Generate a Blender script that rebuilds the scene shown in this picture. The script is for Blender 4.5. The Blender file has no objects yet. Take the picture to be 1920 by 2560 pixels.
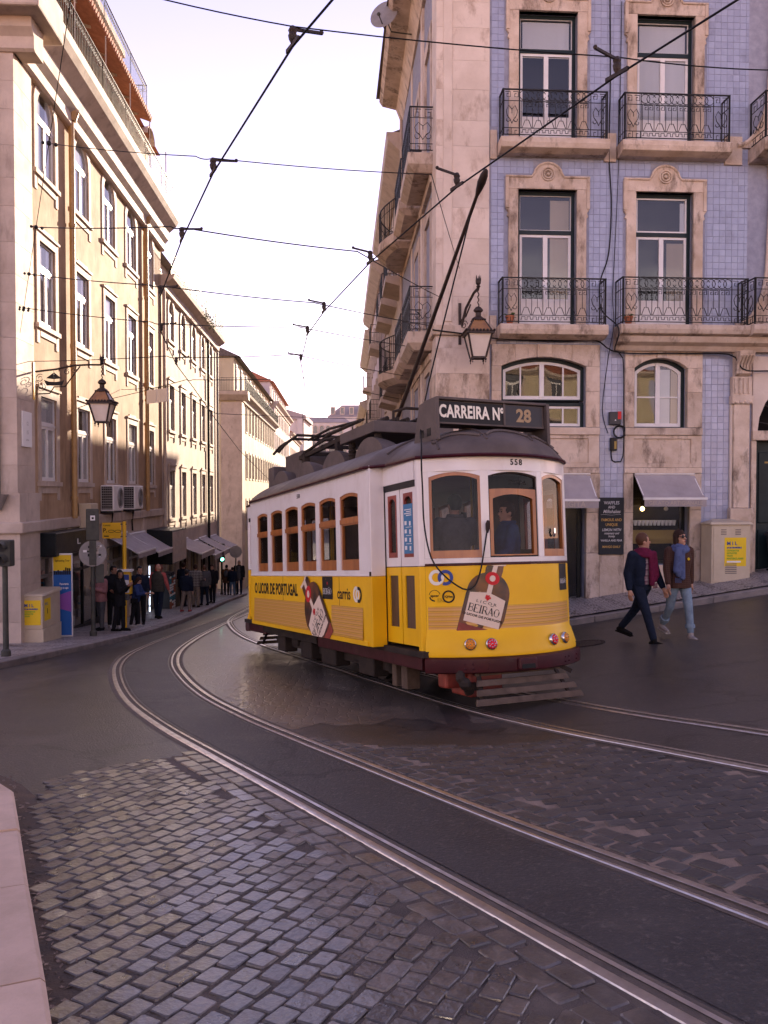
import bpy, math, random
import numpy as np
from mathutils import Vector, Matrix
random.seed(7)
R = math.radians
sc = bpy.context.scene
# ---------------------------------------------------------------- camera
cam = bpy.data.cameras.new('camera'); camo = bpy.data.objects.new('camera', cam)
sc.collection.objects.link(camo); sc.camera = camo
camo.location = (0, 0, 1.62); camo.rotation_euler = (R(90 - 1.44), 0, 0)
cam.sensor_fit = 'VERTICAL'; cam.sensor_height = 36; cam.lens = 36 * 2071 / 2560
cam.clip_start = .05; cam.clip_end = 3000
# ---------------------------------------------------------------- sky, sun, exposure
SUN_AZ, SUN_EL = 12.0, 15.0
w = bpy.data.worlds.new('World'); sc.world = w; w.use_nodes = True
nt = w.node_tree; nt.nodes.clear()
out = nt.nodes.new('ShaderNodeOutputWorld'); bg = nt.nodes.new('ShaderNodeBackground')
sky = nt.nodes.new('ShaderNodeTexSky'); sky.sky_type = 'NISHITA'; sky.sun_disc = False
sky.sun_elevation = R(SUN_EL); sky.sun_rotation = R(SUN_AZ); sky.air_density = 1.0; sky.dust_density = .0; sky.ozone_density = 2.0
tint = nt.nodes.new('ShaderNodeMix'); tint.data_type = 'RGBA'; tint.blend_type = 'MULTIPLY'; tint.inputs[0].default_value = 1
tint.inputs[7].default_value = (1.32, .70, .68, 1)
tc = nt.nodes.new('ShaderNodeTexCoord')
mp = nt.nodes.new('ShaderNodeMapping'); mp.inputs['Scale'].default_value = (1, 1, 2.6); mp.inputs['Location'].default_value = (.35, .1, .13)
nz = nt.nodes.new('ShaderNodeTexNoise'); nz.inputs['Scale'].default_value = 3.4; nz.inputs['Detail'].default_value = 9; nz.inputs['Roughness'].default_value = .6
cr = nt.nodes.new('ShaderNodeValToRGB'); cr.color_ramp.elements[0].position = .50; cr.color_ramp.elements[1].position = .62
sep = nt.nodes.new('ShaderNodeSeparateXYZ')
alt = nt.nodes.new('ShaderNodeMapRange'); alt.inputs[1].default_value = .34; alt.inputs[2].default_value = .16; alt.interpolation_type = 'SMOOTHSTEP'
mul = nt.nodes.new('ShaderNodeMath'); mul.operation = 'MULTIPLY'
cl = nt.nodes.new('ShaderNodeMix'); cl.data_type = 'RGBA'; cl.inputs[7].default_value = (6.2, 5.6, 5.9, 1)
L_ = nt.links.new
L_(tc.outputs['Generated'], mp.inputs[0]); L_(mp.outputs[0], nz.inputs['Vector']); L_(nz.outputs['Fac'], cr.inputs[0])
L_(tc.outputs['Generated'], sep.inputs[0]); L_(sep.outputs['Z'], alt.inputs[0])
L_(cr.outputs[0], mul.inputs[0]); L_(alt.outputs[0], mul.inputs[1]); L_(mul.outputs[0], cl.inputs[0])
L_(sky.outputs[0], tint.inputs[6]); L_(tint.outputs[2], cl.inputs[6]); L_(cl.outputs[2], bg.inputs[0])
bg.inputs[1].default_value = .115; L_(bg.outputs[0], out.inputs[0])
sl = bpy.data.lights.new('sun', 'SUN'); sl.energy = 3.6; sl.angle = R(.5); sl.color = (1, .78, .58)
so = bpy.data.objects.new('sun', sl); sc.collection.objects.link(so)
SV = Vector((math.sin(R(SUN_AZ)) * math.cos(R(SUN_EL)), math.cos(R(SUN_AZ)) * math.cos(R(SUN_EL)), math.sin(R(SUN_EL))))
so.rotation_euler = (-SV).to_track_quat('-Z', 'Y').to_euler(); so.location = SV * 80
vs = sc.view_settings; vs.view_transform = 'Standard'; vs.look = 'None'; vs.exposure = 2.12; vs.gamma = 1; vs.use_curve_mapping = False
sc.render.engine = 'CYCLES'; cy = sc.cycles; cy.use_denoising = True; cy.max_bounces = 6; cy.diffuse_bounces = 3
cy.glossy_bounces = 4; cy.transmission_bounces = 4; cy.transparent_max_bounces = 10; cy.caustics_reflective = False; cy.caustics_refractive = False
cy.sample_clamp_indirect = 4
# ---------------------------------------------------------------- materials
MATS = {}
def nodes(name):
    m = bpy.data.materials.new(name); m.use_nodes = True; t = m.node_tree; t.nodes.clear()
    o = t.nodes.new('ShaderNodeOutputMaterial'); MATS[name] = m
    return m, t, o
def c4(c): return (c[0], c[1], c[2], 1)
def pm(name, c1, c2=None, scale=3, rough=.6, rv=.15, bump=.15, bs=60, metal=0, spec=.5, streak=None, sc_z=1, pits=0, rnd=0, detail=6, dist=.01, coat=0, cracks=0):
    m, t, o = nodes(name); N = t.nodes.new; K = t.links.new
    b = N('ShaderNodeBsdfPrincipled'); K(b.outputs[0], o.inputs[0])
    b.inputs['Metallic'].default_value = metal; b.inputs['Specular IOR Level'].default_value = spec
    if coat: b.inputs['Coat Weight'].default_value = coat; b.inputs['Coat Roughness'].default_value = .08 if coat < .6 else .22
    tcn = N('ShaderNodeTexCoord'); mpn = N('ShaderNodeMapping'); mpn.inputs['Scale'].default_value = (1, 1, sc_z)
    oi = N('ShaderNodeObjectInfo'); mr = N('ShaderNodeMath'); mr.operation = 'MULTIPLY'; mr.inputs[1].default_value = 17.3
    K(oi.outputs['Random'], mr.inputs[0]); add = N('ShaderNodeVectorMath'); K(tcn.outputs['Object'], add.inputs[0]); K(mr.outputs[0], add.inputs[1])
    K(add.outputs[0], mpn.inputs[0])
    n1 = N('ShaderNodeTexNoise'); n1.inputs['Scale'].default_value = scale; n1.inputs['Detail'].default_value = detail; n1.inputs['Roughness'].default_value = .62
    K(mpn.outputs[0], n1.inputs['Vector'])
    mx = N('ShaderNodeMix'); mx.data_type = 'RGBA'; c2 = c2 or tuple(v * .8 for v in c1)
    mx.inputs[6].default_value = c4(c1); mx.inputs[7].default_value = c4(c2)
    rr = N('ShaderNodeMapRange'); rr.inputs[1].default_value = .36; rr.inputs[2].default_value = .66; K(n1.outputs['Fac'], rr.inputs[0]); K(rr.outputs[0], mx.inputs[0])
    col = mx.outputs[2]
    if streak:
        ms = N('ShaderNodeMapping'); ms.inputs['Scale'].default_value = streak[1]; K(add.outputs[0], ms.inputs[0])
        ns = N('ShaderNodeTexNoise'); ns.inputs['Scale'].default_value = 1; ns.inputs['Detail'].default_value = 7; ns.inputs['Roughness'].default_value = .7; K(ms.outputs[0], ns.inputs['Vector'])
        r2 = N('ShaderNodeMapRange'); r2.inputs[1].default_value = streak[2]; r2.inputs[2].default_value = streak[3]; r2.inputs[4].default_value = streak[4] if len(streak) > 4 else .8
        K(ns.outputs['Fac'], r2.inputs[0])
        m2 = N('ShaderNodeMix'); m2.data_type = 'RGBA'; K(r2.outputs[0], m2.inputs[0]); K(col, m2.inputs[6]); m2.inputs[7].default_value = c4(streak[0]); col = m2.outputs[2]
    if cracks:
        nd = N('ShaderNodeTexNoise'); nd.inputs['Scale'].default_value = 2.2; nd.inputs['Detail'].default_value = 6; K(tcn.outputs['Object'], nd.inputs['Vector']); va = N('ShaderNodeVectorMath'); va.operation = 'SCALE'; va.inputs['Scale'].default_value = .9; K(nd.outputs['Color'], va.inputs[0]); vb = N('ShaderNodeVectorMath'); K(tcn.outputs['Object'], vb.inputs[0]); K(va.outputs[0], vb.inputs[1])
        vc = N('ShaderNodeTexVoronoi'); vc.feature = 'DISTANCE_TO_EDGE'; vc.inputs['Scale'].default_value = cracks; K(vb.outputs[0], vc.inputs['Vector']); rc = N('ShaderNodeMapRange'); rc.inputs[1].default_value = .004; rc.inputs[2].default_value = .012; rc.inputs[3].default_value = .75; rc.inputs[4].default_value = 0; K(vc.outputs['Distance'], rc.inputs[0])
        n3 = N('ShaderNodeTexNoise'); n3.inputs['Scale'].default_value = 28; n3.inputs['Detail'].default_value = 5; n3.inputs['Roughness'].default_value = .8; K(tcn.outputs['Object'], n3.inputs['Vector']); r3 = N('ShaderNodeMapRange'); r3.inputs[1].default_value = .54; r3.inputs[2].default_value = .66; r3.inputs[4].default_value = .55; K(n3.outputs['Fac'], r3.inputs[0])
        ms3 = N('ShaderNodeMix'); ms3.data_type = 'RGBA'; K(r3.outputs[0], ms3.inputs[0]); K(col, ms3.inputs[6]); ms3.inputs[7].default_value = (.17, .14, .12, 1)
        mc = N('ShaderNodeMix'); mc.data_type = 'RGBA'; K(rc.outputs[0], mc.inputs[0]); K(ms3.outputs[2], mc.inputs[6]); mc.inputs[7].default_value = (.012, .010, .010, 1); col = mc.outputs[2]
    if rnd:
        hs = N('ShaderNodeHueSaturation'); ra = N('ShaderNodeMapRange'); ra.inputs[3].default_value = 1 - rnd; ra.inputs[4].default_value = 1 + rnd
        K(oi.outputs['Random'], ra.inputs[0]); K(ra.outputs[0], hs.inputs['Value']); K(col, hs.inputs['Color']); col = hs.outputs[0]
    K(col, b.inputs['Base Color'])
    rg = N('ShaderNodeMapRange'); rg.inputs[3].default_value = max(.02, rough - rv); rg.inputs[4].default_value = min(1, rough + rv); K(n1.outputs['Fac'], rg.inputs[0]); K(rg.outputs[0], b.inputs['Roughness'])
    if bump:
        n2 = N('ShaderNodeTexNoise'); n2.inputs['Scale'].default_value = bs; n2.inputs['Detail'].default_value = 4; K(add.outputs[0], n2.inputs['Vector'])
        bp = N('ShaderNodeBump'); bp.inputs['Strength'].default_value = bump; bp.inputs['Distance'].default_value = dist
        hgt = n2.outputs['Fac']
        if pits:
            v = N('ShaderNodeTexVoronoi'); v.inputs['Scale'].default_value = pits; K(add.outputs[0], v.inputs['Vector'])
            mm = N('ShaderNodeMapRange'); mm.inputs[1].default_value = 0; mm.inputs[2].default_value = .3; K(v.outputs['Distance'], mm.inputs[0])
            ma = N('ShaderNodeMath'); ma.operation = 'ADD'; K(mm.outputs[0], ma.inputs[0]); K(hgt, ma.inputs[1]); hgt = ma.outputs[0]
        K(hgt, bp.inputs['Height']); K(bp.outputs[0], b.inputs['Normal'])
    return m
def plain(name, c, rough=.5, metal=0, spec=.22, emit=0):
    m, t, o = nodes(name); b = t.nodes.new('ShaderNodeBsdfPrincipled'); t.links.new(b.outputs[0], o.inputs[0])
    b.inputs['Base Color'].default_value = c4(c); b.inputs['Roughness'].default_value = rough; b.inputs['Metallic'].default_value = metal; b.inputs['Specular IOR Level'].default_value = spec
    if emit: b.inputs['Emission Color'].default_value = c4(c); b.inputs['Emission Strength'].default_value = emit
    return m
def glass(name, ior=1.7, tr=(.8, .82, .84), rough=.0, wob=0):
    m, t, o = nodes(name); N = t.nodes.new; K = t.links.new
    fr = N('ShaderNodeFresnel'); fr.inputs[0].default_value = ior; mx = N('ShaderNodeMixShader')
    a = N('ShaderNodeBsdfTransparent'); a.inputs[0].default_value = c4(tr); g = N('ShaderNodeBsdfGlossy'); g.inputs['Roughness'].default_value = rough
    ge = N('ShaderNodeNewGeometry'); iv = N('ShaderNodeMath'); iv.operation = 'SUBTRACT'; iv.inputs[0].default_value = 1; K(ge.outputs['Backfacing'], iv.inputs[1]); mf = N('ShaderNodeMath'); mf.operation = 'MULTIPLY'; K(fr.outputs[0], mf.inputs[0]); K(iv.outputs[0], mf.inputs[1]); K(mf.outputs[0], mx.inputs[0]); K(a.outputs[0], mx.inputs[1]); K(g.outputs[0], mx.inputs[2]); K(mx.outputs[0], o.inputs[0])
    if wob:
        tcn = N('ShaderNodeTexCoord'); n = N('ShaderNodeTexNoise'); n.inputs['Scale'].default_value = 1.3; n.inputs['Detail'].default_value = 1; K(tcn.outputs['Object'], n.inputs['Vector'])
        bp = N('ShaderNodeBump'); bp.inputs['Strength'].default_value = wob; bp.inputs['Distance'].default_value = .05; K(n.outputs['Fac'], bp.inputs['Height']); K(bp.outputs[0], g.inputs['Normal'])
    return m
pm('asphalt', (.030, .026, .025), (.058, .050, .046), .55, .38, .17, .55, 55, spec=.45, streak=((.12, .095, .075), (1.1, 1.1, 1.1), .56, .70, .5), detail=12, dist=.010, cracks=.33)
pm('asphalt_strip', (.028, .024, .023), (.050, .043, .040), 1.4, .55, .14, .8, 50, spec=.4, streak=((.10, .08, .065), (1.6, 1.6, 1.6), .54, .70, .5), detail=12, dist=.010, cracks=.25)
pm('glare_toned_street', (.075, .061, .052), (.14, .115, .094), 1.6, .38, .12, .0, 60, spec=.7, coat=.25, streak=((.08, .066, .056), (1.3, 1.3, 1.3), .52, .68, .7), detail=10)  # base colour paler than the asphalt to imitate direct sun on the setts
m = MATS['glare_toned_street']; t = m.node_tree; b = [n for n in t.nodes if n.type == 'BSDF_PRINCIPLED'][0]
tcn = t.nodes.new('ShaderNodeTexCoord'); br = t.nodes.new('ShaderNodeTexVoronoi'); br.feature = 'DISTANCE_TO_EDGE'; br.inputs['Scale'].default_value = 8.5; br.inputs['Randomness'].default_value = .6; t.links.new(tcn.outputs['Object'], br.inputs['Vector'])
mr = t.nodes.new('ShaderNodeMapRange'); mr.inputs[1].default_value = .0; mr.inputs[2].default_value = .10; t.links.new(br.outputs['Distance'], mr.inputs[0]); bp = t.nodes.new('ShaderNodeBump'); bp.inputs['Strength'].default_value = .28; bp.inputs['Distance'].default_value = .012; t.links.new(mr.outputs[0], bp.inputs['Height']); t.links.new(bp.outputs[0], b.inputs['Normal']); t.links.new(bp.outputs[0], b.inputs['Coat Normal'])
pm('asphalt_patch', (.040, .034, .032), (.06, .052, .048), 1.6, .6, .12, .9, 140, spec=.4, detail=10, dist=.012)
pm('joint_dirt', (.085, .066, .052), (.15, .112, .082), 7, .8, .1, .6, 90)
pm('bedding', (.30, .22, .165), (.17, .125, .095), 5, .85, .08, .8, 120, detail=8, dist=.012)
pm('bedding_dark', (.075, .058, .048), (.13, .10, .08), 5, .85, .08, .8, 120, detail=8, dist=.012)
pm('sett', (.050, .041, .035), (.085, .069, .057), 6, .32, .16, .55, 30, spec=.7, coat=.25, streak=((.22, .175, .14), (3.0, 3.0, 3.0), .50, .66, .55), rnd=.16, dist=.01)
pm('sett_dull', (.044, .039, .038), (.076, .067, .062), 6, .46, .12, .5, 36, streak=((.22, .18, .15), (2.6, 2.6, 2.6), .60, .74, .4), rnd=.25, dist=.01)
pm('rail_steel', (.60, .57, .56), (.42, .38, .36), 9, .33, .08, .12, 60, metal=1)
pm('rail_groove', (.06, .05, .045), (.035, .03, .028), 9, .6, .1, .2, 90)
pm('kerb', (.66, .47, .35), (.55, .39, .28), 5, .7, .1, .35, 70, streak=((.26, .20, .16), (1.1, 1.1, 1.1), .56, .75, .5), rnd=.1)
pm('kerb_dark', (.26, .22, .20), (.16, .14, .13), 4, .7, .1, .35, 70, rnd=.15)
pm('stone', (.66, .535, .43), (.49, .37, .27), 2.6, .75, .1, .45, 40, streak=((.13, .085, .055), (2.6, 2.6, 1.0), .52, .67, .9), pits=16, rnd=.10)
pm('stone_clean', (.72, .605, .51), (.61, .50, .41), 1.6, .75, .1, .25, 45, streak=((.30, .19, .12), (2.0, 2.0, .9), .54, .70, .75), pits=9, rnd=.06)
pm('stone_pale', (.58, .47, .385), (.45, .355, .285), 1.8, .75, .1, .25, 45, streak=((.22, .165, .13), (2.0, 2.0, .6), .55, .72, .65), rnd=.05)
pm('ochre', (.47, .315, .19), (.36, .23, .13), 1.2, .85, .08, .3, 30, streak=((.20, .125, .07), (1.5, 1.5, .45), .49, .66, .7), detail=11)
pm('cream', (.58, .48, .39), (.46, .375, .30), 1.0, .85, .08, .3, 30, streak=((.34, .29, .25), (1.0, 1.0, .16), .58, .76, .6), detail=9)
pm('yellowish', (.64, .54, .36), (.56, .46, .30), .8, .85, .08, .2, 20, streak=((.36, .30, .22), (.9, .9, .15), .58, .76, .6), detail=9)
pm('pinkish', (.60, .50, .48), (.52, .43, .42), .6, .85, .08, .2, 20, detail=8)
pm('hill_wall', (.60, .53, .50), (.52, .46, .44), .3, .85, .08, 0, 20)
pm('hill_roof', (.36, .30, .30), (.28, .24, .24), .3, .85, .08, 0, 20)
pm('grout', (.33, .34, .42), (.25, .26, .33), 6, .9, .05, .3, 80)
pm('tile', (.37, .405, .535), (.32, .35, .48), 3, .22, .08, .08, 14, rnd=.11, streak=((.15, .15, .20), (1.1, 1.1, .7), .54, .74, .6), dist=.02)
pm('rooftile', (.46, .17, .09), (.32, .11, .06), 6, .8, .1, .5, 30)
pm('roof_dark', (.16, .12, .10), (.09, .075, .065), 6, .85, .1, .5, 30)
pm('white_paint', (.78, .75, .73), (.70, .67, .65), 4, .45, .1, .08, 30)
pm('green_paint', (.010, .022, .025), (.007, .015, .017), 6, .45, .1, .1, 40, spec=.25)
pm('grey_paint', (.30, .28, .27), (.24, .22, .21), 5, .5, .1, .1, 40)
pm('wood_dark', (.10, .055, .03), (.06, .034, .02), 9, .5, .1, .2, 40, sc_z=.2)
pm('iron', (.012, .012, .014), (.024, .02, .018), 14, .5, .12, .2, 90, spec=.25)
pm('iron_brown', (.05, .032, .025), (.026, .018, .016), 14, .5, .12, .2, 90, spec=.3)
pm('cable', (.012, .012, .014), (.02, .02, .02), 9, .6, .1, 0, spec=.2)
pm('pipe_ochre', (.45, .27, .10), (.36, .21, .08), 4, .45, .1, .1, 40)
pm('awning', (.40, .35, .35), (.33, .29, .29), 3, .8, .05, .25, 200, streak=((.26, .22, .21), (3, 3, 3), .6, .8, .5))
pm('shop_dark', (.014, .018, .021), (.009, .012, .014), 4, .4, .1, .05, 40, spec=.25)
pm('gutter', (.045, .034, .027), (.10, .066, .042), 5, .8, .1, .6, 60, streak=((.20, .115, .06), (1.2, 1.2, 1.2), .54, .7, .6))
pm('interior', (.018, .015, .014), (.009, .008, .008), 1.4, .9, .05, 0, spec=.1)
pm('interior_warm', (.20, .15, .10), (.10, .075, .05), 1.3, .9, .05, 0)
pm('curtain', (.74, .70, .66), (.64, .60, .56), 1.5, .9, .05, .4, 9, sc_z=.05)
pm('curtain_tan', (.50, .38, .24), (.36, .27, .17), 1.2, .9, .05, .3, 9, sc_z=.1)
glass('pane', 1.75, (.88, .90, .92), 0, .12); glass('pane_shop', 1.6, (.9, .91, .92), 0, .06); glass('tram_glass', 1.27, (.78, .78, .78), 0, .03)
pm('pane_far', (.05, .05, .055), (.03, .03, .035), .6, .12, .05, 0, spec=.8)
pm('tram_yellow', (.93, .54, .010), (.87, .48, .010), 2, .34, .08, .03, 8, spec=.25, coat=.06, streak=((.66, .36, .02), (1.6, 1.6, 1.0), .60, .78, .35))
pm('tram_white', (.86, .82, .79), (.80, .75, .71), 2.5, .30, .06, .03, 10, coat=.2, streak=((.50, .41, .33), (2.2, 2.2, .8), .55, .78, .5))
pm('tram_maroon', (.060, .008, .012), (.04, .006, .009), 5, .4, .1, .08, 30, spec=.3, streak=((.11, .07, .05), (4, 4, 4), .58, .75, .4))
pm('tram_roof', (.135, .108, .098), (.09, .072, .066), 2.2, .6, .1, .2, 40, spec=.3, streak=((.24, .20, .18), (.8, .8, .8), .6, .75, .4))
pm('tram_wood', (.44, .15, .026), (.29, .09, .016), 7, .30, .08, .08, 40, sc_z=.15, coat=.3)
pm('under_dark', (.022, .017, .015), (.045, .033, .026), 6, .7, .1, .3, 60, spec=.2)
pm('fender_wood', (.14, .10, .074), (.085, .06, .045), 7, .8, .1, .3, 50, spec=.2)
pm('gear_red', (.32, .05, .03), (.20, .035, .022), 7, .5, .1, .2, 50)
pm('cab_beige', (.60, .50, .36), (.53, .43, .30), 3, .5, .1, .08, 50, streak=((.32, .25, .17), (2, 2, .5), .62, .78, .5))
pm('sign_yellow', (.82, .48, .02), (.78, .44, .02), 3, .4, .08, 0)
pm('pole_grey', (.085, .085, .07), (.055, .055, .048), 6, .55, .1, .15, 60, spec=.3)
pm('lamp_glass', (.78, .68, .58), (.68, .58, .48), 3, .35, .1, .0)
pm('chrome', (.7, .68, .66), (.6, .58, .56), 6, .15, .05, 0, metal=1)
for nm, c, r_ in [('black', (.012, .012, .013), .4), ('white', (.82, .80, .78), .5), ('ink', (.015, .013, .012), .5), ('red', (.55, .02, .025), .35), ('amber', (.75, .28, .02), .3), ('blue_ink', (.05, .085, .30), .4),
                  ('logo_white', (.88, .84, .72), .4), ('cream_label', (.82, .66, .52), .5), ('seal_red', (.62, .02, .03), .4), ('poster_yellow', (.85, .58, .03), .6), ('poster_green', (.30, .42, .04), .6), ('poster_teal', (.04, .20, .26), .5),
                  ('poster_blue', (.03, .13, .42), .5), ('poster_purple', (.30, .10, .40), .5), ('info_blue', (.05, .20, .38), .35), ('chalkboard', (.03, .033, .036), .7), ('chalk', (.55, .53, .52), .9), ('chalk_amber', (.55, .33, .10), .9), ('leaf', (.06, .10, .03), .6),
                  ('tan_text', (.50, .42, .36), .8), ('gold', (.35, .24, .07), .4), ('terracotta', (.40, .14, .07), .8), ('plastic_dark', (.05, .05, .055), .4)]:
    plain(nm, c, r_)
plain('red_lens', (.80, .015, .03), .15); plain('amber_lens', (.80, .26, .02), .15)
plain('neon', (.72, .80, 1.0), .4, emit=.7); plain('bulb', (1, .62, .2), .4, emit=6); plain('green_light', (.2, 1, .7), .4, emit=1.6); plain('digits', (.42, .30, .17), .5)
# ---------------------------------------------------------------- mesh helpers
COL = sc.collection
class MB:
    def __init__(s): s.v = []; s.f = []; s.m = []
    def add(s, vs, fs, mi=0):
        n = len(s.v); s.v += [tuple(p) for p in vs]; s.f += [tuple(i + n for i in f) for f in fs]; s.m += [mi] * len(fs); return s
    def poly(s, pts, mi=0): return s.add(pts, [tuple(range(len(pts)))], mi)
    def box(s, x0, x1, y0, y1, z0, z1, mi=0):
        return s.add([(x, y, z) for z in (z0, z1) for y in (y0, y1) for x in (x0, x1)], [(0, 2, 3, 1), (4, 5, 7, 6), (0, 1, 5, 4), (2, 6, 7, 3), (0, 4, 6, 2), (1, 3, 7, 5)], mi)
    def hull8(s, b, t, mi=0):  # bottom 4 pts, top 4 pts
        return s.add(list(b) + list(t), [(3, 2, 1, 0), (4, 5, 6, 7), (0, 1, 5, 4), (1, 2, 6, 5), (2, 3, 7, 6), (3, 0, 4, 7)], mi)
    def bar(s, a, b, wd, hg, mi=0, up=(0, 0, 1)):
        a = Vector(a); b = Vector(b); d = (b - a).normalized(); u = Vector(up)
        if abs(d.dot(u)) > .98: u = Vector((0, 1, 0))
        x = d.cross(u).normalized(); y = x.cross(d)
        q = [x * (i * wd / 2) + y * (j * hg / 2) for i, j in ((-1, -1), (1, -1), (1, 1), (-1, 1))]
        return s.hull8([a + k for k in q], [b + k for k in q], mi)
    def tube(s, pts, r, n=6, mi=0, closed=False, cap=True):
        P = [Vector(p) for p in pts]; k = len(P); rr = r if isinstance(r, (list, tuple)) else [r] * k
        vs = []; ref = None
        for i, p in enumerate(P):
            a = P[(i - 1) % k] if (closed or i > 0) else p; b = P[(i + 1) % k] if (closed or i < k - 1) else p
            d = (b - a)
            if d.length < 1e-9: d = Vector((0, 0, 1))
            d.normalize()
            if ref is None:
                ref = Vector((0, 0, 1)) if abs(d.z) < .9 else Vector((1, 0, 0))
            x = ref - d * ref.dot(d)
            if x.length < 1e-6: x = d.orthogonal()
            x.normalize(); ref = x; y = d.cross(x)
            for j in range(n):
                t = 2 * math.pi * (j + .5) / n; vs.append(p + (x * math.cos(t) + y * math.sin(t)) * rr[i])
        fs = []
        for i in range(k if closed else k - 1):
            for j in range(n): fs.append((i * n + j, i * n + (j + 1) % n, ((i + 1) % k) * n + (j + 1) % n, ((i + 1) % k) * n + j))
        if cap and not closed: fs += [tuple(range(n - 1, -1, -1)), tuple(range((k - 1) * n, k * n))]
        return s.add(vs, fs, mi)
    def lathe(s, prof, n=16, c=(0, 0, 0), mi=0, ax=None, sx=1, sy=1):
        vs = []; c = Vector(c)
        M = Matrix.Identity(3) if ax is None else Vector(ax).to_track_quat('Z', 'Y').to_matrix()
        for r, z in prof:
            for j in range(n):
                t = 2 * math.pi * (j + .5) / n; vs.append(c + M @ Vector((r * math.cos(t) * sx, r * math.sin(t) * sy, z)))
        fs = [(i * n + j, i * n + (j + 1) % n, (i + 1) * n + (j + 1) % n, (i + 1) * n + j) for i in range(len(prof) - 1) for j in range(n)]
        if prof[0][0] > 1e-5: fs.append(tuple(range(n - 1, -1, -1)))
        if prof[-1][0] > 1e-5: fs.append(tuple(range((len(prof) - 1) * n, len(prof) * n)))
        return s.add(vs, fs, mi)
    def ext(s, pts, y0, y1, mi=0, fn=None):  # polygon in (x,z), extruded along y
        k = len(pts); f = fn or (lambda x, y, z: (x, y, z))
        vs = [f(x, y0, z) for x, z in pts] + [f(x, y1, z) for x, z in pts]
        fs = [tuple(range(k)), tuple(range(2 * k - 1, k - 1, -1))] + [(i, i + k, (i + 1) % k + k, (i + 1) % k) for i in range(k)]
        return s.add(vs, fs, mi)
    def ring(s, o, i, y0, y1, mi=0, fn=None):  # ring between two outlines (x,z), extruded y0..y1
        k = len(o); f = fn or (lambda x, y, z: (x, y, z))
        vs = [f(x, y0, z) for x, z in o] + [f(x, y0, z) for x, z in i] + [f(x, y1, z) for x, z in o] + [f(x, y1, z) for x, z in i]
        fs = []
        for a in range(k):
            b = (a + 1) % k
            fs += [(a, b, k + b, k + a), (2 * k + b, 2 * k + a, 3 * k + a, 3 * k + b), (a, 2 * k + a, 2 * k + b, b), (k + b, 3 * k + b, 3 * k + a, k + a)]
        return s.add(vs, fs, mi)
    def profile(s, prof, x0, x1, mi=0):  # (y,z) profile swept along x
        k = len(prof); vs = [(x0, y, z) for y, z in prof] + [(x1, y, z) for y, z in prof]
        fs = [(i, (i + 1) % k, (i + 1) % k + k, i + k) for i in range(k)] + [tuple(range(k - 1, -1, -1)), tuple(range(k, 2 * k))]
        return s.add(vs, fs, mi)
    def ball(s, c, r, n=10, mi=0, sc_=(1, 1, 1)):
        m = max(4, n // 2 + 1); vs = []; c = Vector(c)
        for i in range(m + 1):
            a = math.pi * i / m
            for j in range(n):
                t = 2 * math.pi * j / n; vs.append((c.x + r * sc_[0] * math.sin(a) * math.cos(t), c.y + r * sc_[1] * math.sin(a) * math.sin(t), c.z - r * sc_[2] * math.cos(a)))
        return s.add(vs, [(i * n + j, i * n + (j + 1) % n, (i + 1) * n + (j + 1) % n, (i + 1) * n + j) for i in range(m) for j in range(n)], mi)
    def map(s, fn): s.v = [tuple(fn(*p)) for p in s.v]; return s
    def join(s, o, mi=0): return s.add(o.v, o.f, mi)
    def mesh(s, name, mats):
        me = bpy.data.meshes.new(name); me.from_pydata(s.v, [], s.f)
        for m in (mats if isinstance(mats, (list, tuple)) else [mats]): me.materials.append(MATS[m] if isinstance(m, str) else m)
        if len(me.materials) > 1: me.polygons.foreach_set('material_index', s.m)
        me.update(); return me
    def build(s, name, mats, parent=None, smooth=0, bevel=0, seg=2):
        me = s.mesh(name, mats); o = bpy.data.objects.new(name, me); COL.objects.link(o)
        if parent is not None: o.parent = parent
        if smooth: sm(me, smooth)
        if bevel:
            b = o.modifiers.new('b', 'BEVEL'); b.width = bevel; b.segments = seg; b.limit_method = 'ANGLE'; b.angle_limit = R(40); b.harden_normals = False
        return o
def sm(me, ang=40):
    me.polygons.foreach_set('use_smooth', [True] * len(me.polygons))
    try: me.set_sharp_from_angle(angle=R(ang))
    except Exception: pass
def empty(name, loc=(0, 0, 0), rz=0, label=None, cat=None, group=None, kind=None):
    o = bpy.data.objects.new(name, None); COL.objects.link(o); o.location = loc; o.rotation_euler = (0, 0, rz); o.empty_display_size = .1
    return tag(o, label, cat, group, kind)
def tag(o, label=None, cat=None, group=None, kind=None):
    if label: o['label'] = label
    if cat: o['category'] = cat
    if group: o['group'] = group
    if kind: o['kind'] = kind
    return o
def inst(me, name, parent, loc=(0, 0, 0), rot=(0, 0, 0), scale=(1, 1, 1)):
    o = bpy.data.objects.new(name, me); COL.objects.link(o); o.parent = parent; o.location = loc; o.rotation_euler = rot; o.scale = scale; return o
_tc = {}
def text(s, size=1, bold=0, align='CENTER', shear=0, sp=1):
    key = (s, size, bold, align, shear, sp)
    if key not in _tc:
        c = bpy.data.curves.new('t', 'FONT'); c.body = s; c.size = size; c.offset = bold; c.align_x = align; c.align_y = 'CENTER'; c.shear = shear; c.space_character = sp; c.resolution_u = 3
        o = bpy.data.objects.new('t', c); COL.objects.link(o); dg = bpy.context.evaluated_depsgraph_get(); e = o.evaluated_get(dg); me = e.to_mesh()
        _tc[key] = ([(v.co.x, v.co.y) for v in me.vertices], [tuple(p.vertices) for p in me.polygons]); e.to_mesh_clear(); bpy.data.objects.remove(o); bpy.data.curves.remove(c)
    return _tc[key]
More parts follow.
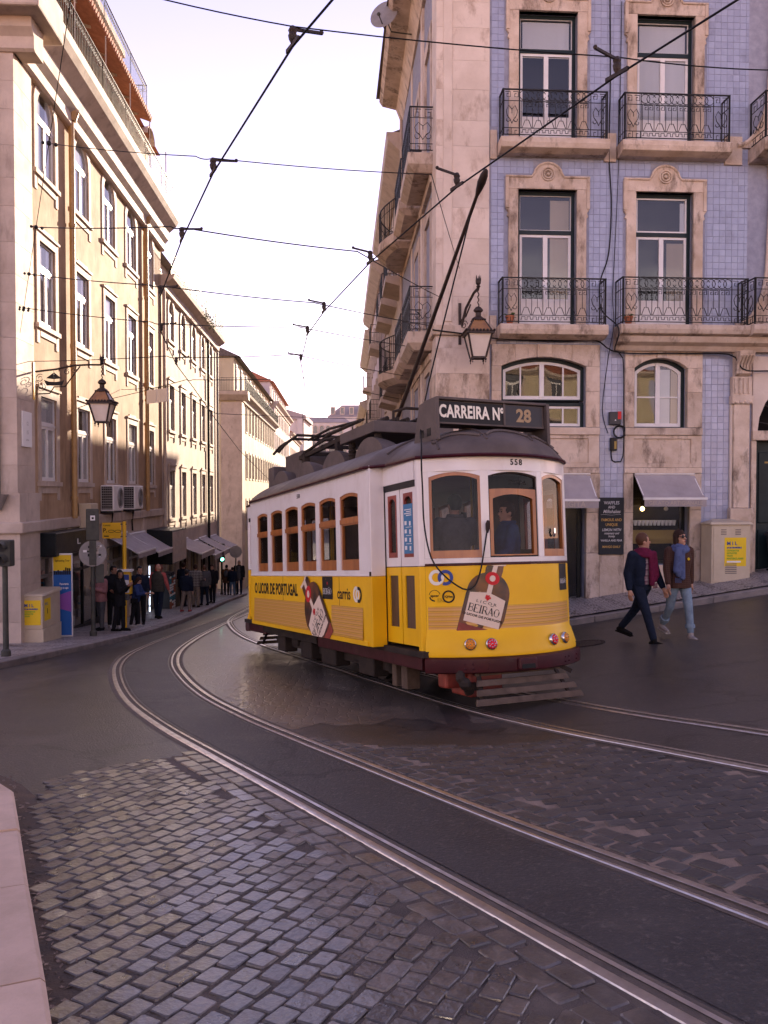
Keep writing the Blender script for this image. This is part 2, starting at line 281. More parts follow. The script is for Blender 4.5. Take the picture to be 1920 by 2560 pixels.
def put_text(mb, s, fn, size, bold=0, align='CENTER', mi=0, xs=1, shear=0, sp=1):
    v, f = text(s, size, bold, align, shear, sp); mb.add([fn(x * xs, y) for x, y in v], f, mi); return mb
def arch(x0, x1, z0, z1, rise, n=10):
    if rise < 1e-4: pts = [(x0, z0), (x1, z0), (x1, z1), (x0, z1)]; return pts
    w_ = (x1 - x0) / 2; cx = (x0 + x1) / 2; rad = (w_ * w_ + rise * rise) / (2 * rise); cz = z1 - rad; a0 = math.asin(min(1, w_ / rad))
    if rise > w_: a0 = math.pi / 2
    return [(x0, z0), (x1, z0)] + [(cx + rad * math.sin(a0 - 2 * a0 * i / n), cz + rad * math.cos(a0 - 2 * a0 * i / n)) for i in range(n + 1)]
def lerp(a, b, t): return a + (b - a) * t
def interp(pts, x):
    if x <= pts[0][0]: return pts[0][1]
    for (a, b), (c, d) in zip(pts, pts[1:]):
        if x <= c: return b + (d - b) * (x - a) / (c - a)
    return pts[-1][1]
def sstep(a, b, x): t = max(0, min(1, (x - a) / (b - a))); return t * t * (3 - 2 * t)
# ================================================================ terrain
SY = [(-5, .1), (2, .25), (5, .6), (9, .72), (13, .83), (16, 1)]
def G(x, y):
    z = -.0893 * y if y < 62 else -.0893 * (62 + (y - 62) * .15)
    if y < -12: z = .0893 * 12
    t = min(x, 22) - .94
    z += .155 * .5 * (t + math.sqrt(t * t + .12)) * interp(SY, y)
    z -= (.25 - .15 * sstep(28, 44, y)) * sstep(-4.2, -6.4, x) * sstep(8, 13, y)
    return z
def gslope(x, y, e=.05):
    return Vector((-(G(x + e, y) - G(x - e, y)) / (2 * e), -(G(x, y + e) - G(x, y - e)) / (2 * e), 1)).normalized()
def frange(a, b, s):
    n = max(1, int(round((b - a) / s))); return [a + (b - a) * i / n for i in range(n + 1)]
xs = frange(-160, -14, 12) + frange(-13, 13, .5) + frange(14, 160, 12)
ys = frange(-70, -4, 6) + frange(-3, 20, .5) + frange(21, 60, 1.5) + frange(62, 420, 16)
mb = MB(); mb.v = [(x, y, G(x, y)) for y in ys for x in xs]; nx = len(xs)
mb.f = [(j * nx + i, j * nx + i + 1, (j + 1) * nx + i + 1, (j + 1) * nx + i) for j in range(len(ys) - 1) for i in range(nx - 1)]; mb.m = [0] * len(mb.f)
tag(mb.build('road', 'asphalt', smooth=60), 'dark grey asphalt street surface sloping down between the houses', kind='structure')
# ---------------------------------------------------------------- curves in plan
def spline(pts, step=.25):
    P = [np.array(p, float) for p in pts]; P = [2 * P[0] - P[1]] + P + [2 * P[-1] - P[-2]]; o = []
    for i in range(1, len(P) - 2):
        n = max(2, int(np.linalg.norm(P[i + 1] - P[i]) / step))
        for k in range(n):
            t = k / n; a, b, c, d = P[i - 1:i + 3]
            o.append(.5 * ((2 * b) + (c - a) * t + (2 * a - 5 * b + 4 * c - d) * t * t + (3 * b - a - 3 * c + d) * t ** 3))
    o.append(P[-2]); return o
def offset(pl, d):  # d>0 : to the right of travel
    o = []
    for i, p in enumerate(pl):
        t = pl[min(i + 1, len(pl) - 1)] - pl[max(i - 1, 0)]; t = t / np.linalg.norm(t); o.append(p + d * np.array([t[1], -t[0]]))
    return o
def ribbon(pl, sect, mats, name, parent, mi=None):  # sect: list of (offset, height); strips between them
    rows = [offset(pl, d) for d, h in sect]; mb = MB(); k = len(sect)
    for i in range(len(pl)):
        for (d, h), r in zip(sect, rows): mb.v.append((r[i][0], r[i][1], G(*r[i]) + h))
    for i in range(len(pl) - 1):
        for j in range(k - 1): mb.f.append((i * k + j, i * k + j + 1, (i + 1) * k + j + 1, (i + 1) * k + j)); mb.m.append(mi[j] if mi else 0)
    return mb.build(name, mats, parent, smooth=25)
TRACK1 = spline([(6.2, -5.8), (4.2, -2.3), (2.16, 1.16), (1.12, 2.87), (.54, 3.83), (0, 4.70), (-.57, 5.62), (-.99, 6.29), (-1.53, 7.15), (-2.23, 8.30), (-2.99, 9.75), (-3.68, 11.45), (-4.28, 13.3), (-4.73, 15.4), (-5.0, 17.8), (-5.15, 20), (-5.36, 24), (-5.55, 29), (-5.9, 36), (-6.4, 46), (-7.1, 60), (-9.1, 100)])
TRACK2 = spline([(6.9, -.4), (5.6, 1.8), (4.55, 3.6), (3.62, 5.2), (3.10, 6.02), (2.60, 6.88), (2.05, 7.85), (1.41, 9.20), (.6, 11.0), (-.23, 12.85), (-1.06, 14.67), (-1.88, 16.5), (-2.75, 18.8), (-3.55, 21.7), (-4.2, 25), (-4.75, 30), (-5.2, 36)])
GROOVED = [(-.082, .002), (-.078, .010), (-.032, .014), (-.026, .012), (-.022, -.03), (.022, -.03), (.026, .008), (.05, .010), (.056, .002)]
GMI = [0, 0, 0, 1, 1, 1, 0, 0]
for nm, pl, offs, lab in [('tram_track', TRACK1, (0, .87), 'shiny curving tram track in the cobbled foreground'), ('tram_track', TRACK2, (-.435, .435), 'dull tram track running under and in front of the yellow tram')]:
    t = empty(nm, (0, 0, 0), label=lab, kind='structure')
    for i, d in enumerate(offs):
        s = 1 if i == 0 else -1
        sect = [(s * a, h) for a, h in GROOVED]
        if s < 0: sect = sect[::-1]
        ribbon(offset(pl, d), sect, ['rail_steel', 'rail_groove'], 'rail', t, GMI if s > 0 else GMI[::-1])
        ribbon(offset(pl, d), [(-.135, .003), (.085, .003)] if s > 0 else [(-.085, .003), (.135, .003)], 'joint_dirt', 'sand_joint', t)
sp_ = ribbon(offset(TRACK1, .435), [(-.33, .0035), (0, .004), (.33, .0035)], 'asphalt_strip', 'asphalt_strip', None); tag(sp_, 'dark asphalt strip between the two shiny rails', kind='structure')
# worn street setts, too far to tell apart, lightened to stand in for sunlight
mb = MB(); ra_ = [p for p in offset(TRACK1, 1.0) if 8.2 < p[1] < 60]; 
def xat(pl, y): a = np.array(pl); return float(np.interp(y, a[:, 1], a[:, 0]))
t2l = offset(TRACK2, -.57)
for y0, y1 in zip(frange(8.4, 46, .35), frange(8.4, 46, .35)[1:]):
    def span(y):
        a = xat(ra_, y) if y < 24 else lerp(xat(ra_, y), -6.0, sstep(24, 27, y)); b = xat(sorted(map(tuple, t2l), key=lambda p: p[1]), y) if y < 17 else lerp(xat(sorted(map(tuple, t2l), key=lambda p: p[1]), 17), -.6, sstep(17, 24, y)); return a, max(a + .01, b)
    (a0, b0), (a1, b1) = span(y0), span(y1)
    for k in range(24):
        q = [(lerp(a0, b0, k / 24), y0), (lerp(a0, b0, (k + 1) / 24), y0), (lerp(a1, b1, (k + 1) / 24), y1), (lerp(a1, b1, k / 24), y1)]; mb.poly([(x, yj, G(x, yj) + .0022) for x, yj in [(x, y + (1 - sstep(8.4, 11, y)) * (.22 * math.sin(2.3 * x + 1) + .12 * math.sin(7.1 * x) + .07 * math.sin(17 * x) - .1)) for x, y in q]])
tag(mb.build('glare_toned_road', 'glare_toned_street', smooth=60), 'worn shiny road beside the tram, coloured paler to imitate sun glare', kind='structure')
# ---------------------------------------------------------------- setts
def inpoly(x, y, P):
    c = False; j = len(P) - 1
    for i in range(len(P)):
        if (P[i][1] > y) != (P[j][1] > y) and x < (P[j][0] - P[i][0]) * (y - P[i][1]) / (P[j][1] - P[i][1]) + P[i][0]: c = not c
        j = i
    return c
def nearest(pl, p):
    a = np.array(pl); d = np.hypot(a[:, 0] - p[0], a[:, 1] - p[1]); i = int(d.argmin()); i0 = max(0, min(i, len(a) - 2)); t = a[i0 + 1] - a[i0]
    return d[i], math.atan2(t[1], t[0]), a[i], t / np.linalg.norm(t)
def sett_ring(rnd, hx, hy):
    cx = .17 * min(hx, hy); b = [(-hx + cx, -hy), (hx - cx, -hy), (hx, -hy + cx), (hx, hy - cx), (hx - cx, hy), (-hx + cx, hy), (-hx, hy - cx), (-hx, -hy + cx)]
    q = [(rnd.uniform(.92, 1.04), rnd.uniform(.92, 1.04)) for _ in range(4)]; m_ = [0, 1, 1, 2, 2, 3, 3, 0]
    return [(x * q[m_[i]][0], y * q[m_[i]][1]) for i, (x, y) in enumerate(b)]
def sett_geo(rnd, hx, hy, h):
    r = sett_ring(rnd, hx, hy); ti = [rnd.uniform(-.0018, .0018) for _ in range(2)]
    b_ = min(hx, hy); k = 1 - .0065 / b_; k2 = 1 - .0022 / b_
    vs = [(x, y, -.02) for x, y in r] + [(x, y, h - .008) for x, y in r] + [(x * k2, y * k2, h - .003 + ti[0] * x / hx + ti[1] * y / hy) for x, y in r] + [(x * k, y * k, h + ti[0] * x / hx + ti[1] * y / hy) for x, y in r]
    fs = []
    for k in range(3): fs += [(k * 8 + i, k * 8 + (i + 1) % 8, k * 8 + 8 + (i + 1) % 8, k * 8 + 8 + i) for i in range(8)]
    fs.append(tuple(range(24, 32)))
    return vs, fs
def inframe(x, y, z):
    p = R(1.44); Z = z - 1.62; d = y * math.cos(p) - Z * math.sin(p)
    if d < .3: return False
    u = 2071 * x / d; v = 2071 * (y * math.sin(p) + Z * math.cos(p)) / d
    return abs(u) < 990 and abs(v) < 1310
def sett_patch(name, label, poly, ang, px, py, rails, mat, seed):
    rnd = random.Random(seed); root = empty(name, label=label, kind='structure'); cells = []
    # rows that follow the rails
    for pl, side, n0 in rails:
        for row in range(n0):
            o = offset(pl, side * (.175 + row * .125)); acc = 0; nxt = rnd.uniform(.05, .15)
            for a, b in zip(o, o[1:]):
                L = np.linalg.norm(b - a); 
                while acc + L > nxt:
                    p = a + (b - a) * ((nxt - acc) / L); ln = rnd.uniform(.12, .20)
                    if inpoly(p[0], p[1], poly): cells.append((p[0], p[1], math.atan2(b[1] - a[1], b[0] - a[0]) + rnd.uniform(-.05, .05), ln / 2 - .003, .057))
                    nxt += ln + .012
                acc += L
    ca, sa = math.cos(ang), math.sin(ang)
    for j in range(-90, 90):
        for i in range(-90, 90):
            u = (i + (.5 if j % 2 else 0) + rnd.uniform(-.06, .06)) * px; v = j * py + rnd.uniform(-.008, .008) + .05 * math.sin(i * .16 + 1.3)
            x = 1 + u * ca - v * sa; y = 5 + u * sa + v * ca
            if not inpoly(x, y, poly): continue
            if any(nearest(pl, (x, y))[0] < .175 + (n0 - .45) * .125 + .03 for pl, s_, n0 in rails): continue
            cells.append((x, y, ang + rnd.uniform(-.06, .06), px / 2 - rnd.uniform(.002, .006), py / 2 - rnd.uniform(.002, .006)))
    vis = sorted([c for c in cells if inframe(c[0], c[1], G(c[0], c[1]))], key=lambda c: c[1])
    big = set(id(c) for c in vis[:300]); var = []
    for k in range(8):
        m_ = MB(); m_.add(*sett_geo(rnd, .07, .052, .02)); me = m_.mesh('sett', mat); var.append(me)
    rest = MB()
    for c in cells:
        x, y, a, hx, hy = c; h = rnd.uniform(.010, .016); n = gslope(x, y)
        if id(c) in big:
            o = bpy.data.objects.new('sett', rnd.choice(var)); COL.objects.link(o); o.parent = root
            q = n.to_track_quat('Z', 'Y').to_matrix().to_4x4(); fx = q @ Vector((1, 0, 0, 0)); base = math.atan2(fx.y, fx.x)
            o.matrix_local = Matrix.Translation((x, y, G(x, y) + h - .02)) @ q @ Matrix.Rotation(a - base, 4, 'Z') @ Matrix.Diagonal((hx / .07, hy / .052, 1, 1))
        else:
            vs_, fs_ = sett_geo(rnd, hx, hy, h); c_, s_ = math.cos(a), math.sin(a)
            rest.add([(x + X * c_ - Y * s_, y + X * s_ + Y * c_, G(x + X * c_ - Y * s_, y + X * s_ + Y * c_) + Z) for X, Y, Z in vs_], fs_)
    if rest.v: tag(rest.build('setts', mat, root), kind='stuff')
    # bedding sheet
    bx0, bx1 = min(p[0] for p in poly), max(p[0] for p in poly); by0, by1 = min(p[1] for p in poly), max(p[1] for p in poly); m_ = MB(); s = .08
    for y in frange(by0, by1, s):
        for x in frange(bx0, bx1, s):
            if inpoly(x + s / 2, y + s / 2, poly): m_.poly([(a, b, G(a, b) + .005) for a, b in ((x, y), (x + s, y), (x + s, y + s), (x, y + s))])
    m_.build('bedding', 'bedding_dark' if mat == 'sett' else 'bedding', root)
r1 = [tuple(p) for p in offset(TRACK1, -.115) if .3 < p[1] < 7.15]
sett_patch('cobbled_paving', 'worn grey setts left of the shiny rails in the foreground', r1[::1] + [(-1.75, 6.9), (-2.1, 6.65), (-2.5, 6.2), (-2.34, 5.5), (-2.02, 4.73), (-1.15, 2.92), (-.5, 1.6), (.5, .3)], R(63), .128, .102, [(TRACK1, -1, 2)], 'sett', 3)
tr1r = offset(TRACK1, .87); tn = offset(TRACK2, -.435)
r2 = [tuple(p) for p in offset(TRACK1, .985) if 1.2 < p[1] < 7.75]; r3 = [tuple(p) for p in offset(tn, -.22) if 1.2 < p[1] < 7.15]
sett_patch('cobbled_paving', 'dark setts between the two tram tracks in front of the tram', r2 + [(-.5, 7.55), (0, 7.3), (1.1, 7.3), (1.6, 7.25)] + r3[::-1], R(4), .172, .108, [(tr1r, 1, 2)], 'sett_dull', 5)
# ---------------------------------------------------------------- pavements with kerb stones
def kerb_run(parent, pl, wd, h, ln, mat, seed=1, inner=-1):
    rnd = random.Random(seed); acc = 0; pos = [0]
    for a, b in zip(pl, pl[1:]): pos.append(pos[-1] + float(np.linalg.norm(np.array(b) - np.array(a))))
    def at(s): return np.array([interp(list(zip(pos, [p[0] for p in pl])), s), interp(list(zip(pos, [p[1] for p in pl])), s)])
    s = 0
    while s < pos[-1] - .1:
        e = min(pos[-1], s + ln * rnd.uniform(.85, 1.15)); a = at(s + .006); b = at(e - .006); t = (b - a) / np.linalg.norm(b - a); n = np.array([t[1], -t[0]]) * inner
        m_ = MB(); P = [a, b, b + n * wd, a + n * wd]; ch = .018; dz = rnd.uniform(-.006, .006)
        P2 = [a + n * ch, b + n * ch, b + n * wd, a + n * wd]
        m_.hull8([(p[0], p[1], G(*p) - .15) for p in P], [(p[0], p[1], G(*P[i]) + h - ch + dz) for i, p in enumerate(P)])
        m_.hull8([(p[0], p[1], G(*P[i]) + h - ch + dz) for i, p in enumerate(P)], [(p[0], p[1], G(*P[i]) + h + dz) for i, p in enumerate(P2)])
        m_.build('kerb_stone', mat, parent); s = e
m, t, o = nodes('calcada'); N = t.nodes.new; K = t.links.new
b_ = N('ShaderNodeBsdfPrincipled'); K(b_.outputs[0], o.inputs[0]); b_.inputs['Roughness'].default_value = .5
tcn = N('ShaderNodeTexCoord'); v_ = N('ShaderNodeTexVoronoi'); v_.inputs['Scale'].default_value = 13; v_.inputs['Randomness'].default_value = .55; K(tcn.outputs['Object'], v_.inputs['Vector'])
v2 = N('ShaderNodeTexVoronoi'); v2.feature = 'DISTANCE_TO_EDGE'; v2.inputs['Scale'].default_value = 13; v2.inputs['Randomness'].default_value = .55; K(tcn.outputs['Object'], v2.inputs['Vector'])
rg_ = N('ShaderNodeMapRange'); rg_.inputs[1].default_value = .03; rg_.inputs[2].default_value = .11; K(v2.outputs['Distance'], rg_.inputs[0])
hs_ = N('ShaderNodeMix'); hs_.data_type = 'RGBA'; hs_.inputs[6].default_value = (.30, .26, .25, 1); hs_.inputs[7].default_value = (.48, .43, .40, 1); K(v_.outputs['Color'], hs_.inputs[0])
mx_ = N('ShaderNodeMix'); mx_.data_type = 'RGBA'; mx_.inputs[6].default_value = (.09, .075, .065, 1); K(rg_.outputs[0], mx_.inputs[0]); K(hs_.outputs[2], mx_.inputs[7]); K(mx_.outputs[2], b_.inputs['Base Color'])
bp_ = N('ShaderNodeBump'); bp_.inputs['Strength'].default_value = .6; bp_.inputs['Distance'].default_value = .01; K(rg_.outputs[0], bp_.inputs['Height']); K(bp_.outputs[0], b_.inputs['Normal'])
TH = R(2.9); LO = (-8.17, 18.4); UX, UY = -math.sin(TH), math.cos(TH)
def LX(y): return LO[0] + (y - LO[1]) * UX / UY
KL = spline([(-14, 11.3), (-9.5, 11.5), (-7.6, 12.5), (-6.95, 14.4), (-6.66, 17.2), (-6.5, 18.6), (-6.30, 23.5), (-6.8, 31), (-7.25, 37.6), (-7.75, 46.5), (-8.3, 48.6), (-9.6, 49.6), (-13, 49.8)], .4)
pv = empty('pavement_left', label='pale stone-block pavement along the ochre house with people waiting', kind='structure')
kerb_run(pv, KL, .28, .13, 1.1, 'kerb_dark', 2)
mb = MB(); kin = offset(KL, -.27)
for a, b in zip(kin, kin[1:]):
    def inn(p):
        if p[0] < -9 and p[1] < 16: return (p[0] - .3, 19)
        if p[1] > 48: return (-16, 47.5)
        return (-9.5, 18.9) if p[1] < 17.5 else (LX(p[1]) - .5, p[1])
    ia, ib = inn(a), inn(b); n = 6
    for k in range(n):
        q = [(lerp(a[0], ia[0], k / n), lerp(a[1], ia[1], k / n)), (lerp(b[0], ib[0], k / n), lerp(b[1], ib[1], k / n)), (lerp(b[0], ib[0], (k + 1) / n), lerp(b[1], ib[1], (k + 1) / n)), (lerp(a[0], ia[0], (k + 1) / n), lerp(a[1], ia[1], (k + 1) / n))]
        mb.poly([(x, y, G(x, y) + .125) for x, y in q])
mb.build('paving', 'calcada', pv)
def PL(x, y): return G(x, y) + .128
# near left kerb corner: wide limestone slabs
pn = empty('pavement_near', label='pale limestone kerb slabs at the near left corner', kind='structure')
KN = spline([(.9, -1.4), (-.3, 1.05), (-1.08, 2.66), (-1.48, 3.47), (-1.91, 4.33), (-2.38, 5.3), (-2.78, 5.94), (-3.5, 6.4), (-5.5, 6.7), (-9, 6.8)], .3)
kerb_run(pn, KN, .62, .12, .98, 'kerb', 4)
mb = MB(); kin = offset(KN, -.6)
for a, b in zip(kin, kin[1:]): mb.poly([(p[0], p[1], G(*p) + .117) for p in (a, b, b + np.array([-2.5, -2.0]), a + np.array([-2.5, -2.0]))])
mb.build('paving', 'calcada', pn)
ribbon([np.array(p) for p in KN], [(-.02, .004), (.08, .006), (.15, .0045)], 'gutter', 'gutter_dirt', pn)
lit = MB(); rl = random.Random(12)
for k in range(420):
    i = rl.randrange(4, 26); q_ = KN[i] + (KN[i + 1] - KN[i]) * rl.random(); n_ = offset(KN[i:i + 2], 1)[0] - KN[i]; q_ = q_ + n_ * abs(rl.gauss(.02, .10)); a_ = rl.uniform(0, 6.3); r_ = rl.uniform(.006, .022); z_ = G(*q_) + .008; lit.poly([(q_[0] + r_ * math.cos(a_), q_[1] + r_ * math.sin(a_), z_), (q_[0] + r_ * .5 * math.cos(a_ + 2), q_[1] + r_ * .5 * math.sin(a_ + 2), z_ + .006), (q_[0] - r_ * math.cos(a_), q_[1] - r_ * math.sin(a_), z_ + .003), (q_[0] + r_ * .5 * math.cos(a_ - 1.5), q_[1] + r_ * .5 * math.sin(a_ - 1.5), z_)])
tag(lit.build('leaf_litter', 'bedding', pn), kind='stuff')
# right pavement in front of the blue house
def PR(x, y): return G(x, y) + .125 + .10 * max(0, y - (16.2 + .063 * (x - 3.6)))
KR = spline([(16, 16.98), (11, 16.67), (7.65, 16.45), (3.63, 16.2), (1.6, 16.07), (.55, 16.4), (.1, 17.2), (-.05, 19), (-.35, 25), (-1.0, 38), (-1.9, 56)], .4)
pr = empty('pavement_right', label='stone-block pavement rising in front of the blue tiled house', kind='structure')
kerb_run(pr, KR, .28, .125, 1.2, 'kerb_dark', 6, inner=1)
mb = MB(); kin = offset(KR, .27)
for a, b in zip(kin, kin[1:]):
    def inn(p): return (p[0], 19.2 + .063 * (p[0] - 3.6)) if p[0] > 1.4 else (1.9, max(p[1], 18.8) if p[1] > 17 else 19)
    ia, ib = inn(a), inn(b); n = 6
    for k in range(n):
        q = [(lerp(a[0], ia[0], k / n), lerp(a[1], ia[1], k / n)), (lerp(b[0], ib[0], k / n), lerp(b[1], ib[1], k / n)), (lerp(b[0], ib[0], (k + 1) / n), lerp(b[1], ib[1], (k + 1) / n)), (lerp(a[0], ia[0], (k + 1) / n), lerp(a[1], ia[1], (k + 1) / n))]
        mb.poly([(x, y, (PR(x, y) if y < 19.6 and x > .2 else G(x, y) + .125)) for x, y in q])
mb.build('paving', 'calcada', pr)
# ================================================================ facade toolkit (local x along the wall, y into the house, z up)
def wall_face(mb, x0, x1, z0, z1, holes, depth=.45, y=0, mi=0, mi_in=1):
    X = sorted(set([x0, x1] + [v for h in holes for v in h[:2]])); Z = sorted(set([z0, z1] + [v for h in holes for v in h[2:4]]))
    X = [v for v in X if x0 <= v <= x1]; Z = [v for v in Z if z0 <= v <= z1]
    for a, b in zip(X, X[1:]):
        for c, d in zip(Z, Z[1:]):
            mx, mz = (a + b) / 2, (c + d) / 2
            if any(h[0] < mx < h[1] and h[2] < mz < h[3] for h in holes): continue
            mb.poly([(a, y, c), (b, y, c), (b, y, d), (a, y, d)], mi)
    for h in holes:
        a, b, c, d = h[:4]; e = y + depth
        mb.poly([(a, y, c), (a, e, c), (a, e, d), (a, y, d)], mi); mb.poly([(b, y, c), (b, y, d), (b, e, d), (b, e, c)], mi)
        mb.poly([(a, y, d), (a, e, d), (b, e, d), (b, y, d)], mi); mb.poly([(a, y, c), (b, y, c), (b, e, c), (a, e, c)], mi)
        mb.poly([(a, e, c), (b, e, c), (b, e, d), (a, e, d)], mi_in)
    return mb
def window(par, x0, x1, z0, z1, rise=0, y=.14, fm='white_paint', tr=None, mull=1, pane='pane', bars=(), frame=.055, blind=None, outer=None, upper_frame=None, low_panel=0, name='window'):
    """frame mesh is the part; panes, blinds are its sub-parts.  tr: z of the transom"""
    f = MB(); n = 10; mats = [fm]
    o_ = arch(x0, x1, z0, z1, rise, n)
    if outer:  # dark fixed frame round the sashes
        mats = [fm, outer]; k = .075
        i_ = arch(x0 + k, x1 - k, z0 + .03, z1 - k, rise * .92 if rise else 0, n); f.ring(o_, i_, y - .02, y + .07, 1)
        if tr: f.box(x0 + k, x1 - k, y - .02, y + .07, tr - .045, tr + .045, 1)
        x0, x1, z0, z1 = x0 + k, x1 - k, z0 + .03, z1 - k; rise = rise * .92 if rise else 0; o_ = i_
    if tr is None: i_ = arch(x0 + frame, x1 - frame, z0 + frame * 1.3, z1 - frame, rise * .92 if rise else 0, n); f.ring(o_, i_, y, y + .05)
    else:
        g = .047 if outer else .028
        lo = [(x0, z0), (x1, z0), (x1, tr - g), (x0, tr - g)]; li = [(x0 + frame, z0 + frame * 1.3), (x1 - frame, z0 + frame * 1.3), (x1 - frame, tr - g - frame), (x0 + frame, tr - g - frame)]
        f.ring(lo, li, y, y + .05)
        up = arch(x0, x1, tr + g, z1, rise, n); fr = frame * .6 if upper_frame is None else upper_frame
        ui = arch(x0 + fr, x1 - fr, tr + g + fr, z1 - fr, rise * .92 if rise else 0, n); f.ring(up, ui, y, y + .05)
        if not outer: f.box(x0, x1, y - .015, y + .05, tr - g, tr + g)
    zt = (tr - .06) if tr else z1 - .02 - (0 if not rise else 0)
    for k in range(mull):
        xm = lerp(x0, x1, (k + 1) / (mull + 1)); f.box(xm - .05, xm + .05, y - .012, y + .04, z0 + .05, zt)
    for zb in bars: f.box(x0 + .02, x1 - .02, y + .005, y + .035, zb - .014, zb + .014)
    if low_panel: f.box(x0 + frame * .5, x1 - frame * .5, y + .012, y + .04, z0 + .02, z0 + low_panel)
    wo = f.build(name, mats, par)
    def pn(a, b, c, d, rs=0):
        m_ = MB(); m_.ext(arch(a, b, c, d, rs, n), y + .02, y + .026); m_.build('pane', pane, wo)
    xsn = [x0 + .02] + [lerp(x0, x1, (k + 1) / (mull + 1)) for k in range(mull)] + [x1 - .02]
    for a, b in zip(xsn, xsn[1:]): pn(a + .012, b - .012, z0 + (low_panel or .03), zt - .01, 0 if tr or mull > 0 and rise == 0 else (rise if mull == 0 else 0))
    if tr: pn(x0 + .02, x1 - .02, tr + .03, z1 - .02, rise * .9)
    if blind:
        for (a, b, c, d, mt) in blind: MB().box(lerp(x0, x1, a), lerp(x0, x1, b), y + .036, y + .042, lerp(z0, z1, c), lerp(z0, z1, d)).build('blind', mt, wo)
    return wo
def railing(par, path, h, z, kind='ornate', mat='iron', closed=False, name='railing', r=.011):
    """path: plan points (x,y); every straight run gets posts and a wrought pattern"""
    mb = MB()
    def P(a, b, t, zz): return (lerp(a[0], b[0], t), lerp(a[1], b[1], t), z + zz)
    for a, b in zip(path, path[1:]):
        L = math.hypot(b[0] - a[0], b[1] - a[1])
        mb.bar(P(a, b, 0, h), P(a, b, 1, h), .035, .022); mb.bar(P(a, b, 0, .05), P(a, b, 1, .05), .02, .016)
        mb.bar(P(a, b, 0, 0), P(a, b, 0, h + .015), .022, .022); mb.bar(P(a, b, 1, 0), P(a, b, 1, h + .015), .022, .022)
        def pl(pts): mb.tube([P(a, b, u / L, zz) for u, zz in pts], r * .8, 4, cap=False)
        def circ(u, zz, rad, a0=0, a1=360, n=10): pl([(u + rad * math.cos(R(a0 + (a1 - a0) * k / n)), zz + rad * math.sin(R(a0 + (a1 - a0) * k / n))) for k in range(n + 1)])
        if kind == 'plain':
            for k in range(1, int(L / .115)): u = k * L / int(L / .115); mb.bar(P(a, b, u / L, .05), P(a, b, u / L, h), .012, .012)
            continue
        if kind == 'semi':
            for k in range(1, int(L / .13)): u = k * L / int(L / .13); mb.bar(P(a, b, u / L, .05), P(a, b, u / L, h), .012, .012); circ(u - .065, h * .82, .05, n=6); circ(u - .065, h * .18, .05, n=6)
            continue
        zr = [.05, .28 * h, .70 * h, h]
        mb.bar(P(a, b, 0, h * .76), P(a, b, 1, h * .76), .014, .012); mb.bar(P(a, b, 0, .19 * h), P(a, b, 1, .19 * h), .014, .012)
        def key(u0, zz, s):  # square meander
            pl([(u0, zz), (u0 + s, zz), (u0 + s, zz - s), (u0 + .3 * s, zz - s), (u0 + .3 * s, zz - .4 * s), (u0 + .65 * s, zz - .4 * s)])
        def side(u0, w_):
            mb.bar(P(a, b, (u0) / L, .05), P(a, b, (u0) / L, h), .014, .014); mb.bar(P(a, b, (u0 + w_) / L, .05), P(a, b, (u0 + w_) / L, h), .014, .014)
            c = u0 + w_ / 2
            for s_ in (-1, 1):
                pl([(c, .28 * h), (c + s_ * .10 * w_, .36 * h), (c + s_ * .3 * w_, .45 * h), (c + s_ * .36 * w_, .55 * h), (c + s_ * .2 * w_, .66 * h), (c, .58 * h), (c, .5 * h)])
                circ(c + s_ * .24 * w_, .36 * h, .12 * w_, 90, 90 + s_ * 300, 8); key(c - .42 * w_ if s_ < 0 else c + .08 * w_, .95 * h, .32 * w_); key(c - .42 * w_ if s_ < 0 else c + .08 * w_, .19 * h, .13 * h)
        if L > 1.2:
            sw = .34; side(.02, sw); side(L - sw - .02, sw); u0, u1 = sw + .05, L - sw - .05; n = max(2, int(round((u1 - u0) / .24))); st = (u1 - u0) / n
            for k in range(n):
                u = u0 + k * st
                mb.bar(P(a, b, u / L, .19 * h), P(a, b, u / L, .76 * h), .012, .012); mb.bar(P(a, b, (u + st / 2) / L, .34 * h), P(a, b, (u + st / 2) / L, .70 * h), .010, .010)
                pl([(u + .02, .19 * h), (u + st * .35, .36 * h), (u + st * .65, .36 * h), (u + st - .02, .19 * h)])
                key(u + .03, .74 * h, st * .36); key(u + st - .03 - st * .36, .74 * h, st * .36)
                circ(u + st * .25, .88 * h, .10 * h, 200, 520, 8); circ(u + st * .75, .88 * h, .10 * h, 20, 340, 8)
                pl([(u, .10 * h), (u + .12 * st, .10 * h), (u + .12 * st, .155 * h), (u + .42 * st, .155 * h), (u + .42 * st, .09 * h), (u + .6 * st, .09 * h), (u + .6 * st, .155 * h), (u + .88 * st, .155 * h), (u + .88 * st, .10 * h), (u + st, .10 * h)])
        elif L > .45: side(.03, L - .06)
        else:
            for k in range(1, max(2, int(L / .12))): u = k * L / max(2, int(L / .12)); mb.bar(P(a, b, u / L, .05), P(a, b, u / L, h), .012, .012)
    return mb.build(name, mat, par)
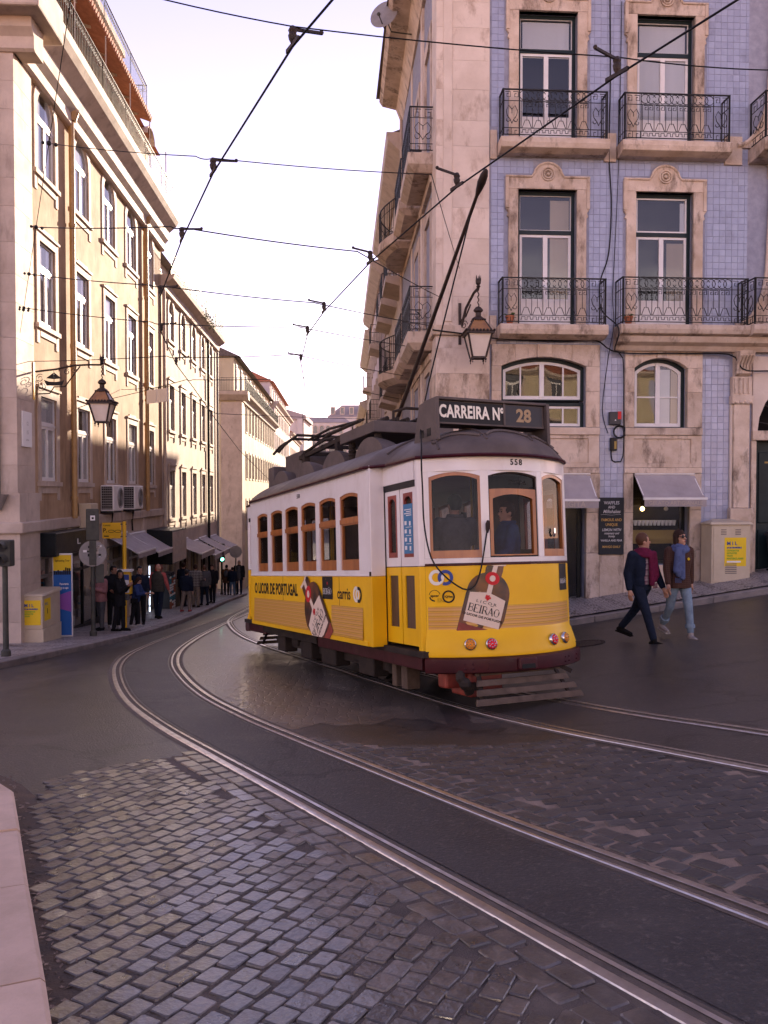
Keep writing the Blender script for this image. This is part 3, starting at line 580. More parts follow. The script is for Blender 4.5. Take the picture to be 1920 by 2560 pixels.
def awning(par, x0, x1, ztop, drop, outd, mat='awning', val=.16, txt=None, name='awning', y=-.02):
    m_ = MB(); n = 6
    for k in range(n):
        t0, t1 = k / n, (k + 1) / n; s0 = -.03 * math.sin(math.pi * t0); s1 = -.03 * math.sin(math.pi * t1)
        m_.hull8([(x0, y - outd * t0, ztop - drop * t0 + s0), (x1, y - outd * t0, ztop - drop * t0 + s0), (x1, y - outd * t1, ztop - drop * t1 + s1), (x0, y - outd * t1, ztop - drop * t1 + s1)],
                 [(x0, y - outd * t0, ztop - drop * t0 + .008 + s0), (x1, y - outd * t0, ztop - drop * t0 + .008 + s0), (x1, y - outd * t1, ztop - drop * t1 + .008 + s1), (x0, y - outd * t1, ztop - drop * t1 + .008 + s1)])
    o_ = m_.build(name, mat, par)
    v_ = MB(); k = 14
    for i in range(k):
        a, b = lerp(x0, x1, i / k), lerp(x0, x1, (i + 1) / k); w0, w1 = .012 * math.sin(i * 1.7), .012 * math.sin((i + 1) * 1.7)
        v_.hull8([(a, y - outd - .012 + w0, ztop - drop - val), (b, y - outd - .012 + w1, ztop - drop - val), (b, y - outd - .004 + w1, ztop - drop - val), (a, y - outd - .004 + w0, ztop - drop - val)],
                 [(a, y - outd - .016, ztop - drop), (b, y - outd - .016, ztop - drop), (b, y - outd - .006, ztop - drop), (a, y - outd - .006, ztop - drop)])
    v_.build('valance', mat, o_)
    MB().box(x0 - .02, x1 + .02, y - outd - .03, y - outd + .02, ztop - drop - .015, ztop - drop + .035).build('front_bar', 'white_paint', o_)
    fr = MB(); fr.bar((x0 + .02, y, ztop - .02), (x0 + .02, y - outd, ztop - drop - .02), .02, .02); fr.bar((x1 - .02, y, ztop - .02), (x1 - .02, y - outd, ztop - drop - .02), .02, .02); fr.tube([(x0, y - .02, ztop + .01), (x1, y - .02, ztop + .01)], .035, 8); fr.build('arm', 'white_paint', o_)
    if txt:
        t_ = MB(); put_text(t_, txt, lambda u, v: ((x0 + x1) / 2 + u, y - outd - .03, ztop - drop - val * .55 + v), .115, .0015, xs=1.0); t_.build('lettering', 'tan_text', o_)
    return o_
# ================================================================ blue tiled corner house
BRZ = R(3.6); BO = (2.33, 18.2)
blue = empty('blue_tiled_house', (BO[0], BO[1], 0), BRZ, 'blue tiled corner house with stone window surrounds and iron balconies', 'house')
BX1, BTOP = 13.0, 14.2
open_ = []   # x0,x1,z0,z1
COLX = [1.24, 3.86]; PORT = 7.35
for cx in COLX + [10.9]:
    for zb, zt in ((9.20, 12.03), (5.22, 8.20)): open_.append((cx - .65, cx + .65, zb, zt))
for zb, zt in ((9.20, 12.03), (5.22, 8.6)): open_.append((PORT - .8, PORT + .8, zb, zt))
open_.append((.23, 2.12, 3.03, 4.56)); open_.append((3.20, 4.41, 3.03, 4.56))
open_.append((.55, 2.14, -1.3, 2.02)); open_.append((3.19, 4.48, -.02, 2.02)); open_.append((PORT - 1.37, PORT + 1.37, -.6, 4.3))
mb = MB(); wall_face(mb, -1.15, BX1, -2.4, BTOP, open_, .5)
mb.box(-1.14, BX1, .52, 9.5, -2.4, BTOP - .02, 0)
mb.build('wall', ['grout', 'interior'], blue)
# --- quoins at the corner: stone blocks
rq = random.Random(4); z = -2.2; k = 0
while z < BTOP - .1:
    h = [.62, .70, .55, .66][k % 4]
    if 4.7 < z < 5.2: h = .5
    m_ = MB().box(-1.21, -.03 + (0 if z < 5.2 else -.02), -.055 - (.03 if z < 1.0 else 0), .75, z + .0012, min(BTOP, z + h) - .0012); m_.build('quoin_stone', 'stone_clean' if z > 4 else 'stone', blue, bevel=.003); z += h; k += 1
MB().box(-1.30, .05, -.14, .8, 5.0, 5.22).build('string_course', 'stone', blue, bevel=.03)
MB().box(-1.06, -.86, -.085, -.05, 5.3, BTOP).build('corner_strip', 'stone_clean', blue, bevel=.02)
# --- upper french windows with shaped surrounds
def upper_surround(par, cx, zb, zt, oval=True, mat='stone'):
    w_ = .93; o_ = []
    top = zt + .26
    ri = [(cx - .65, zb - .02), (cx + .65, zb - .02), (cx + .65, zt), (cx - .65, zt)]
    for sx in (-1, 1):   # side strips with the stepped ear
        m_ = MB(); P = [(cx + sx * .65, zb - .05), (cx + sx * .86, zb - .05), (cx + sx * .86, zt - .62), (cx + sx * .90, zt - .58), (cx + sx * .87, zt - .50), (cx + sx * .93, zt - .42), (cx + sx * .93, zt), (cx + sx * .65, zt)]
        m_.ext(P if sx > 0 else P[::-1], -.06, .12); m_.ext([(cx + sx * .86, zt - .42), (cx + sx * .93, zt - .42), (cx + sx * .93, top), (cx + sx * .86, top)][::sx], -.085, -.06)
        m_.build('jamb', mat, par, bevel=.008)
    P = [(cx - .93, zt), (cx + .93, zt), (cx + .93, top)] + [(cx + .36, top)] + [(cx + .30 * math.cos(R(a)) if True else 0, top + .02 + .27 * math.sin(R(a))) for a in range(10, 171, 16)] + [(cx - .36, top), (cx - .93, top)]
    m_ = MB().ext(P, -.065, .12); 
    m_.tube([(cx - .93, -.07, top), (cx - .36, -.07, top)] + [(cx - .31 * math.cos(R(a)), -.07, top + .03 + .27 * math.sin(R(a))) for a in range(10, 171, 16)] + [(cx + .36, -.07, top), (cx + .93, -.07, top)], .028, 6)
    ln = m_.build('lintel', mat, par, bevel=.006)
    r_ = MB(); 
    for q in (.135, .085): r_.lathe([(q - .022, 0), (q - .01, .03), (q + .012, .03), (q + .02, 0)], 20, (cx, -.066, top + .06), ax=(0, -1, 0))
    r_.lathe([(.001, .04), (.03, .035), (.04, 0)], 12, (cx, -.066, top + .06), ax=(0, -1, 0)); r_.build('rosette', mat, ln, smooth=40)
BL = {(0, 1): [(.05, .95, .70, .985, 'curtain')], (1, 1): [(.05, .95, .02, .985, 'curtain')], (0, 0): [(.60, .97, .03, .97, 'curtain_tan')], (1, 0): [(.62, .97, .03, .66, 'curtain_tan'), (.88, .97, .7, .97, 'curtain')]}
for i, cx in enumerate(COLX + [10.9]):
    for j, (zb, zt) in enumerate(((5.22, 8.20), (9.20, 12.03))):
        w_ = window(blue, cx - .65, cx + .65, zb, zt, 0, .16, 'white_paint', tr=zb + (2.06 if j else 2.1), outer='green_paint', low_panel=.62, blind=BL.get((i, j)), upper_frame=.035 if (i, j) == (1, 0) else .012)
        upper_surround(w_, cx, zb, zt)
# --- balconies
def balcony(par, x0, x1, z, outd=.42, th=.22, h=1.0, kind='ornate', mat='stone', round_=0):
    m_ = MB(); P = [(-outd, z - th), (-outd - .03, z - th * .55), (-outd - .03, z - .03), (-outd, z), (.02, z), (.02, z - th - .06), (-outd * .55, z - th - .06)]
    m_.profile(P, x0, x1); b_ = m_.build('balcony', mat, par, bevel=.012)
    railing(b_, [(x0 + .05, -.02), (x0 + .05, -outd + .04), (x1 - .05, -outd + .04), (x1 - .05, -.02)], h, z, kind); return b_
balcony(blue, .13, 2.49, 9.17); balcony(blue, 2.77, 5.19, 9.17); balcony(blue, .12, 2.47, 5.20, .46, .22, .98)
balcony(blue, 2.73, 5.6, 5.22, .5, .2, 1.0); balcony(blue, 5.6, 9.2, 5.22, .62, .2, 1.0); balcony(blue, 5.75, 8.95, 9.17, .7, .25, 1.0); balcony(blue, 9.6, 12.2, 9.17); balcony(blue, 9.6, 12.2, 5.2)
MB().profile([(-.42, 4.98), (-.36, 4.86), (-.22, 4.80), (-.14, 4.70), (0, 4.70), (0, 4.98)], 2.73, 9.2).build('cornice', 'stone', blue, bevel=.01)
for z0 in (8.83, 4.83):
    for a, b in ((-.03, .12), (2.49, 2.76), (5.2, 5.6), (9.3, 9.55)):
        if z0 > 5 or a < 2: MB().box(a, b, -.05, .05, z0, z0 + .62).build('band_stone', 'stone', blue, bevel=.01)
# --- portal bay: curved surround edge, pilaster, arch, door
for z0, zt in ((5.25, 8.9), (9.2, 12.4)):
    for s_ in (-1, 1):
        pts = [(PORT + s_ * (1.05 + .02), zt)] + [(PORT + s_ * (1.16 + .72 * (1 - math.cos(R(a)))), z0 + 1.55 - 1.5 * math.sin(R(a))) for a in range(0, 91, 10)] + [(PORT + s_ * 1.88, z0), (PORT + s_ * .8, z0), (PORT + s_ * .8, zt)]
        m_ = MB().ext(pts[::-1] if s_ > 0 else pts, -.07, .05); m_.tube([(x, -.08, z) for x, z in pts[:11]], .045, 6); m_.build('scroll_jamb', 'stone', blue)
    MB().box(PORT - 1.15, PORT + 1.15, -.1, .1, zt - .35, zt + .1).build('portal_lintel', 'stone', blue, bevel=.02)
window(blue, PORT - .8, PORT + .8, 5.24, 8.55, 0, .16, tr=7.5, outer='green_paint', low_panel=.6); window(blue, PORT - .8, PORT + .8, 9.2, 12.03, 0, .16, tr=11.3, outer='green_paint', low_panel=.6)
for s_ in (-1, 1):
    c = PORT + s_ * 1.73; base = -1.1
    m_ = MB().box(c - .26, c + .26, -.16, .05, base, 1.24); m_.build('pedestal', 'stone', blue, bevel=.015)
    MB().box(c - .18, c + .18, -.12, .05, 1.245, 3.55).build('pilaster', 'stone', blue, bevel=.015)
    MB().box(c - .235, c - .185, -.07, .05, 1.245, 3.55).build('pilaster_edge', 'stone_clean', blue, bevel=.01)
    cap = MB().box(c - .24, c + .24, -.16, .05, 3.56, 3.74); 
    for k in range(4): cap.ball((c - .17 + k * .113, -.155, 3.60), .04, 8)
    for k in range(4): cap.box(c - .19 + k * .105, c - .14 + k * .105, -.16, -.1, 3.78, 4.12)
    cap.box(c - .22, c + .22, -.13, .05, 3.745, 4.16); cap.build('capital', 'stone', blue)
    con = MB().profile([(-.12, 4.17), (-.20, 4.22), (-.18, 4.42), (-.34, 4.58), (-.36, 4.70), (0, 4.70), (0, 4.17)], c - .17, c + .17)
    for k in range(5): con.tube([(c - .14 + k * .07, -.17, 4.25), (c - .14 + k * .07, -.22, 4.42), (c - .14 + k * .07, -.36, 4.6)], .03, 6)
    con.build('corbel', 'stone', blue)
m_ = MB(); AR = 1.34
m_.ring(arch(PORT - 1.45, PORT + 1.45, 2.9, 4.6, 0, 12)[:2] + [(PORT + 1.45, 4.6 - 0)] * 0 + [(PORT + 1.45, 2.9)] * 0 + [(lerp(PORT + 1.45, PORT - 1.45, k / 12), 4.62) for k in range(13)], arch(PORT - AR, PORT + AR, 2.9, 2.92 + AR * 1.0, AR, 12), -.05, .2)
m_.build('portal_arch', 'stone_clean', blue)
for s_ in (-1, 1): MB().box(*sorted((PORT + s_ * 1.35, PORT + s_ * 1.47)), -.05, .3, -1.0, 2.75).build('portal_jamb', 'stone', blue, bevel=.012)
MB().box(PORT - 1.46, PORT + 1.46, -.09, .3, 2.755, 2.97).build('transom_beam', 'stone', blue, bevel=.015)
m_ = MB().box(PORT - 1.35, PORT + 1.35, .2, .26, -.9, 2.75)
for s_ in (-1, 1):
    for z0, z1 in ((-.3, .75), (.9, 2.5)): m_.box(PORT + s_ * .68 - .5, PORT + s_ * .68 + .5, .17, .2, z0, z1)
dr = m_.build('door', 'green_paint', blue, bevel=.02)
MB().ball((PORT - .12, .15, .5), .04, 10).build('door_knob', 'gold', dr)
MB().box(PORT - 1.05, PORT - .6, .16, .168, 2.25, 2.29).build('letter_slot', 'gold', dr)
m_ = MB()
for k in range(9): a = R(20 * k + 10); m_.tube([(PORT, .22, 2.98), (PORT + 1.3 * math.cos(a), .22, 2.98 + 1.3 * math.sin(a))], .012, 4); m_.tube([(PORT + .6 * math.cos(a) + .11 * math.cos(R(q)), .22, 2.98 + .6 * math.sin(a) + .11 * math.sin(R(q))) for q in range(0, 361, 40)], .010, 4)
m_.build('fanlight_grille', 'iron', blue)
# --- mezzanine arched windows, stone bays


def stone_frame(x0, x1, a, b, z0, z1, zt, rise, mats='stone'):
    """jamb blocks left/right + arched head for an opening a..b in the bay x0..x1"""
    for (p, q) in ((x0, a), (b, x1)):
        zz = z0; k = 0
        while zz < z1 - rise - .02:
            h = min(z1 - rise - zz, .62 if k % 2 else .78); MB().box(p, q, -.06, .1, zz + .0015, zz + h - .0015).build('jamb_stone', mats, blue, bevel=.005); zz += h; k += 1
    n = 12; inner = arch(a, b, z1 - rise, z1, rise, n)[2:]; m_ = MB()
    bl = 5
    for q in range(bl):
        i0, i1 = int(round(q * n / bl)), int(round((q + 1) * n / bl)); seg = inner[i0:i1 + 1]
        xa = x1 if q == 0 else lerp(b, a, i0 / n) ; xb = x0 if q == bl - 1 else lerp(b, a, i1 / n)
        P = seg + ([(x0, z1 - rise)] if q == bl - 1 else []) + [(xb, zt), (xa, zt)] + ([(x1, z1 - rise)] if q == 0 else [])
        pr = .09 if q == bl // 2 else .06
        m2 = MB().ext(P[::-1], -pr, .1); m2.build('keystone' if q == bl // 2 else 'arch_stone', mats, blue, bevel=.008)
stone_frame(.02, 2.42, .23, 2.12, 3.03, 4.56, 4.83, .20); stone_frame(2.99, 4.74, 3.20, 4.41, 3.03, 4.56, 4.72, .22)
w_ = window(blue, .23, 2.12, 3.62, 4.56, .2, .16, 'white_paint', mull=1, frame=.06, outer='green_paint'); 
f_ = MB()
for x in (.70, 1.66): f_.box(x - .016, x + .016, .165, .195, 3.7, 4.42)
f_.build('glazing_bar', 'white_paint', w_)
w_ = window(blue, .23, 2.12, 3.03, 3.58, 0, .16, 'white_paint', mull=1, frame=.05, outer='green_paint'); f_ = MB()
for x in (.70, 1.66): f_.box(x - .016, x + .016, .165, .195, 3.1, 3.5)
f_.build('glazing_bar', 'white_paint', w_)
w_ = window(blue, 3.20, 4.41, 3.03, 4.56, .22, .16, 'white_paint', mull=1, bars=(3.72,), frame=.06, outer='green_paint', blind=[(.52, .78, .03, .9, 'curtain'), (.80, .97, .03, .9, 'curtain_tan')])
for a, b in ((.02, 2.42), (2.99, 4.74)):
    MB().box(a, b, -.10, .1, 2.86, 3.02).build('sill', 'stone', blue, bevel=.012)
    m_ = MB(); o_ = [(a, 2.14), (b, 2.14), (b, 2.855), (a, 2.855)]; i_ = [(a + .2, 2.24), (b - .24, 2.24), (b - .24, 2.78), (a + .2, 2.78)]; m_.ring(o_, i_, -.06, .05); m_.box(a + .2, b - .24, -.025, .02, 2.24, 2.78); m_.build('panel_stone', 'stone', blue, bevel=.012)
    MB().box(a, b, -.085, .1, 2.02, 2.135).build('shop_lintel', 'stone', blue, bevel=.01)
for (p, q) in ((.02, .55), (2.14, 2.44), (2.98, 3.19), (4.48, 4.74)):
    zz = -1.5 if p < 3 else -1.2
    for h in (1.75 if p < 3 else 1.5, .9, .9):
        e = min(zz + h, 2.018); MB().box(p, q, -.06, .1, zz + .003, e - .003).build('jamb_stone', 'stone', blue, bevel=.01); zz += h
        if zz > 2: break
m_ = MB().box(2.445, 2.975, -.05, .1, -1.5, .22); m_.build('plinth_stone', 'stone', blue, bevel=.01)
MB().box(3.195, 4.475, -.05, .3, -1.3, -.025).build('plinth_stone', 'stone', blue, bevel=.01)
MB().box(4.745, 5.36, -.05, .1, -1.3, .02).build('plinth_stone', 'stone', blue, bevel=.01)
# --- shop fronts
dr = MB().ring([(.6, -1.0), (2.1, -1.0), (2.1, 1.95), (.6, 1.95)], [(.68, -.9), (2.02, -.9), (2.02, 1.85), (.68, 1.85)], .22, .28).box(1.3, 1.38, .22, .28, -.9, 1.85).build('shop_door', 'shop_dark', blue)
MB().box(.68, 2.02, .245, .252, -.9, 1.85).build('pane', 'pane_shop', dr)
h_ = MB(); h_.tube([(1.5, .20, .1), (1.5, .16, .12), (1.5, .16, .55), (1.5, .20, .57)], .014, 8); h_.tube([(1.66, .20, .1), (1.66, .16, .12), (1.66, .16, .55), (1.66, .20, .57)], .014, 8); h_.bar((1.5, .17, .33), (1.66, .17, .33), .02, .02); h_.build('door_handle', 'chrome', dr)
sw = MB().ring([(3.2, .0), (4.47, .0), (4.47, 1.98), (3.2, 1.98)], [(3.25, .05), (4.42, .05), (4.42, 1.93), (3.25, 1.93)], .2, .26).build('shop_window', 'shop_dark', blue)
MB().box(3.25, 4.42, .225, .232, .05, 1.93).build('pane', 'pane_shop', sw)
g_ = MB()
for k in range(9): g_.box(3.27, 4.40, .30 + k * .016, .312 + k * .016, .52 - k * .012 + .0, .56 + k * .022)
g_.build('gelato_counter', 'gold', sw)
f_ = MB()
for k in range(12): f_.lathe([(.03, 0), (.045, .1), (.05, .12)], 8, (3.32 + k * .09, .40, .84)); 
f_.build('cup', 'white', sw)
for k, x in enumerate((3.55, 4.10)):
    l_ = MB(); l_.tube([(x, .34, 1.93), (x, .34, 1.35)], .006, 5); l_.lathe([(.02, 1.36), (.022, 1.30), (.03, 1.27)], 8, (x, .34, 0)); p_ = l_.build('pendant_lamp', 'iron', sw)
    MB().ball((x, .34, 1.22), .05, 10).build('bulb', 'bulb' if k == 0 else 'lamp_glass', p_)
awning(blue, 3.22, 4.58, 2.0, .55, .62, txt='GELATO ARTIGIANALE'); aw = awning(blue, .5, 2.22, 2.0, .58, .62)
t_ = MB(); put_text(t_, 'BRIGITA', lambda u, v: (1.62 + u, -.67, 1.335 + v), .17, .002); t_.build('lettering', 'tan_text', aw)
cb = MB().box(2.41, 2.97, -.10, -.06, .22, 1.48).build('chalkboard', 'chalkboard', blue, bevel=.006); t_ = MB()
for i, (s_, z, q, a_) in enumerate([('WAFFLES', 1.36, .10, 0), ('AND', 1.265, .085, 0), ('Milkshakes', 1.17, .105, .3), ('FAMOUS AND', .985, .085, 0), ('UNIQUE', .88, .085, 0), ('LEMON WITH', .765, .08, .2), ('rosemary and', .69, .07, .3), ('honey', .625, .07, .3), ('VANILLA AND PEAR', .53, .063, 0), ('MANGO DAILY', .39, .07, 0)]):
    t_ = MB(); put_text(t_, s_, lambda u, v: (2.69 + u, -.103, z + v), q, .0015, mi=1 if i in (3, 4, 9) else 0, xs=.85, shear=a_); t_.build('chalk_line', ['chalk', 'chalk_amber'], cb)
t_ = MB(); t_.tube([(2.45 + k * .05, -.104, 1.10 + .008 * math.sin(k)) for k in range(10)], .003, 4); t_.build('chalk_flourish', 'chalk', cb)
# --- tiles
TS = .142; tv = []; rt = random.Random(9)
EX = [(-2, -.02, -3, 15)] + [(cx - .93, cx + .93, zb - .05, zt + .29) for cx in COLX + [10.9] for zb, zt in ((5.22, 8.2), (9.2, 12.03))] + [(cx - .31, cx + .31, zt, zt + .55) for cx in COLX + [10.9] for zt in (8.2, 12.03)]
EX += [(.02, 2.44, -3, 4.84), (2.98, 4.745, -3, 4.72), (2.4, 3.0, -3, .23), (4.7, 5.4, -3, .03), (5.38, 9.3, -3, 5.3), (PORT - 1.6, PORT + 1.6, 5, 13), (2.7, 9.2, 4.68, 5.2), (-.03, 2.5, 4.97, 5.2)]
EX += [(a, b, z0, z0 + .62) for z0 in (8.83, 4.83) for a, b in ((-.03, .12), (2.49, 2.76), (5.2, 5.6), (9.3, 9.55)) if z0 > 5 or a < 2]
def tile_geo(a, b, c, d, rr):
    e = .003; t = [rr.uniform(-.0016, .0016) for _ in range(4)]
    vs = [(a, .0, c), (b, .0, c), (b, .0, d), (a, .0, d), (a + e, -.007 + t[0], c + e), (b - e, -.007 + t[1], c + e), (b - e, -.007 + t[2], d - e), (a + e, -.007 + t[3], d - e)]
    return vs, [(4, 5, 6, 7), (0, 1, 5, 4), (1, 2, 6, 5), (2, 3, 7, 6), (3, 0, 4, 7)]
cells = []
for j in range(int((BTOP - .0) / TS)):
    z0 = .02 + j * TS; z1 = z0 + TS - .004
    for i in range(-1, int(10 / TS)):
        segs = [(i * TS + (0 if j % 2 else TS * .0), i * TS + TS - .004)]
        for ex in EX:
            if z1 - .02 > ex[2] and z0 + .02 < ex[3]:
                ns = []
                for a, b in segs:
                    if ex[1] <= a or ex[0] >= b: ns.append((a, b)); continue
                    if a < ex[0]: ns.append((a, ex[0]))
                    if b > ex[1]: ns.append((ex[1], b))
                segs = ns
        for a, b in segs:
            if b - a > .03: cells.append((a, b, z0, z1))
full = [c for c in cells if abs(c[1] - c[0] - (TS - .004)) < 1e-4 and c[0] < 6.3 and c[2] < 12.2]
rt.shuffle(full); big = set(sorted(full, key=lambda c: (c[2] + .25 * c[0]))[:300]); rest = [MB() for _ in range(4)]
var = []
for k in range(6):
    m_ = MB(); m_.add(*tile_geo(0, TS - .004, 0, TS - .004, rt)); var.append(m_.mesh('tile', 'tile'))
for c in cells:
    if c in big: inst(rt.choice(var), 'tile', blue, (c[0], -.001, c[2]))
    else: rest[rt.randrange(4)].add(*tile_geo(*c, rt))
for m_ in rest: tag(m_.build('tiles', 'tile', blue), kind='stuff')
# --- cornice and roof above the frame
MB().profile([(-.75, BTOP + .25), (-.65, BTOP + .1), (-.3, BTOP), (-.1, BTOP - .25), (.1, BTOP - .25), (.1, BTOP + .3), (-.75, BTOP + .3)], -1.2, BX1).build('eaves_cornice', 'stone', blue)
m_ = MB(); m_.hull8([(-2.0, -.8, BTOP + .3), (BX1, -.8, BTOP + .3), (BX1, 9.5, BTOP + .3), (-2.0, 9.5, BTOP + .3)], [(.5, 2.5, BTOP + 1.6), (BX1, 2.5, BTOP + 1.6), (BX1, 7, BTOP + 1.6), (.5, 7, BTOP + 1.6)]); m_.build('roof', 'roof_dark', blue)
# --- side facade on the street behind the tram: local frame q = distance from the corner, built mirrored through a map
def SQ(q, o, z):   # q along street away from the camera, o = outward distance towards the street
    return (-1.155 - o + .0123 * q, q, z)
sq = []
for lvl in (5.2, 9.2):
    for cq in (1.75, 4.6, 7.9): sq.append((cq - .6, cq + .6, lvl, lvl + 2.8))
for cq in (1.75, 4.6, 7.9): sq.append((cq - .65, cq + .65, 2.9, 4.4)); sq.append((cq - .8, cq + .8, -2.2, 2.0))
m_ = MB(); wall_face(m_, .75, 9.5, -2.6, BTOP, sq, .3); m_.map(lambda x, y, z: SQ(x, -y, z)); m_.build('side_wall', ['tile', 'interior'], blue)
for (a, b, c, d) in sq:
    m_ = MB(); m_.ring([(a - .22, c - .02), (b + .22, c - .02), (b + .22, d + .3), (a - .22, d + .3)], [(a, c), (b, c), (b, d), (a, d)], -.07, .1); m_.map(lambda x, y, z: SQ(x, -y, z)); s_ = m_.build('surround', 'stone', blue)
    m_ = MB(); m_.ring([(a, c), (b, c), (b, d), (a, d)], [(a + .09, c + .09), (b - .09, c + .09), (b - .09, d - .09), (a + .09, d - .09)], .12, .18).box((a + b) / 2 - .05, (a + b) / 2 + .05, .12, .18, c, d).map(lambda x, y, z: SQ(x, -y, z)); w_ = m_.build('window', 'white_paint', blue)
    MB().box(a, b, .15, .156, c, d).map(lambda x, y, z: SQ(x, -y, z)).build('pane', 'pane', w_)
def side_balcony(q0, q1, z, o=.75, rnd=0):
    n = 8; pl = [(q0, 0)] + ([(q0, o), (q1, o)] if not rnd else [(lerp(q0, q1, k / n), o * (.72 + .5 * math.sin(math.pi * k / n))) for k in range(n + 1)]) + [(q1, 0)]
    m_ = MB(); k = len(pl); m_.v = [SQ(q, o_, z - .25) for q, o_ in pl] + [SQ(q, o_, z) for q, o_ in pl] + [SQ(lerp(q, (q0 + q1) / 2, .1), o_ * .75, z - .4) for q, o_ in pl]
    m_.f = [tuple(range(2 * k, 3 * k))[::1], tuple(range(k, 2 * k))] + [(i, (i + 1) % k, (i + 1) % k + k, i + k) for i in range(k)] + [(i + 2 * k, (i + 1) % k + 2 * k, (i + 1) % k, i) for i in range(k)]; m_.m = [0] * len(m_.f)
    b_ = m_.build('balcony', 'stone', blue)
    railing(b_, [SQ(q, max(.0, o_ - .05), 0)[:2] for q, o_ in pl], 1.0, z, 'ornate')
for z in (5.2, 9.17): side_balcony(.55, 2.95, z, .62); side_balcony(3.45, 5.75, z, .62); side_balcony(6.3, 9.4, z, .8, 1)
m_ = MB().profile([(-.85, BTOP + .25), (-.75, BTOP + .1), (-.3, BTOP), (-.1, BTOP - .5), (.1, BTOP - .5), (.1, BTOP + .3), (-.85, BTOP + .3)], -.7, 9.6).map(lambda x, y, z: SQ(x, -y, z)); m_.build('eaves_cornice', 'stone', blue)
m_ = MB()
for z in (2.1, 4.75, 8.75): m_.profile([(-.12, z), (-.1, z - .15), (0, z - .15), (0, z)], .75, 9.5)
m_.map(lambda x, y, z: SQ(x, -y, z)); m_.build('string_course', 'stone', blue)
for q in (3.1, 6.1, 9.3): MB().box(q - .2, q + .2, -.08, .05, -2.6, BTOP - .4).map(lambda x, y, z: SQ(x, -y, z)).build('pilaster', 'stone_clean', blue)
m_ = MB().tube([SQ(9.35, .14, BTOP - .3), SQ(9.35, .14, 6), SQ(9.35, .14, -2.4)], .055, 8); m_.build('drainpipe', 'stone_pale', blue)
# ================================================================ left row of houses: local x = distance along the street, y into the house
LRZ = R(90) + TH
def lframe(name, s, label, cat='house', group=None): return empty(name, (LO[0] + s * UX, LO[1] + s * UY, 0), LRZ, label, cat, group)
def simple_surround(w_, a, b, c, d, rise=0, mat='stone_pale', ears=True, m=.17, pr=.05, n=10):
    if rise: m_ = MB().ring(arch(a - m, b + m, c - .1, d + m + .06, rise + .02, n), arch(a, b, c, d, rise, n), -pr, .14)
    else: m_ = MB().ring([(a - m, c - .1), (b + m, c - .1), (b + m, d + .26), (a - m, d + .26)], [(a, c), (b, c), (b, d), (a, d)], -pr, .14)
    if ears:
        m_.box(a - m - .04, b + m + .04, -pr - .05, .02, c - .13, c - .02)
        for s_ in (0, 1):
            x = a - m if s_ == 0 else b + .02; m_.box(x, x + m - .02, -pr + .004, .02, c - .48, c - .131)
        m_.box(a + .02, b - .02, -.03, .02, c - .30, c - .131)
        if not rise: m_.box(a + .12, b - .12, -pr + .003, .02, d + .261, d + .34); m_.box(a - m - .05, b + m + .05, -pr - .04, .02, d + .20, d + .258)
    m_.build('surround', mat, w_)
A = lframe('ochre_house', 0, 'ochre plastered corner house with tall white windows and a roof terrace')
AC = [2.07, 4.84, 7.58, 10.27, 12.93]; AL = 14.95; AT = 11.75
holes = []
for cx in AC:
    holes += [(cx - .55, cx + .55, 1.87, 3.90), (cx - .55, cx + .55, 5.64, 7.62), (cx - .62, cx + .62, 9.25, 11.30)]
SH = [(1.35, 3.35, -2.75, .02), (3.65, 6.6, -2.9, -.05), (6.95, 9.2, -3.0, -.1), (9.55, 11.6, -3.1, -.2), (12.1, 14.5, -3.3, -.3)]
m_ = MB(); wall_face(m_, 0, AL, .9, AT, holes, .5, 0, 0, 1); wall_face(m_, 0, AL, -4.2, .9, SH, .9, .02, 2, 1)
m_.poly([(0, 0, -4), (0, 8, -4), (0, 8, AT), (0, 0, AT)], 2); m_.poly([(AL, 0, -4), (AL, 0, AT), (AL, 8, AT), (AL, 8, -4)], 0)
m_.box(.02, AL, .95, 8, -4, AT - .05, 0)
m_.build('wall', ['ochre', 'interior', 'stone_pale'], A)
rw = random.Random(11)
for i, cx in enumerate(AC):
    for j, (c, d, hw, rise) in enumerate(((1.87, 3.90, .55, 0), (5.64, 7.62, .55, 0), (9.25, 11.30, .62, .62))):
        bl = [(.04, .96, .02, .98, 'curtain')] if (i + j) % 3 == 0 else ([(.04, .35, .02, .98, 'curtain'), (.65, .96, .02, .98, 'curtain')] if (i * 2 + j) % 4 else None)
        w_ = window(A, cx - hw, cx + hw, c, d, rise, .035, 'white_paint', tr=c + (1.36 if j < 2 else 1.30), frame=.07, blind=bl, upper_frame=.05)
        simple_surround(w_, cx - hw, cx + hw, c, d, rise, m=.19, pr=.03)
# corner quoins (wrap the corner), plinth
z = -3.4; k = 0
while z < AT - .2:
    h = (.78, .62, .7)[k % 3]; e = min(z + h, AT)
    MB().box(-.06, 1.0 if z > 1 else 1.16, -.06 if z > 1 else -.1, 1.6, z + .0015, e - .0015).build('quoin_stone', 'stone_pale', A, bevel=.004); z = e; k += 1
MB().box(-.16, 1.24, -.2, 1.7, .68, .93).build('string_course', 'stone_pale', A, bevel=.03); MB().box(1.245, AL, -.08, .1, .66, .93).build('string_course', 'stone_pale', A, bevel=.02)
for (a, b), zb in zip(((1.17, 1.35), (3.35, 3.65), (6.6, 6.95), (9.2, 9.55), (11.6, 12.1), (14.5, AL)), (-3.2, -3.3, -3.4, -3.6, -3.8, -3.9)): MB().box(a, b, -.04, .3, zb, .655).build('shop_pier', 'stone_pale', A, bevel=.015)
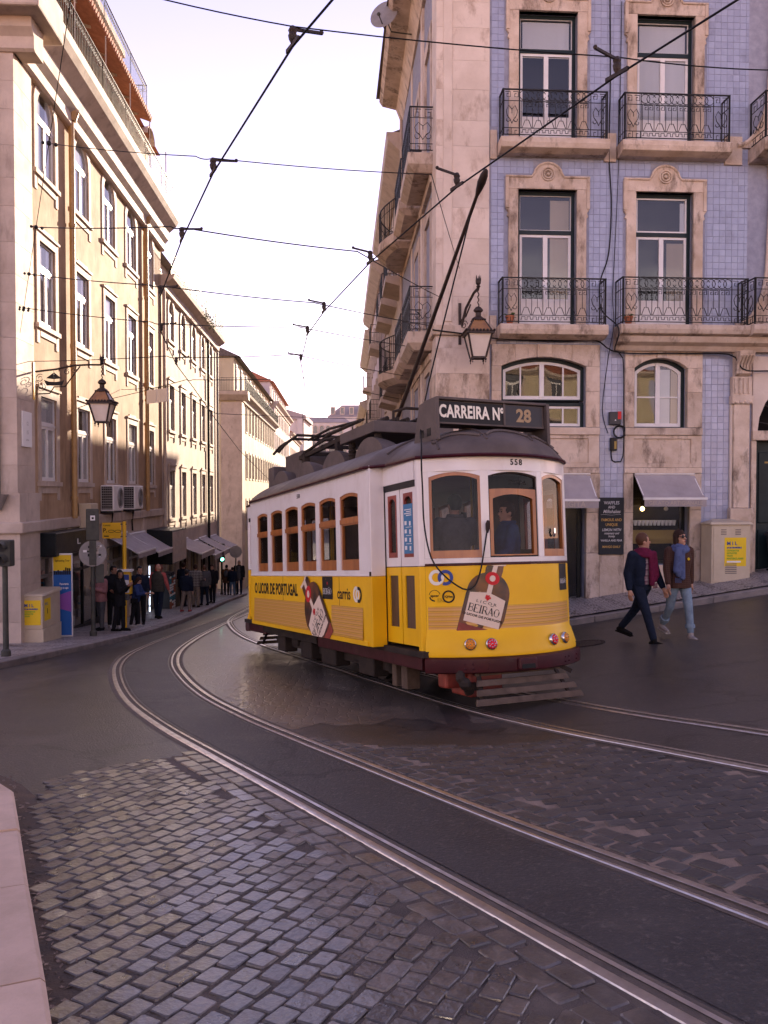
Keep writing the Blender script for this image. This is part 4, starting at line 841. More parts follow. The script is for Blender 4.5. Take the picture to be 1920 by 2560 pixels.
# cornice, balustrade, attic, terrace
CP = [(-.10, AT - .55), (-.16, AT - .5), (-.16, AT - .25), (-.30, AT - .1), (-.34, AT + .2), (-.62, AT + .45), (-.72, AT + .62), (-.72, AT + .86), (.4, AT + .86), (.4, AT - .55)]
MB().profile(CP, .0, AL + .1).build('cornice', 'stone_pale', A)
m_ = MB().profile([(y, z) for y, z in CP], -1.0, 1.7).map(lambda x, y, z: (y, x + .45, z)); m_.build('cornice', 'stone_pale', A)
m_ = MB().box(-.75, .9, -.85, .9, AT + .1, AT + .9); m_.build('cornice_block', 'stone_pale', A, bevel=.05)
for cx in (2.4, 5.2, 8.0, 10.6, 13.2): MB().profile([(-.02, AT - .9), (-.2, AT - .75), (-.2, AT - .55), (0, AT - .55)], cx - .12, cx + .12)
railing(A, [(-.5, 1.5), (-.5, -.58)] + [(AL * k / 6, -.58) for k in range(7)], 1.0, AT + .86, 'semi')
zb = AT + .86
dh = [(cx - .48, cx + .48, zb + .35, zb + 2.1) for cx in AC]
m_ = MB(); wall_face(m_, .5, AL, zb, zb + 2.4, dh, .3, .45); m_.box(.5, AL, .8, 7, zb, zb + 2.35, 0); m_.build('attic_wall', ['yellowish', 'interior'], A)
for (a, b, c, d) in dh:
    w_ = window(A, a, b, c, d, 0, .55, 'white_paint', tr=d - .5, frame=.06)
    m_ = MB(); n = 10
    for q in range(n): a0, a1 = math.pi * q / n, math.pi * (q + 1) / n; f = lambda t, y: ((a + b) / 2 + .62 * math.cos(t), y, d + .05 + .42 * math.sin(t)); m_.poly([f(a0, -.1), f(a1, -.1), f(a1, .5), f(a0, .5)])
    m_.tube([((a + b) / 2 + .62 * math.cos(math.pi * q / n), -.1, d + .05 + .42 * math.sin(math.pi * q / n)) for q in range(n + 1)], .03, 6); m_.build('dormer_hood', 'stone_pale', w_)
    MB().tube([(b + .25, -.5, zb), (b + .25, -.5, zb + 2.0)], .02, 6).build('awning_post', 'stone_pale', A)
m_ = MB().hull8([(.2, -.5, zb + 2.08), (11.3, -.5, zb + 2.08), (11.3, .5, zb + 2.42), (.2, .5, zb + 2.42)], [(.2, -.5, zb + 2.16), (11.3, -.5, zb + 2.16), (11.3, .5, zb + 2.52), (.2, .5, zb + 2.52)]); m_.build('eaves', 'rooftile', A)
m_ = MB()
for k in range(62): m_.tube([(.3 + k * .178, -.54, zb + 2.15), (.3 + k * .178, .5, zb + 2.50)], .07, 6)
tag(m_.build('roof_tiles', 'rooftile', A), kind='stuff')
railing(A, [(.3, -.35), (3, -.35), (6, -.35), (9, -.35), (11.25, -.35), (11.25, .6)], 1.0, zb + 2.35, 'semi')
m_ = MB().box(.5, 11.6, .9, 7, zb + 2.4, zb + 4.6); m_.build('penthouse_wall', 'yellowish', A)
for cx in (4.2, 7.0, 9.8): window(A, cx - .5, cx + .5, zb + 2.6, zb + 4.2, 0, .80, 'white_paint', tr=zb + 3.7, pane='pane_far')
m_ = MB().box(.3, 11.9, .55, 7.2, zb + 4.6, zb + 4.85); m_.build('penthouse_roof', 'stone_pale', A)
m_ = MB().hull8([(11.3, .0, zb + 2.4), (AL + .1, .0, zb + 2.4), (AL + .1, 6, zb + 2.4), (11.3, 6, zb + 2.4)], [(11.3, 2, zb + 3.1), (AL + .1, 2, zb + 3.1), (AL + .1, 5, zb + 3.1), (11.3, 5, zb + 3.1)]); m_.build('roof', 'rooftile', A)
# drainpipes
for sx, top in ((3.66, AT - .4), (12.0, AT - .4)):
    m_ = MB().tube([(sx, -.12, top), (sx, -.12, .9)], .075, 10)
    for zz in (1.4, 4.9, 8.6): m_.tube([(sx, -.12, zz), (sx, -.12, zz + .08)], .095, 10)
    m_.build('drainpipe', 'pipe_ochre', A, smooth=40)
    MB().lathe([(.11, 0), (.18, .22), (.18, .3)], 10, (sx, -.14, top)).build('rainwater_head', 'pipe_ochre', A)
m_ = MB().tube([(-.12, .35, AT - .6), (-.12, .35, 1.9), (-.12, .35, 1.4)], .06, 8); m_.lathe([(.08, 1.2), (.22, 1.5), (.24, 1.55)], 10, (-.14, .35, 0)); m_.build('drainpipe', 'kerb_dark', A)
# shop fronts
for i, (a, b, c, d) in enumerate(SH):
    f = MB(); nm = (b - a) / 2; f.ring([(a, c), (b, c), (b, d), (a, d)], [(a + .06, c + .08), (b - .06, c + .08), (b - .06, d - .08), (a + .06, d - .08)], .12, .2); f.box((a + b) / 2 - .035, (a + b) / 2 + .035, .12, .2, c, d); f.box(a, b, .1, .22, c, c + (.75 if i in (1, 3) else .12)); f.box(a, b, .13, .2, d - .55, d - .47)
    s_ = f.build('shop_window' if i in (1, 3) else 'shop_door', ['grey_paint', 'shop_dark', 'grey_paint', 'white_paint', 'wood_dark'][i], A)
    MB().box(a + .05, b - .05, .16, .166, c + .1, d - .05).build('pane', 'pane_shop', s_)
    r_ = random.Random(i); g = MB()
    for k in range(26): x = r_.uniform(a + .1, b - .35); zz = r_.uniform(c + .5, d - .6); g.box(x, x + r_.uniform(.08, .25), .45, .5 + r_.uniform(0, .2), zz, zz + r_.uniform(.1, .35), r_.randrange(5))
    g.build('shop_display', ['white', 'poster_teal', 'terracotta', 'interior_warm', 'grey_paint'], s_)
MB().box(1.3, 4.55, -.42, -.02, .05, .62).build('shop_fascia', 'shop_dark', A, bevel=.02)
t_ = MB(); t_.tube([(2.9, -.43, .4), (2.9, -.43, .27), (3.1, -.43, .27)], .015, 4); t_.build('lettering', 'white', A)
MB().box(4.3, 5.0, -.34, -.02, .45, 1.28).build('shutter_box', 'cab_beige', A, bevel=.02)
awning(A, 7.0, 9.3, .25, .55, .95); awning(A, 9.55, 11.8, .15, .6, 1.0)
m_ = MB().hull8([(12.2, -.95, -1.1), (14.9, -.95, -1.1), (14.9, -.02, -1.1), (12.2, -.02, -1.1)], [(12.2, -.95, .15), (14.9, -.95, .15), (14.9, -.02, .2), (12.2, -.02, .2)]); sb = m_.build('sign_box', 'shop_dark', A, bevel=.01)
m_ = MB().box(12.24, 14.86, -.975, -.955, -1.05, .1); m_.build('sign_face', 'stone_pale', sb)
t_ = MB()
for k, zz in enumerate((-.2, -.5, -.8)): t_.box(12.6, 14.6 - .3 * (k % 2), -.98, -.976, zz - .09, zz + .05, 0)
t_.build('faded_lettering', 'tan_text', sb)
m_ = MB()
for k in range(24): m_.box(12.205 - .012, 12.205, -.93, -.05, -.98, -.96) if k == 0 else None
pg = MB().box(.16, .72, -.10, -.065, 2.62, 3.42).build('wall_plaque', 'white', A, bevel=.01); t_ = MB()
for s_, zz, q in (('12', 3.15, .12), ('15', 2.95, .12), ('LISBOA', 2.78, .06)): put_text(t_, s_, lambda u, v: (.44 + u, -.102, zz + v), q)
t_.build('lettering', 'grey_paint', pg)
for x in (12.30, 13.62):
    for k in range(7): MB().box(x, x + .045, -.10, -.06, -3.0 + k * .38, -2.68 + k * .38).build('neon_tube', 'neon', A)
n_ = MB(); MB().box(8.9, 8.94, .12, .15, -1.9, -1.2).build('neon_tube', 'neon', A)
m_ = MB(); r_ = random.Random(5)
m_.ext([(12.9, -1.9), (13.35, -1.95), (13.4, -1.35), (13.55, -1.4), (13.5, -1.1), (13.2, -1.02), (13.0, -1.02), (12.75, -1.1), (12.72, -1.4), (12.88, -1.36)], -.32, -.2); m_.build('hanging_shirt', 'red', A, bevel=.03)
for i, x in enumerate((13.9, 14.25, 14.6)):
    m_ = MB(); m_.box(x, x + .22, -.5, -.15, -3.6, -1.6)
    for k in range(18): m_.box(x - .02, x + .22, -.53, -.5, -3.5 + k * .1, -3.43 + k * .1, 1 + r_.randrange(3))
    m_.build('postcard_rack', ['plastic_dark', 'white', 'poster_teal', 'terracotta'], A)
# air conditioners
def air_con(s, z):
    o = empty('air_conditioner', tuple(A.matrix_basis @ Vector((s, -.42, z))), LRZ, 'white air conditioning unit %s on the ochre wall' % ('nearer the street corner' if s < 8 else 'further along, beside its twin'), 'air conditioner', 'air conditioning units on the ochre house')
    MB().box(0, 1.1, 0, .4, 0, .78).build('casing', 'white_paint', o, bevel=.03)
    m_ = MB(); m_.lathe([(.27, 0), (.30, .02), (.32, 0)], 24, (.72, -.001, .39), ax=(0, -1, 0))
    for k in range(1, 6): m_.tube([(.72 + .05 * k * math.cos(R(a)), -.012, .39 + .05 * k * math.sin(R(a))) for a in range(0, 360, 20)], .006, 4, closed=True)
    m_.build('fan_guard', 'grey_paint', o); MB().lathe([(.26, 0), (.001, .004)], 24, (.72, -.003, .39), ax=(0, -1, 0)).build('fan_opening', 'black', o)
    m_ = MB()
    for k in range(9): m_.box(-.012, -.002, .04, .36, .08 + k * .075, .10 + k * .075)
    for k in range(6): m_.box(-.014, -.002, .05 + k * .06, .06 + k * .06, .05, .74)
    m_.build('side_grille', 'grey_paint', o); MB().box(-.003, .001, .04, .37, .05, .74).build('side_coil', 'black', o)
    MB().box(.05, 1.05, .05, .42, -.06, -.005).build('bracket', 'iron', o); m_ = MB().tube([(1.0, .3, -.02), (1.0, .36, -.4), (1.0, .34, -.75)], .03, 6); m_.build('hose', 'cable', o)
air_con(6.35, 1.02); air_con(8.9, 1.02)
# ---------------------------------------------------------------- second house
def row_house(name, label, s, length, rows, cols, top, wallm, base, hw=.5, roofm='roof_dark', rail=None, attic=None, pane='pane_far', shops=(), surm='stone_pale', depth=8, cornice=.5, frame='white_paint', group=None, tr=True, det=True, archrow=None, ay=.5):
    H = lframe(name, s, label, group=group); hl = []
    for r_, (c, d) in enumerate(rows):
        for cx in cols: hl.append((cx - hw, cx + hw, c, d))
    m_ = MB(); wall_face(m_, 0, length, base, top, hl + list(shops), .4); m_.poly([(0, 0, base), (0, depth, base), (0, depth, top), (0, 0, top)], 0); m_.poly([(length, 0, base), (length, 0, top), (length, depth, top), (length, depth, base)], 0); m_.box(.05, length - .05, .45, depth, base, top - .03)
    m_.build('wall', [wallm, 'interior'], H)
    for r_, (c, d) in enumerate(rows):
        for k, cx in enumerate(cols):
            rs = hw * .9 if archrow == r_ else 0
            w_ = window(H, cx - hw, cx + hw, c, d, rs, .04, frame, tr=(c + (d - c) * .66) if tr else None, frame=.06, pane=pane)
            if det: simple_surround(w_, cx - hw, cx + hw, c, d, rs, surm, True, .15, n=10)
            else: MB().ring([(cx - hw - .14, c - .12), (cx + hw + .14, c - .12), (cx + hw + .14, d + .18), (cx - hw - .14, d + .18)], [(cx - hw, c), (cx + hw, c), (cx + hw, d), (cx - hw, d)], -.05, .1).build('surround', surm, w_)
    cp = [(-.05, top - .35), (-.15, top - .3), (-.2, top - .05), (-cornice, top + .15), (-cornice - .05, top + .3), (.3, top + .3), (.3, top - .35)]
    MB().profile(cp, -.05, length + .05).build('cornice', surm, H)
    if rail: railing(H, [(length * k / 5, -cornice + .1) for k in range(6)], .95, top + .3, rail)
    if attic:
        m_ = MB().box(.2, length - .2, ay, depth, top + .3, top + attic); m_.build('attic_wall', wallm, H); n = int(length / 2.8)
        for k in range(n): cx = 1.4 + k * (length - 2.8) / max(1, n - 1); window(H, cx - .42, cx + .42, top + .6, top + attic - .4, 0, ay - .08, 'white_paint', pane='pane_far')
        m_ = MB().hull8([(-.05, ay - .45, top + attic), (length + .05, ay - .45, top + attic), (length + .05, depth, top + attic), (-.05, depth, top + attic)], [(0, depth * .45, top + attic + 1.6), (length, depth * .45, top + attic + 1.6), (length, depth * .55, top + attic + 1.6), (0, depth * .55, top + attic + 1.6)]); m_.build('roof', roofm, H)
    else:
        m_ = MB().hull8([(-.05, -cornice, top + .3), (length + .05, -cornice, top + .3), (length + .05, depth, top + .3), (-.05, depth, top + .3)], [(0, depth * .45, top + 2.4), (length, depth * .45, top + 2.4), (length, depth * .55, top + 2.4), (0, depth * .55, top + 2.4)]); m_.build('roof', roofm, H)
    return H
B2 = row_house('pale_house', 'pale weathered house with arched top windows, next after the ochre house', 15.0, 14.6, [(.48, 2.49), (4.2, 6.08), (7.95, 9.62)], [1.8, 4.4, 7.1, 9.75, 12.35], 10.0, 'cream', -5.5, .52, rail='plain', attic=2.9, shops=[(.6, 2.6, -4.2, -.9), (3.4, 5.6, -4.3, -.9), (6.2, 8.2, -4.4, -1.0), (9, 11, -4.5, -1.0), (11.8, 14, -4.6, -1.1)], archrow=2, ay=1.7)
for s_, t_, mt in ((.05, 9.7, 'stone_pale'), (11.05, 9.6, 'cable'), (14.3, 9.6, 'grey_paint')): MB().tube([(s_, -.1, t_), (s_, -.1, -3.5)], .07, 8).build('drainpipe', mt, B2)
for a, b, zt, dr_, o_ in ((1.6, 5.2, -.55, .5, 1.25), (5.6, 8.0, -.8, .62, 1.2), (8.2, 10.4, -.75, .65, 1.25), (11.4, 13.9, -.85, .6, 1.2)): awning(B2, a, b, zt, dr_, o_, val=.22)
for i, (a, b, c, d) in enumerate([(.6, 2.6, -4.2, -.9), (3.4, 5.6, -4.3, -.9), (6.2, 8.2, -4.4, -1.0), (9, 11, -4.5, -1.0), (11.8, 14, -4.6, -1.1)]):
    f = MB().ring([(a, c), (b, c), (b, d), (a, d)], [(a + .1, c + .1), (b - .1, c + .1), (b - .1, d - .1), (a + .1, d - .1)], .1, .2).box((a + b) / 2 - .04, (a + b) / 2 + .04, .1, .2, c, d); s_ = f.build('shop_door', 'wood_dark' if i % 2 else 'yellowish', B2); MB().box(a + .1, b - .1, .15, .156, c, d).build('pane', 'pane_shop', s_)
MB().box(.2, 1.2, -.5, -.06, -4.4, -2.0).build('market_rack', 'interior_warm', B2)
pl_ = MB(); r_ = random.Random(2)
for k in range(260): x = r_.uniform(6.5, 10.5); y = -.55 + r_.uniform(-.1, .15); z = 10.35 + r_.gauss(-.05, .16); a = r_.uniform(0, 6.3); pl_.poly([(x, y, z), (x + .07 * math.cos(a), y + .03, z + .07 * math.sin(a)), (x + .02, y - .05, z - .05)])
tag(pl_.build('gutter_plants', 'leaf', B2), kind='stuff')
# ---------------------------------------------------------------- third block beyond the side street (its end wall faces us)
B3 = row_house('corner_block', 'cream corner block beyond the side street with a long roof balcony', 41.0, 30, [(2.6, 4.45), (6.1, 8.0), (-1.2, .9)], [1.2 + 2.3 * k for k in range(13)], 8.35, 'yellowish', -7, .45, roofm='roof_dark', rail='plain', attic=2.9, surm='stone_pale', det=False)
m_ = MB().box(-.08, 1.3, -.1, 1.4, -7, 8.0); m_.build('corner_pilaster', 'stone_pale', B3, bevel=.03)
MB().profile([(-.3, 8.1), (-.7, 8.45), (-.75, 8.7), (.5, 8.7), (.5, 8.1)], -.6, 8).map(lambda x, y, z: (y, x, z)).build('cornice', 'stone_pale', B3)
railing(B3, [(-.65, -.6), (-.65, 2.4), (-.65, 5)], .95, 8.68, 'plain')
for cy_ in (3.2, 5.6):
    for c, d in ((2.6, 4.45), (6.1, 8.0)):
        m_ = MB().ring([(cy_ - .6, c - .1), (cy_ + .6, c - .1), (cy_ + .6, d + .2), (cy_ - .6, d + .2)], [(cy_ - .45, c), (cy_ + .45, c), (cy_ + .45, d), (cy_ - .45, d)], -.05, .02).map(lambda x, y, z: (y, x, z)); w_ = m_.build('window', 'stone_pale', B3); MB().box(-.01, -.004, cy_ - .45, cy_ + .45, c, d).build('pane', 'pane_far', w_)
r3 = MB(); r3.tube([(.8, -.5, -2.6), (.8, -.9, -2.6)], .03, 6); o_ = r3.build('sign_bracket', 'iron', B3); MB().lathe([(.36, 0), (.36, .08)], 20, (.8, -1.0, -2.6), ax=(-1, 0, 0)).build('round_sign', 'red', o_); t_ = MB(); put_text(t_, 'i', lambda u, v: (.715, -1.0 - u, -2.6 + v), .6, .02); t_.build('lettering', 'white', o_)
B4 = row_house('far_house', 'far pale house with a red roof edge down the street on the left', 71, 26, [(2.8, 4.5), (6.0, 7.8), (9.0, 10.4), (-1.5, .5)], [1.5 + 2.6 * k for k in range(9)], 11.0, 'pinkish', -7, .45, roofm='rooftile', attic=2.4, surm='stone_pale', det=False, group=None, tr=False)
B5 = row_house('far_house', 'furthest pale house in the left row, before the church', 97, 26, [(2.8, 4.5), (6.0, 7.8)], [2 + 3 * k for k in range(8)], 9.5, 'cream', -7, .5, roofm='rooftile', surm='stone_pale', det=False, tr=False)
for h_, s_ in ((B5, 0),): pass
# ---------------------------------------------------------------- right row beyond the blue house
def rframe(name, q, label): 
    p = Matrix.Translation((BO[0], BO[1], 0)) @ Matrix.Rotation(BRZ, 4, 'Z') @ Vector(SQ(q, 0, 0)); return empty(name, tuple(p), -R(90) + TH, label, 'house')
def right_house(name, label, q, length, top, wallm, rows, n, o=0, bal=(), hw=.5, base=-7):
    H = rframe(name, q + length, label); cols = [length * (k + .5) / n for k in range(n)]; hl = [(cx - hw, cx + hw, c, d) for cx in cols for c, d in rows]
    m_ = MB(); wall_face(m_, 0, length, base, top, hl, .4, -o); m_.box(0, length, .42 - o, 9, base, top - .03); m_.poly([(length, -o, base), (length, 9, base), (length, 9, top), (length, -o, top)]); m_.poly([(0, -o, base), (0, 9, base), (0, 9, top), (0, -o, top)]); m_.build('wall', [wallm, 'interior'], H)
    for cx in cols:
        for c, d in rows:
            m_ = MB().ring([(cx - hw - .15, c - .1), (cx + hw + .15, c - .1), (cx + hw + .15, d + .2), (cx - hw - .15, d + .2)], [(cx - hw + .07, c), (cx + hw - .07, c), (cx + hw - .07, d - .07), (cx - hw + .07, d - .07)], -o - .06, -o + .1); w_ = m_.build('window', 'stone_pale', H); MB().box(cx - hw, cx + hw, -o + .08, -o + .09, c, d).build('pane', 'pane_far', w_)
    for z, k in bal:
        cx = cols[k]; b_ = MB().profile([(-o - .6, z - .2), (-o - .6, z), (-o, z), (-o, z - .35)], cx - 1.1, cx + 1.1).build('balcony', 'stone_pale', H); railing(b_, [(cx - 1.05, -o), (cx - 1.05, -o - .55), (cx + 1.05, -o - .55), (cx + 1.05, -o)], .95, z, 'plain')
    MB().profile([(-o - .1, top - .4), (-o - .55, top), (-o - .6, top + .25), (.4 - o, top + .25), (.4 - o, top - .4)], -.1, length + .1).build('cornice', 'stone_pale', H)
    MB().hull8([(0, -o - .5, top + .25), (length, -o - .5, top + .25), (length, 9, top + .25), (0, 9, top + .25)], [(0, 3.5, top + 1.8), (length, 3.5, top + 1.8), (length, 5, top + 1.8), (0, 5, top + 1.8)]).build('roof', 'roof_dark', H)
    return H
RW = [(1.8, 4.0), (5.4, 7.8), (9.0, 11.2), (-2.2, .4)]
right_house('cream_house', 'cream house behind the blue tiled one on the right of the street', 9.6, 13, 13.2, 'cream', RW, 4, .02, [(5.2, 3), (8.9, 3), (5.2, 2), (8.9, 2), (8.9, 1)])
right_house('white_house', 'white house with a green clock sign further down on the right', 22.7, 14, 12.6, 'pinkish', RW, 5, .12, [(5.2, 4), (8.9, 4), (5.2, 2)])
right_house('grey_house', 'pale house past the side street on the right, half hidden by roof gear', 36.8, 15, 12.0, 'cream', RW, 5, .0, [(5.2, 4), (8.9, 3)])
right_house('grey_house', 'lowest and last house down the right side of the street', 52, 36, 8.9, 'cream', RW[:2] + RW[3:], 11, .0)
# ---------------------------------------------------------------- hill at the end of the street
def far_block(name, label, x0, x1, y, z0, z1, roof, wallm, win, arcade=None, depth=18, roofm='hill_roof'):
    o = empty(name, ((x0 + x1) / 2, y, z0), 0, label, 'building'); w2 = (x1 - x0) / 2; h = z1 - z0
    MB().box(-w2, w2, 0, depth, -12, h).build('wall', wallm, o)
    if roof: MB().hull8([(-w2 - .3, -.3, h), (w2 + .3, -.3, h), (w2 + .3, depth, h), (-w2 - .3, depth, h)], [(-w2 + roof, roof, h + roof), (w2 - roof, roof, h + roof), (w2 - roof, depth - roof, h + roof), (-w2 + roof, depth - roof, h + roof)]).build('roof', roofm, o)
    for (xa, n, st, c, d, hw_, rs) in win:
        for k in range(n):
            cx = xa + k * st; m_ = MB().ring(arch(cx - hw_ - .2, cx + hw_ + .2, c - .2, d + .25, rs, 8), arch(cx - hw_, cx + hw_, c, d, rs, 8), -.15, .05); w_ = m_.build('window', 'stone_pale', o); MB().ext(arch(cx - hw_, cx + hw_, c, d, rs, 8), -.06, -.02).build('pane', 'pane_far', w_)
    return o
far_block('arcaded_building', 'far pale building with two rows of arches above the tram roof', -30, -9, 218, 5, 19.6, 1.5, 'hill_wall', [(-8.4, 11, 1.65, 11.8, 13.8, .5, .5), (-7.5, 8, 2.7, 6.2, 10.0, .95, .95), (-8, 9, 2.2, 1, 4, .6, 0)])
far_block('mansard_building', 'far building with a tall grey mansard roof on the hill', -15.5, 6, 232, 8, 22.4, 3.6, 'hill_wall', [(-9.5, 8, 2.6, 9.5, 12.5, .5, 0), (-9.5, 8, 2.6, 15.2, 16.9, .45, 0)])
ch = far_block('church', 'white church end with a shallow pitched roof closing the street', -30, -14.5, 150, -6, 14.8, 0, 'hill_wall', [(5.9, 1, 1, 13, 16, .5, 0), (5.9, 1, 1, 6, 10, .5, 0)])
MB().ext([(-8.4, 20.6), (8.2, 20.6), (8.2, 21.3), (0, 23.8), (-8.4, 22.8)], -.5, 14).build('roof', 'hill_roof', ch); MB().box(6.6, 7.7, -.6, 0, 0, 20.6).build('pilaster', 'hill_wall', ch)
far_block('hill_house', 'low hill house seen between the church and the tram roof gear', -14, 14, 190, -2, 9, 1.5, 'hill_wall', [(-12, 9, 2.6, 6, 8.6, .5, 0)])
# ---------------------------------------------------------------- houses around the camera (seen in the reflections)
def back_house(name, label, x, y, rz, length, top, wallm, depth=8, base=-2):
    H = empty(name, (x, y, 0), rz, label, 'house'); n = int(length / 2.8); cols = [length * (k + .5) / n for k in range(n)]; rows = [(1.2, 3.2), (4.8, 6.9), (8.3, 10.2)]; hl = [(cx - .55, cx + .55, c, d) for cx in cols for c, d in rows]
    m_ = MB(); wall_face(m_, 0, length, base, top, hl, .3); m_.box(0, length, .32, depth, base, top - .02); m_.build('wall', [wallm, 'interior'], H)
    for a, b, c, d in hl: w_ = window(H, a, b, c, d, 0, .12, 'white_paint', tr=c + (d - c) * .66, pane='pane_far'); MB().ring([(a - .18, c - .1), (b + .18, c - .1), (b + .18, d + .2), (a - .18, d + .2)], [(a, c), (b, c), (b, d), (a, d)], -.05, .1).build('surround', 'stone_pale', w_)
    MB().profile([(-.05, top - .4), (-.5, top), (-.5, top + .3), (.3, top + .3), (.3, top - .4)], -.1, length + .1).build('cornice', 'stone_pale', H)
    MB().hull8([(0, -.5, top + .3), (length, -.5, top + .3), (length, depth, top + .3), (0, depth, top + .3)], [(0, 3, top + 2), (length, 3, top + 2), (length, 5, top + 2), (0, 5, top + 2)]).build('roof', 'rooftile', H)
back_house('street_house', 'cream house across the street from the blue tiled facade, behind the viewer', 26, -24, R(180), 22, 10.5, 'yellowish', base=-1)
back_house('street_house', 'ochre house behind the near left kerb, behind the viewer', -3.5, -14.5, R(180) - R(28), 12, 8.5, 'ochre', base=-1)
# ================================================================ the tram: local x = right, y = towards its far end, z up from the rails
TPHI, TPIT, TROL = R(24.3), R(-5.26), R(.8); TPOS = Vector((1.52, 9.06, -.735)); TL = 8.15
TMAT = Matrix.Translation(TPOS) @ Matrix.Rotation(TPHI, 4, 'Z') @ Matrix.Rotation(TPIT, 4, 'X') @ Matrix.Rotation(TROL, 4, 'Y')
tram = empty('tram', label='yellow and white vintage tram, number 558, with bottle adverts and a trolley pole', cat='tram'); tram.matrix_world = TMAT
SW = 1.19; Y0, Y1 = 1.36, 6.79
def fy(x): return .37 * (abs(x) / .93) ** 2.2
def fn_(x):
    e = .002; d = (fy(x + e) - fy(x - e)) / (2 * e); n = Vector((d, -1, 0)).normalized(); return n
def FP(x, z, o=0): n = fn_(x); return (x + n.x * o, fy(x) + n.y * o, z)
XS = [-.95 + 1.9 * k / 38 for k in range(39)]
def shell(mb, xs, rows, mi=0, th=.03):
    """rows: (z, outward offset); curved front sheet with thickness"""
    nx_ = len(xs); nr = len(rows); base = len(mb.v)
    for t in (0, -th):
        for z, o in rows:
            for x in xs: mb.v.append(FP(x, z, o + t))
    A_ = lambda s, r_, i: base + s * nx_ * nr + r_ * nx_ + i
    def q(*i): mb.f.append(i); mb.m.append(mi)
    for r_ in range(nr - 1):
        for i in range(nx_ - 1): q(A_(0, r_, i), A_(0, r_, i + 1), A_(0, r_ + 1, i + 1), A_(0, r_ + 1, i)); q(A_(1, r_, i + 1), A_(1, r_, i), A_(1, r_ + 1, i), A_(1, r_ + 1, i + 1))
        q(A_(0, r_, 0), A_(0, r_ + 1, 0), A_(1, r_ + 1, 0), A_(1, r_, 0)); q(A_(0, r_, nx_ - 1), A_(1, r_, nx_ - 1), A_(1, r_ + 1, nx_ - 1), A_(0, r_ + 1, nx_ - 1))
    for i in range(nx_ - 1): q(A_(0, 0, i), A_(1, 0, i), A_(1, 0, i + 1), A_(0, 0, i + 1)); q(A_(0, nr - 1, i), A_(0, nr - 1, i + 1), A_(1, nr - 1, i + 1), A_(1, nr - 1, i))
    return mb
def xr(a, b, n): return [lerp(a, b, k / n) for k in range(n + 1)]
def rear(mb): return mb.map(lambda x, y, z: (x, TL - y, z))
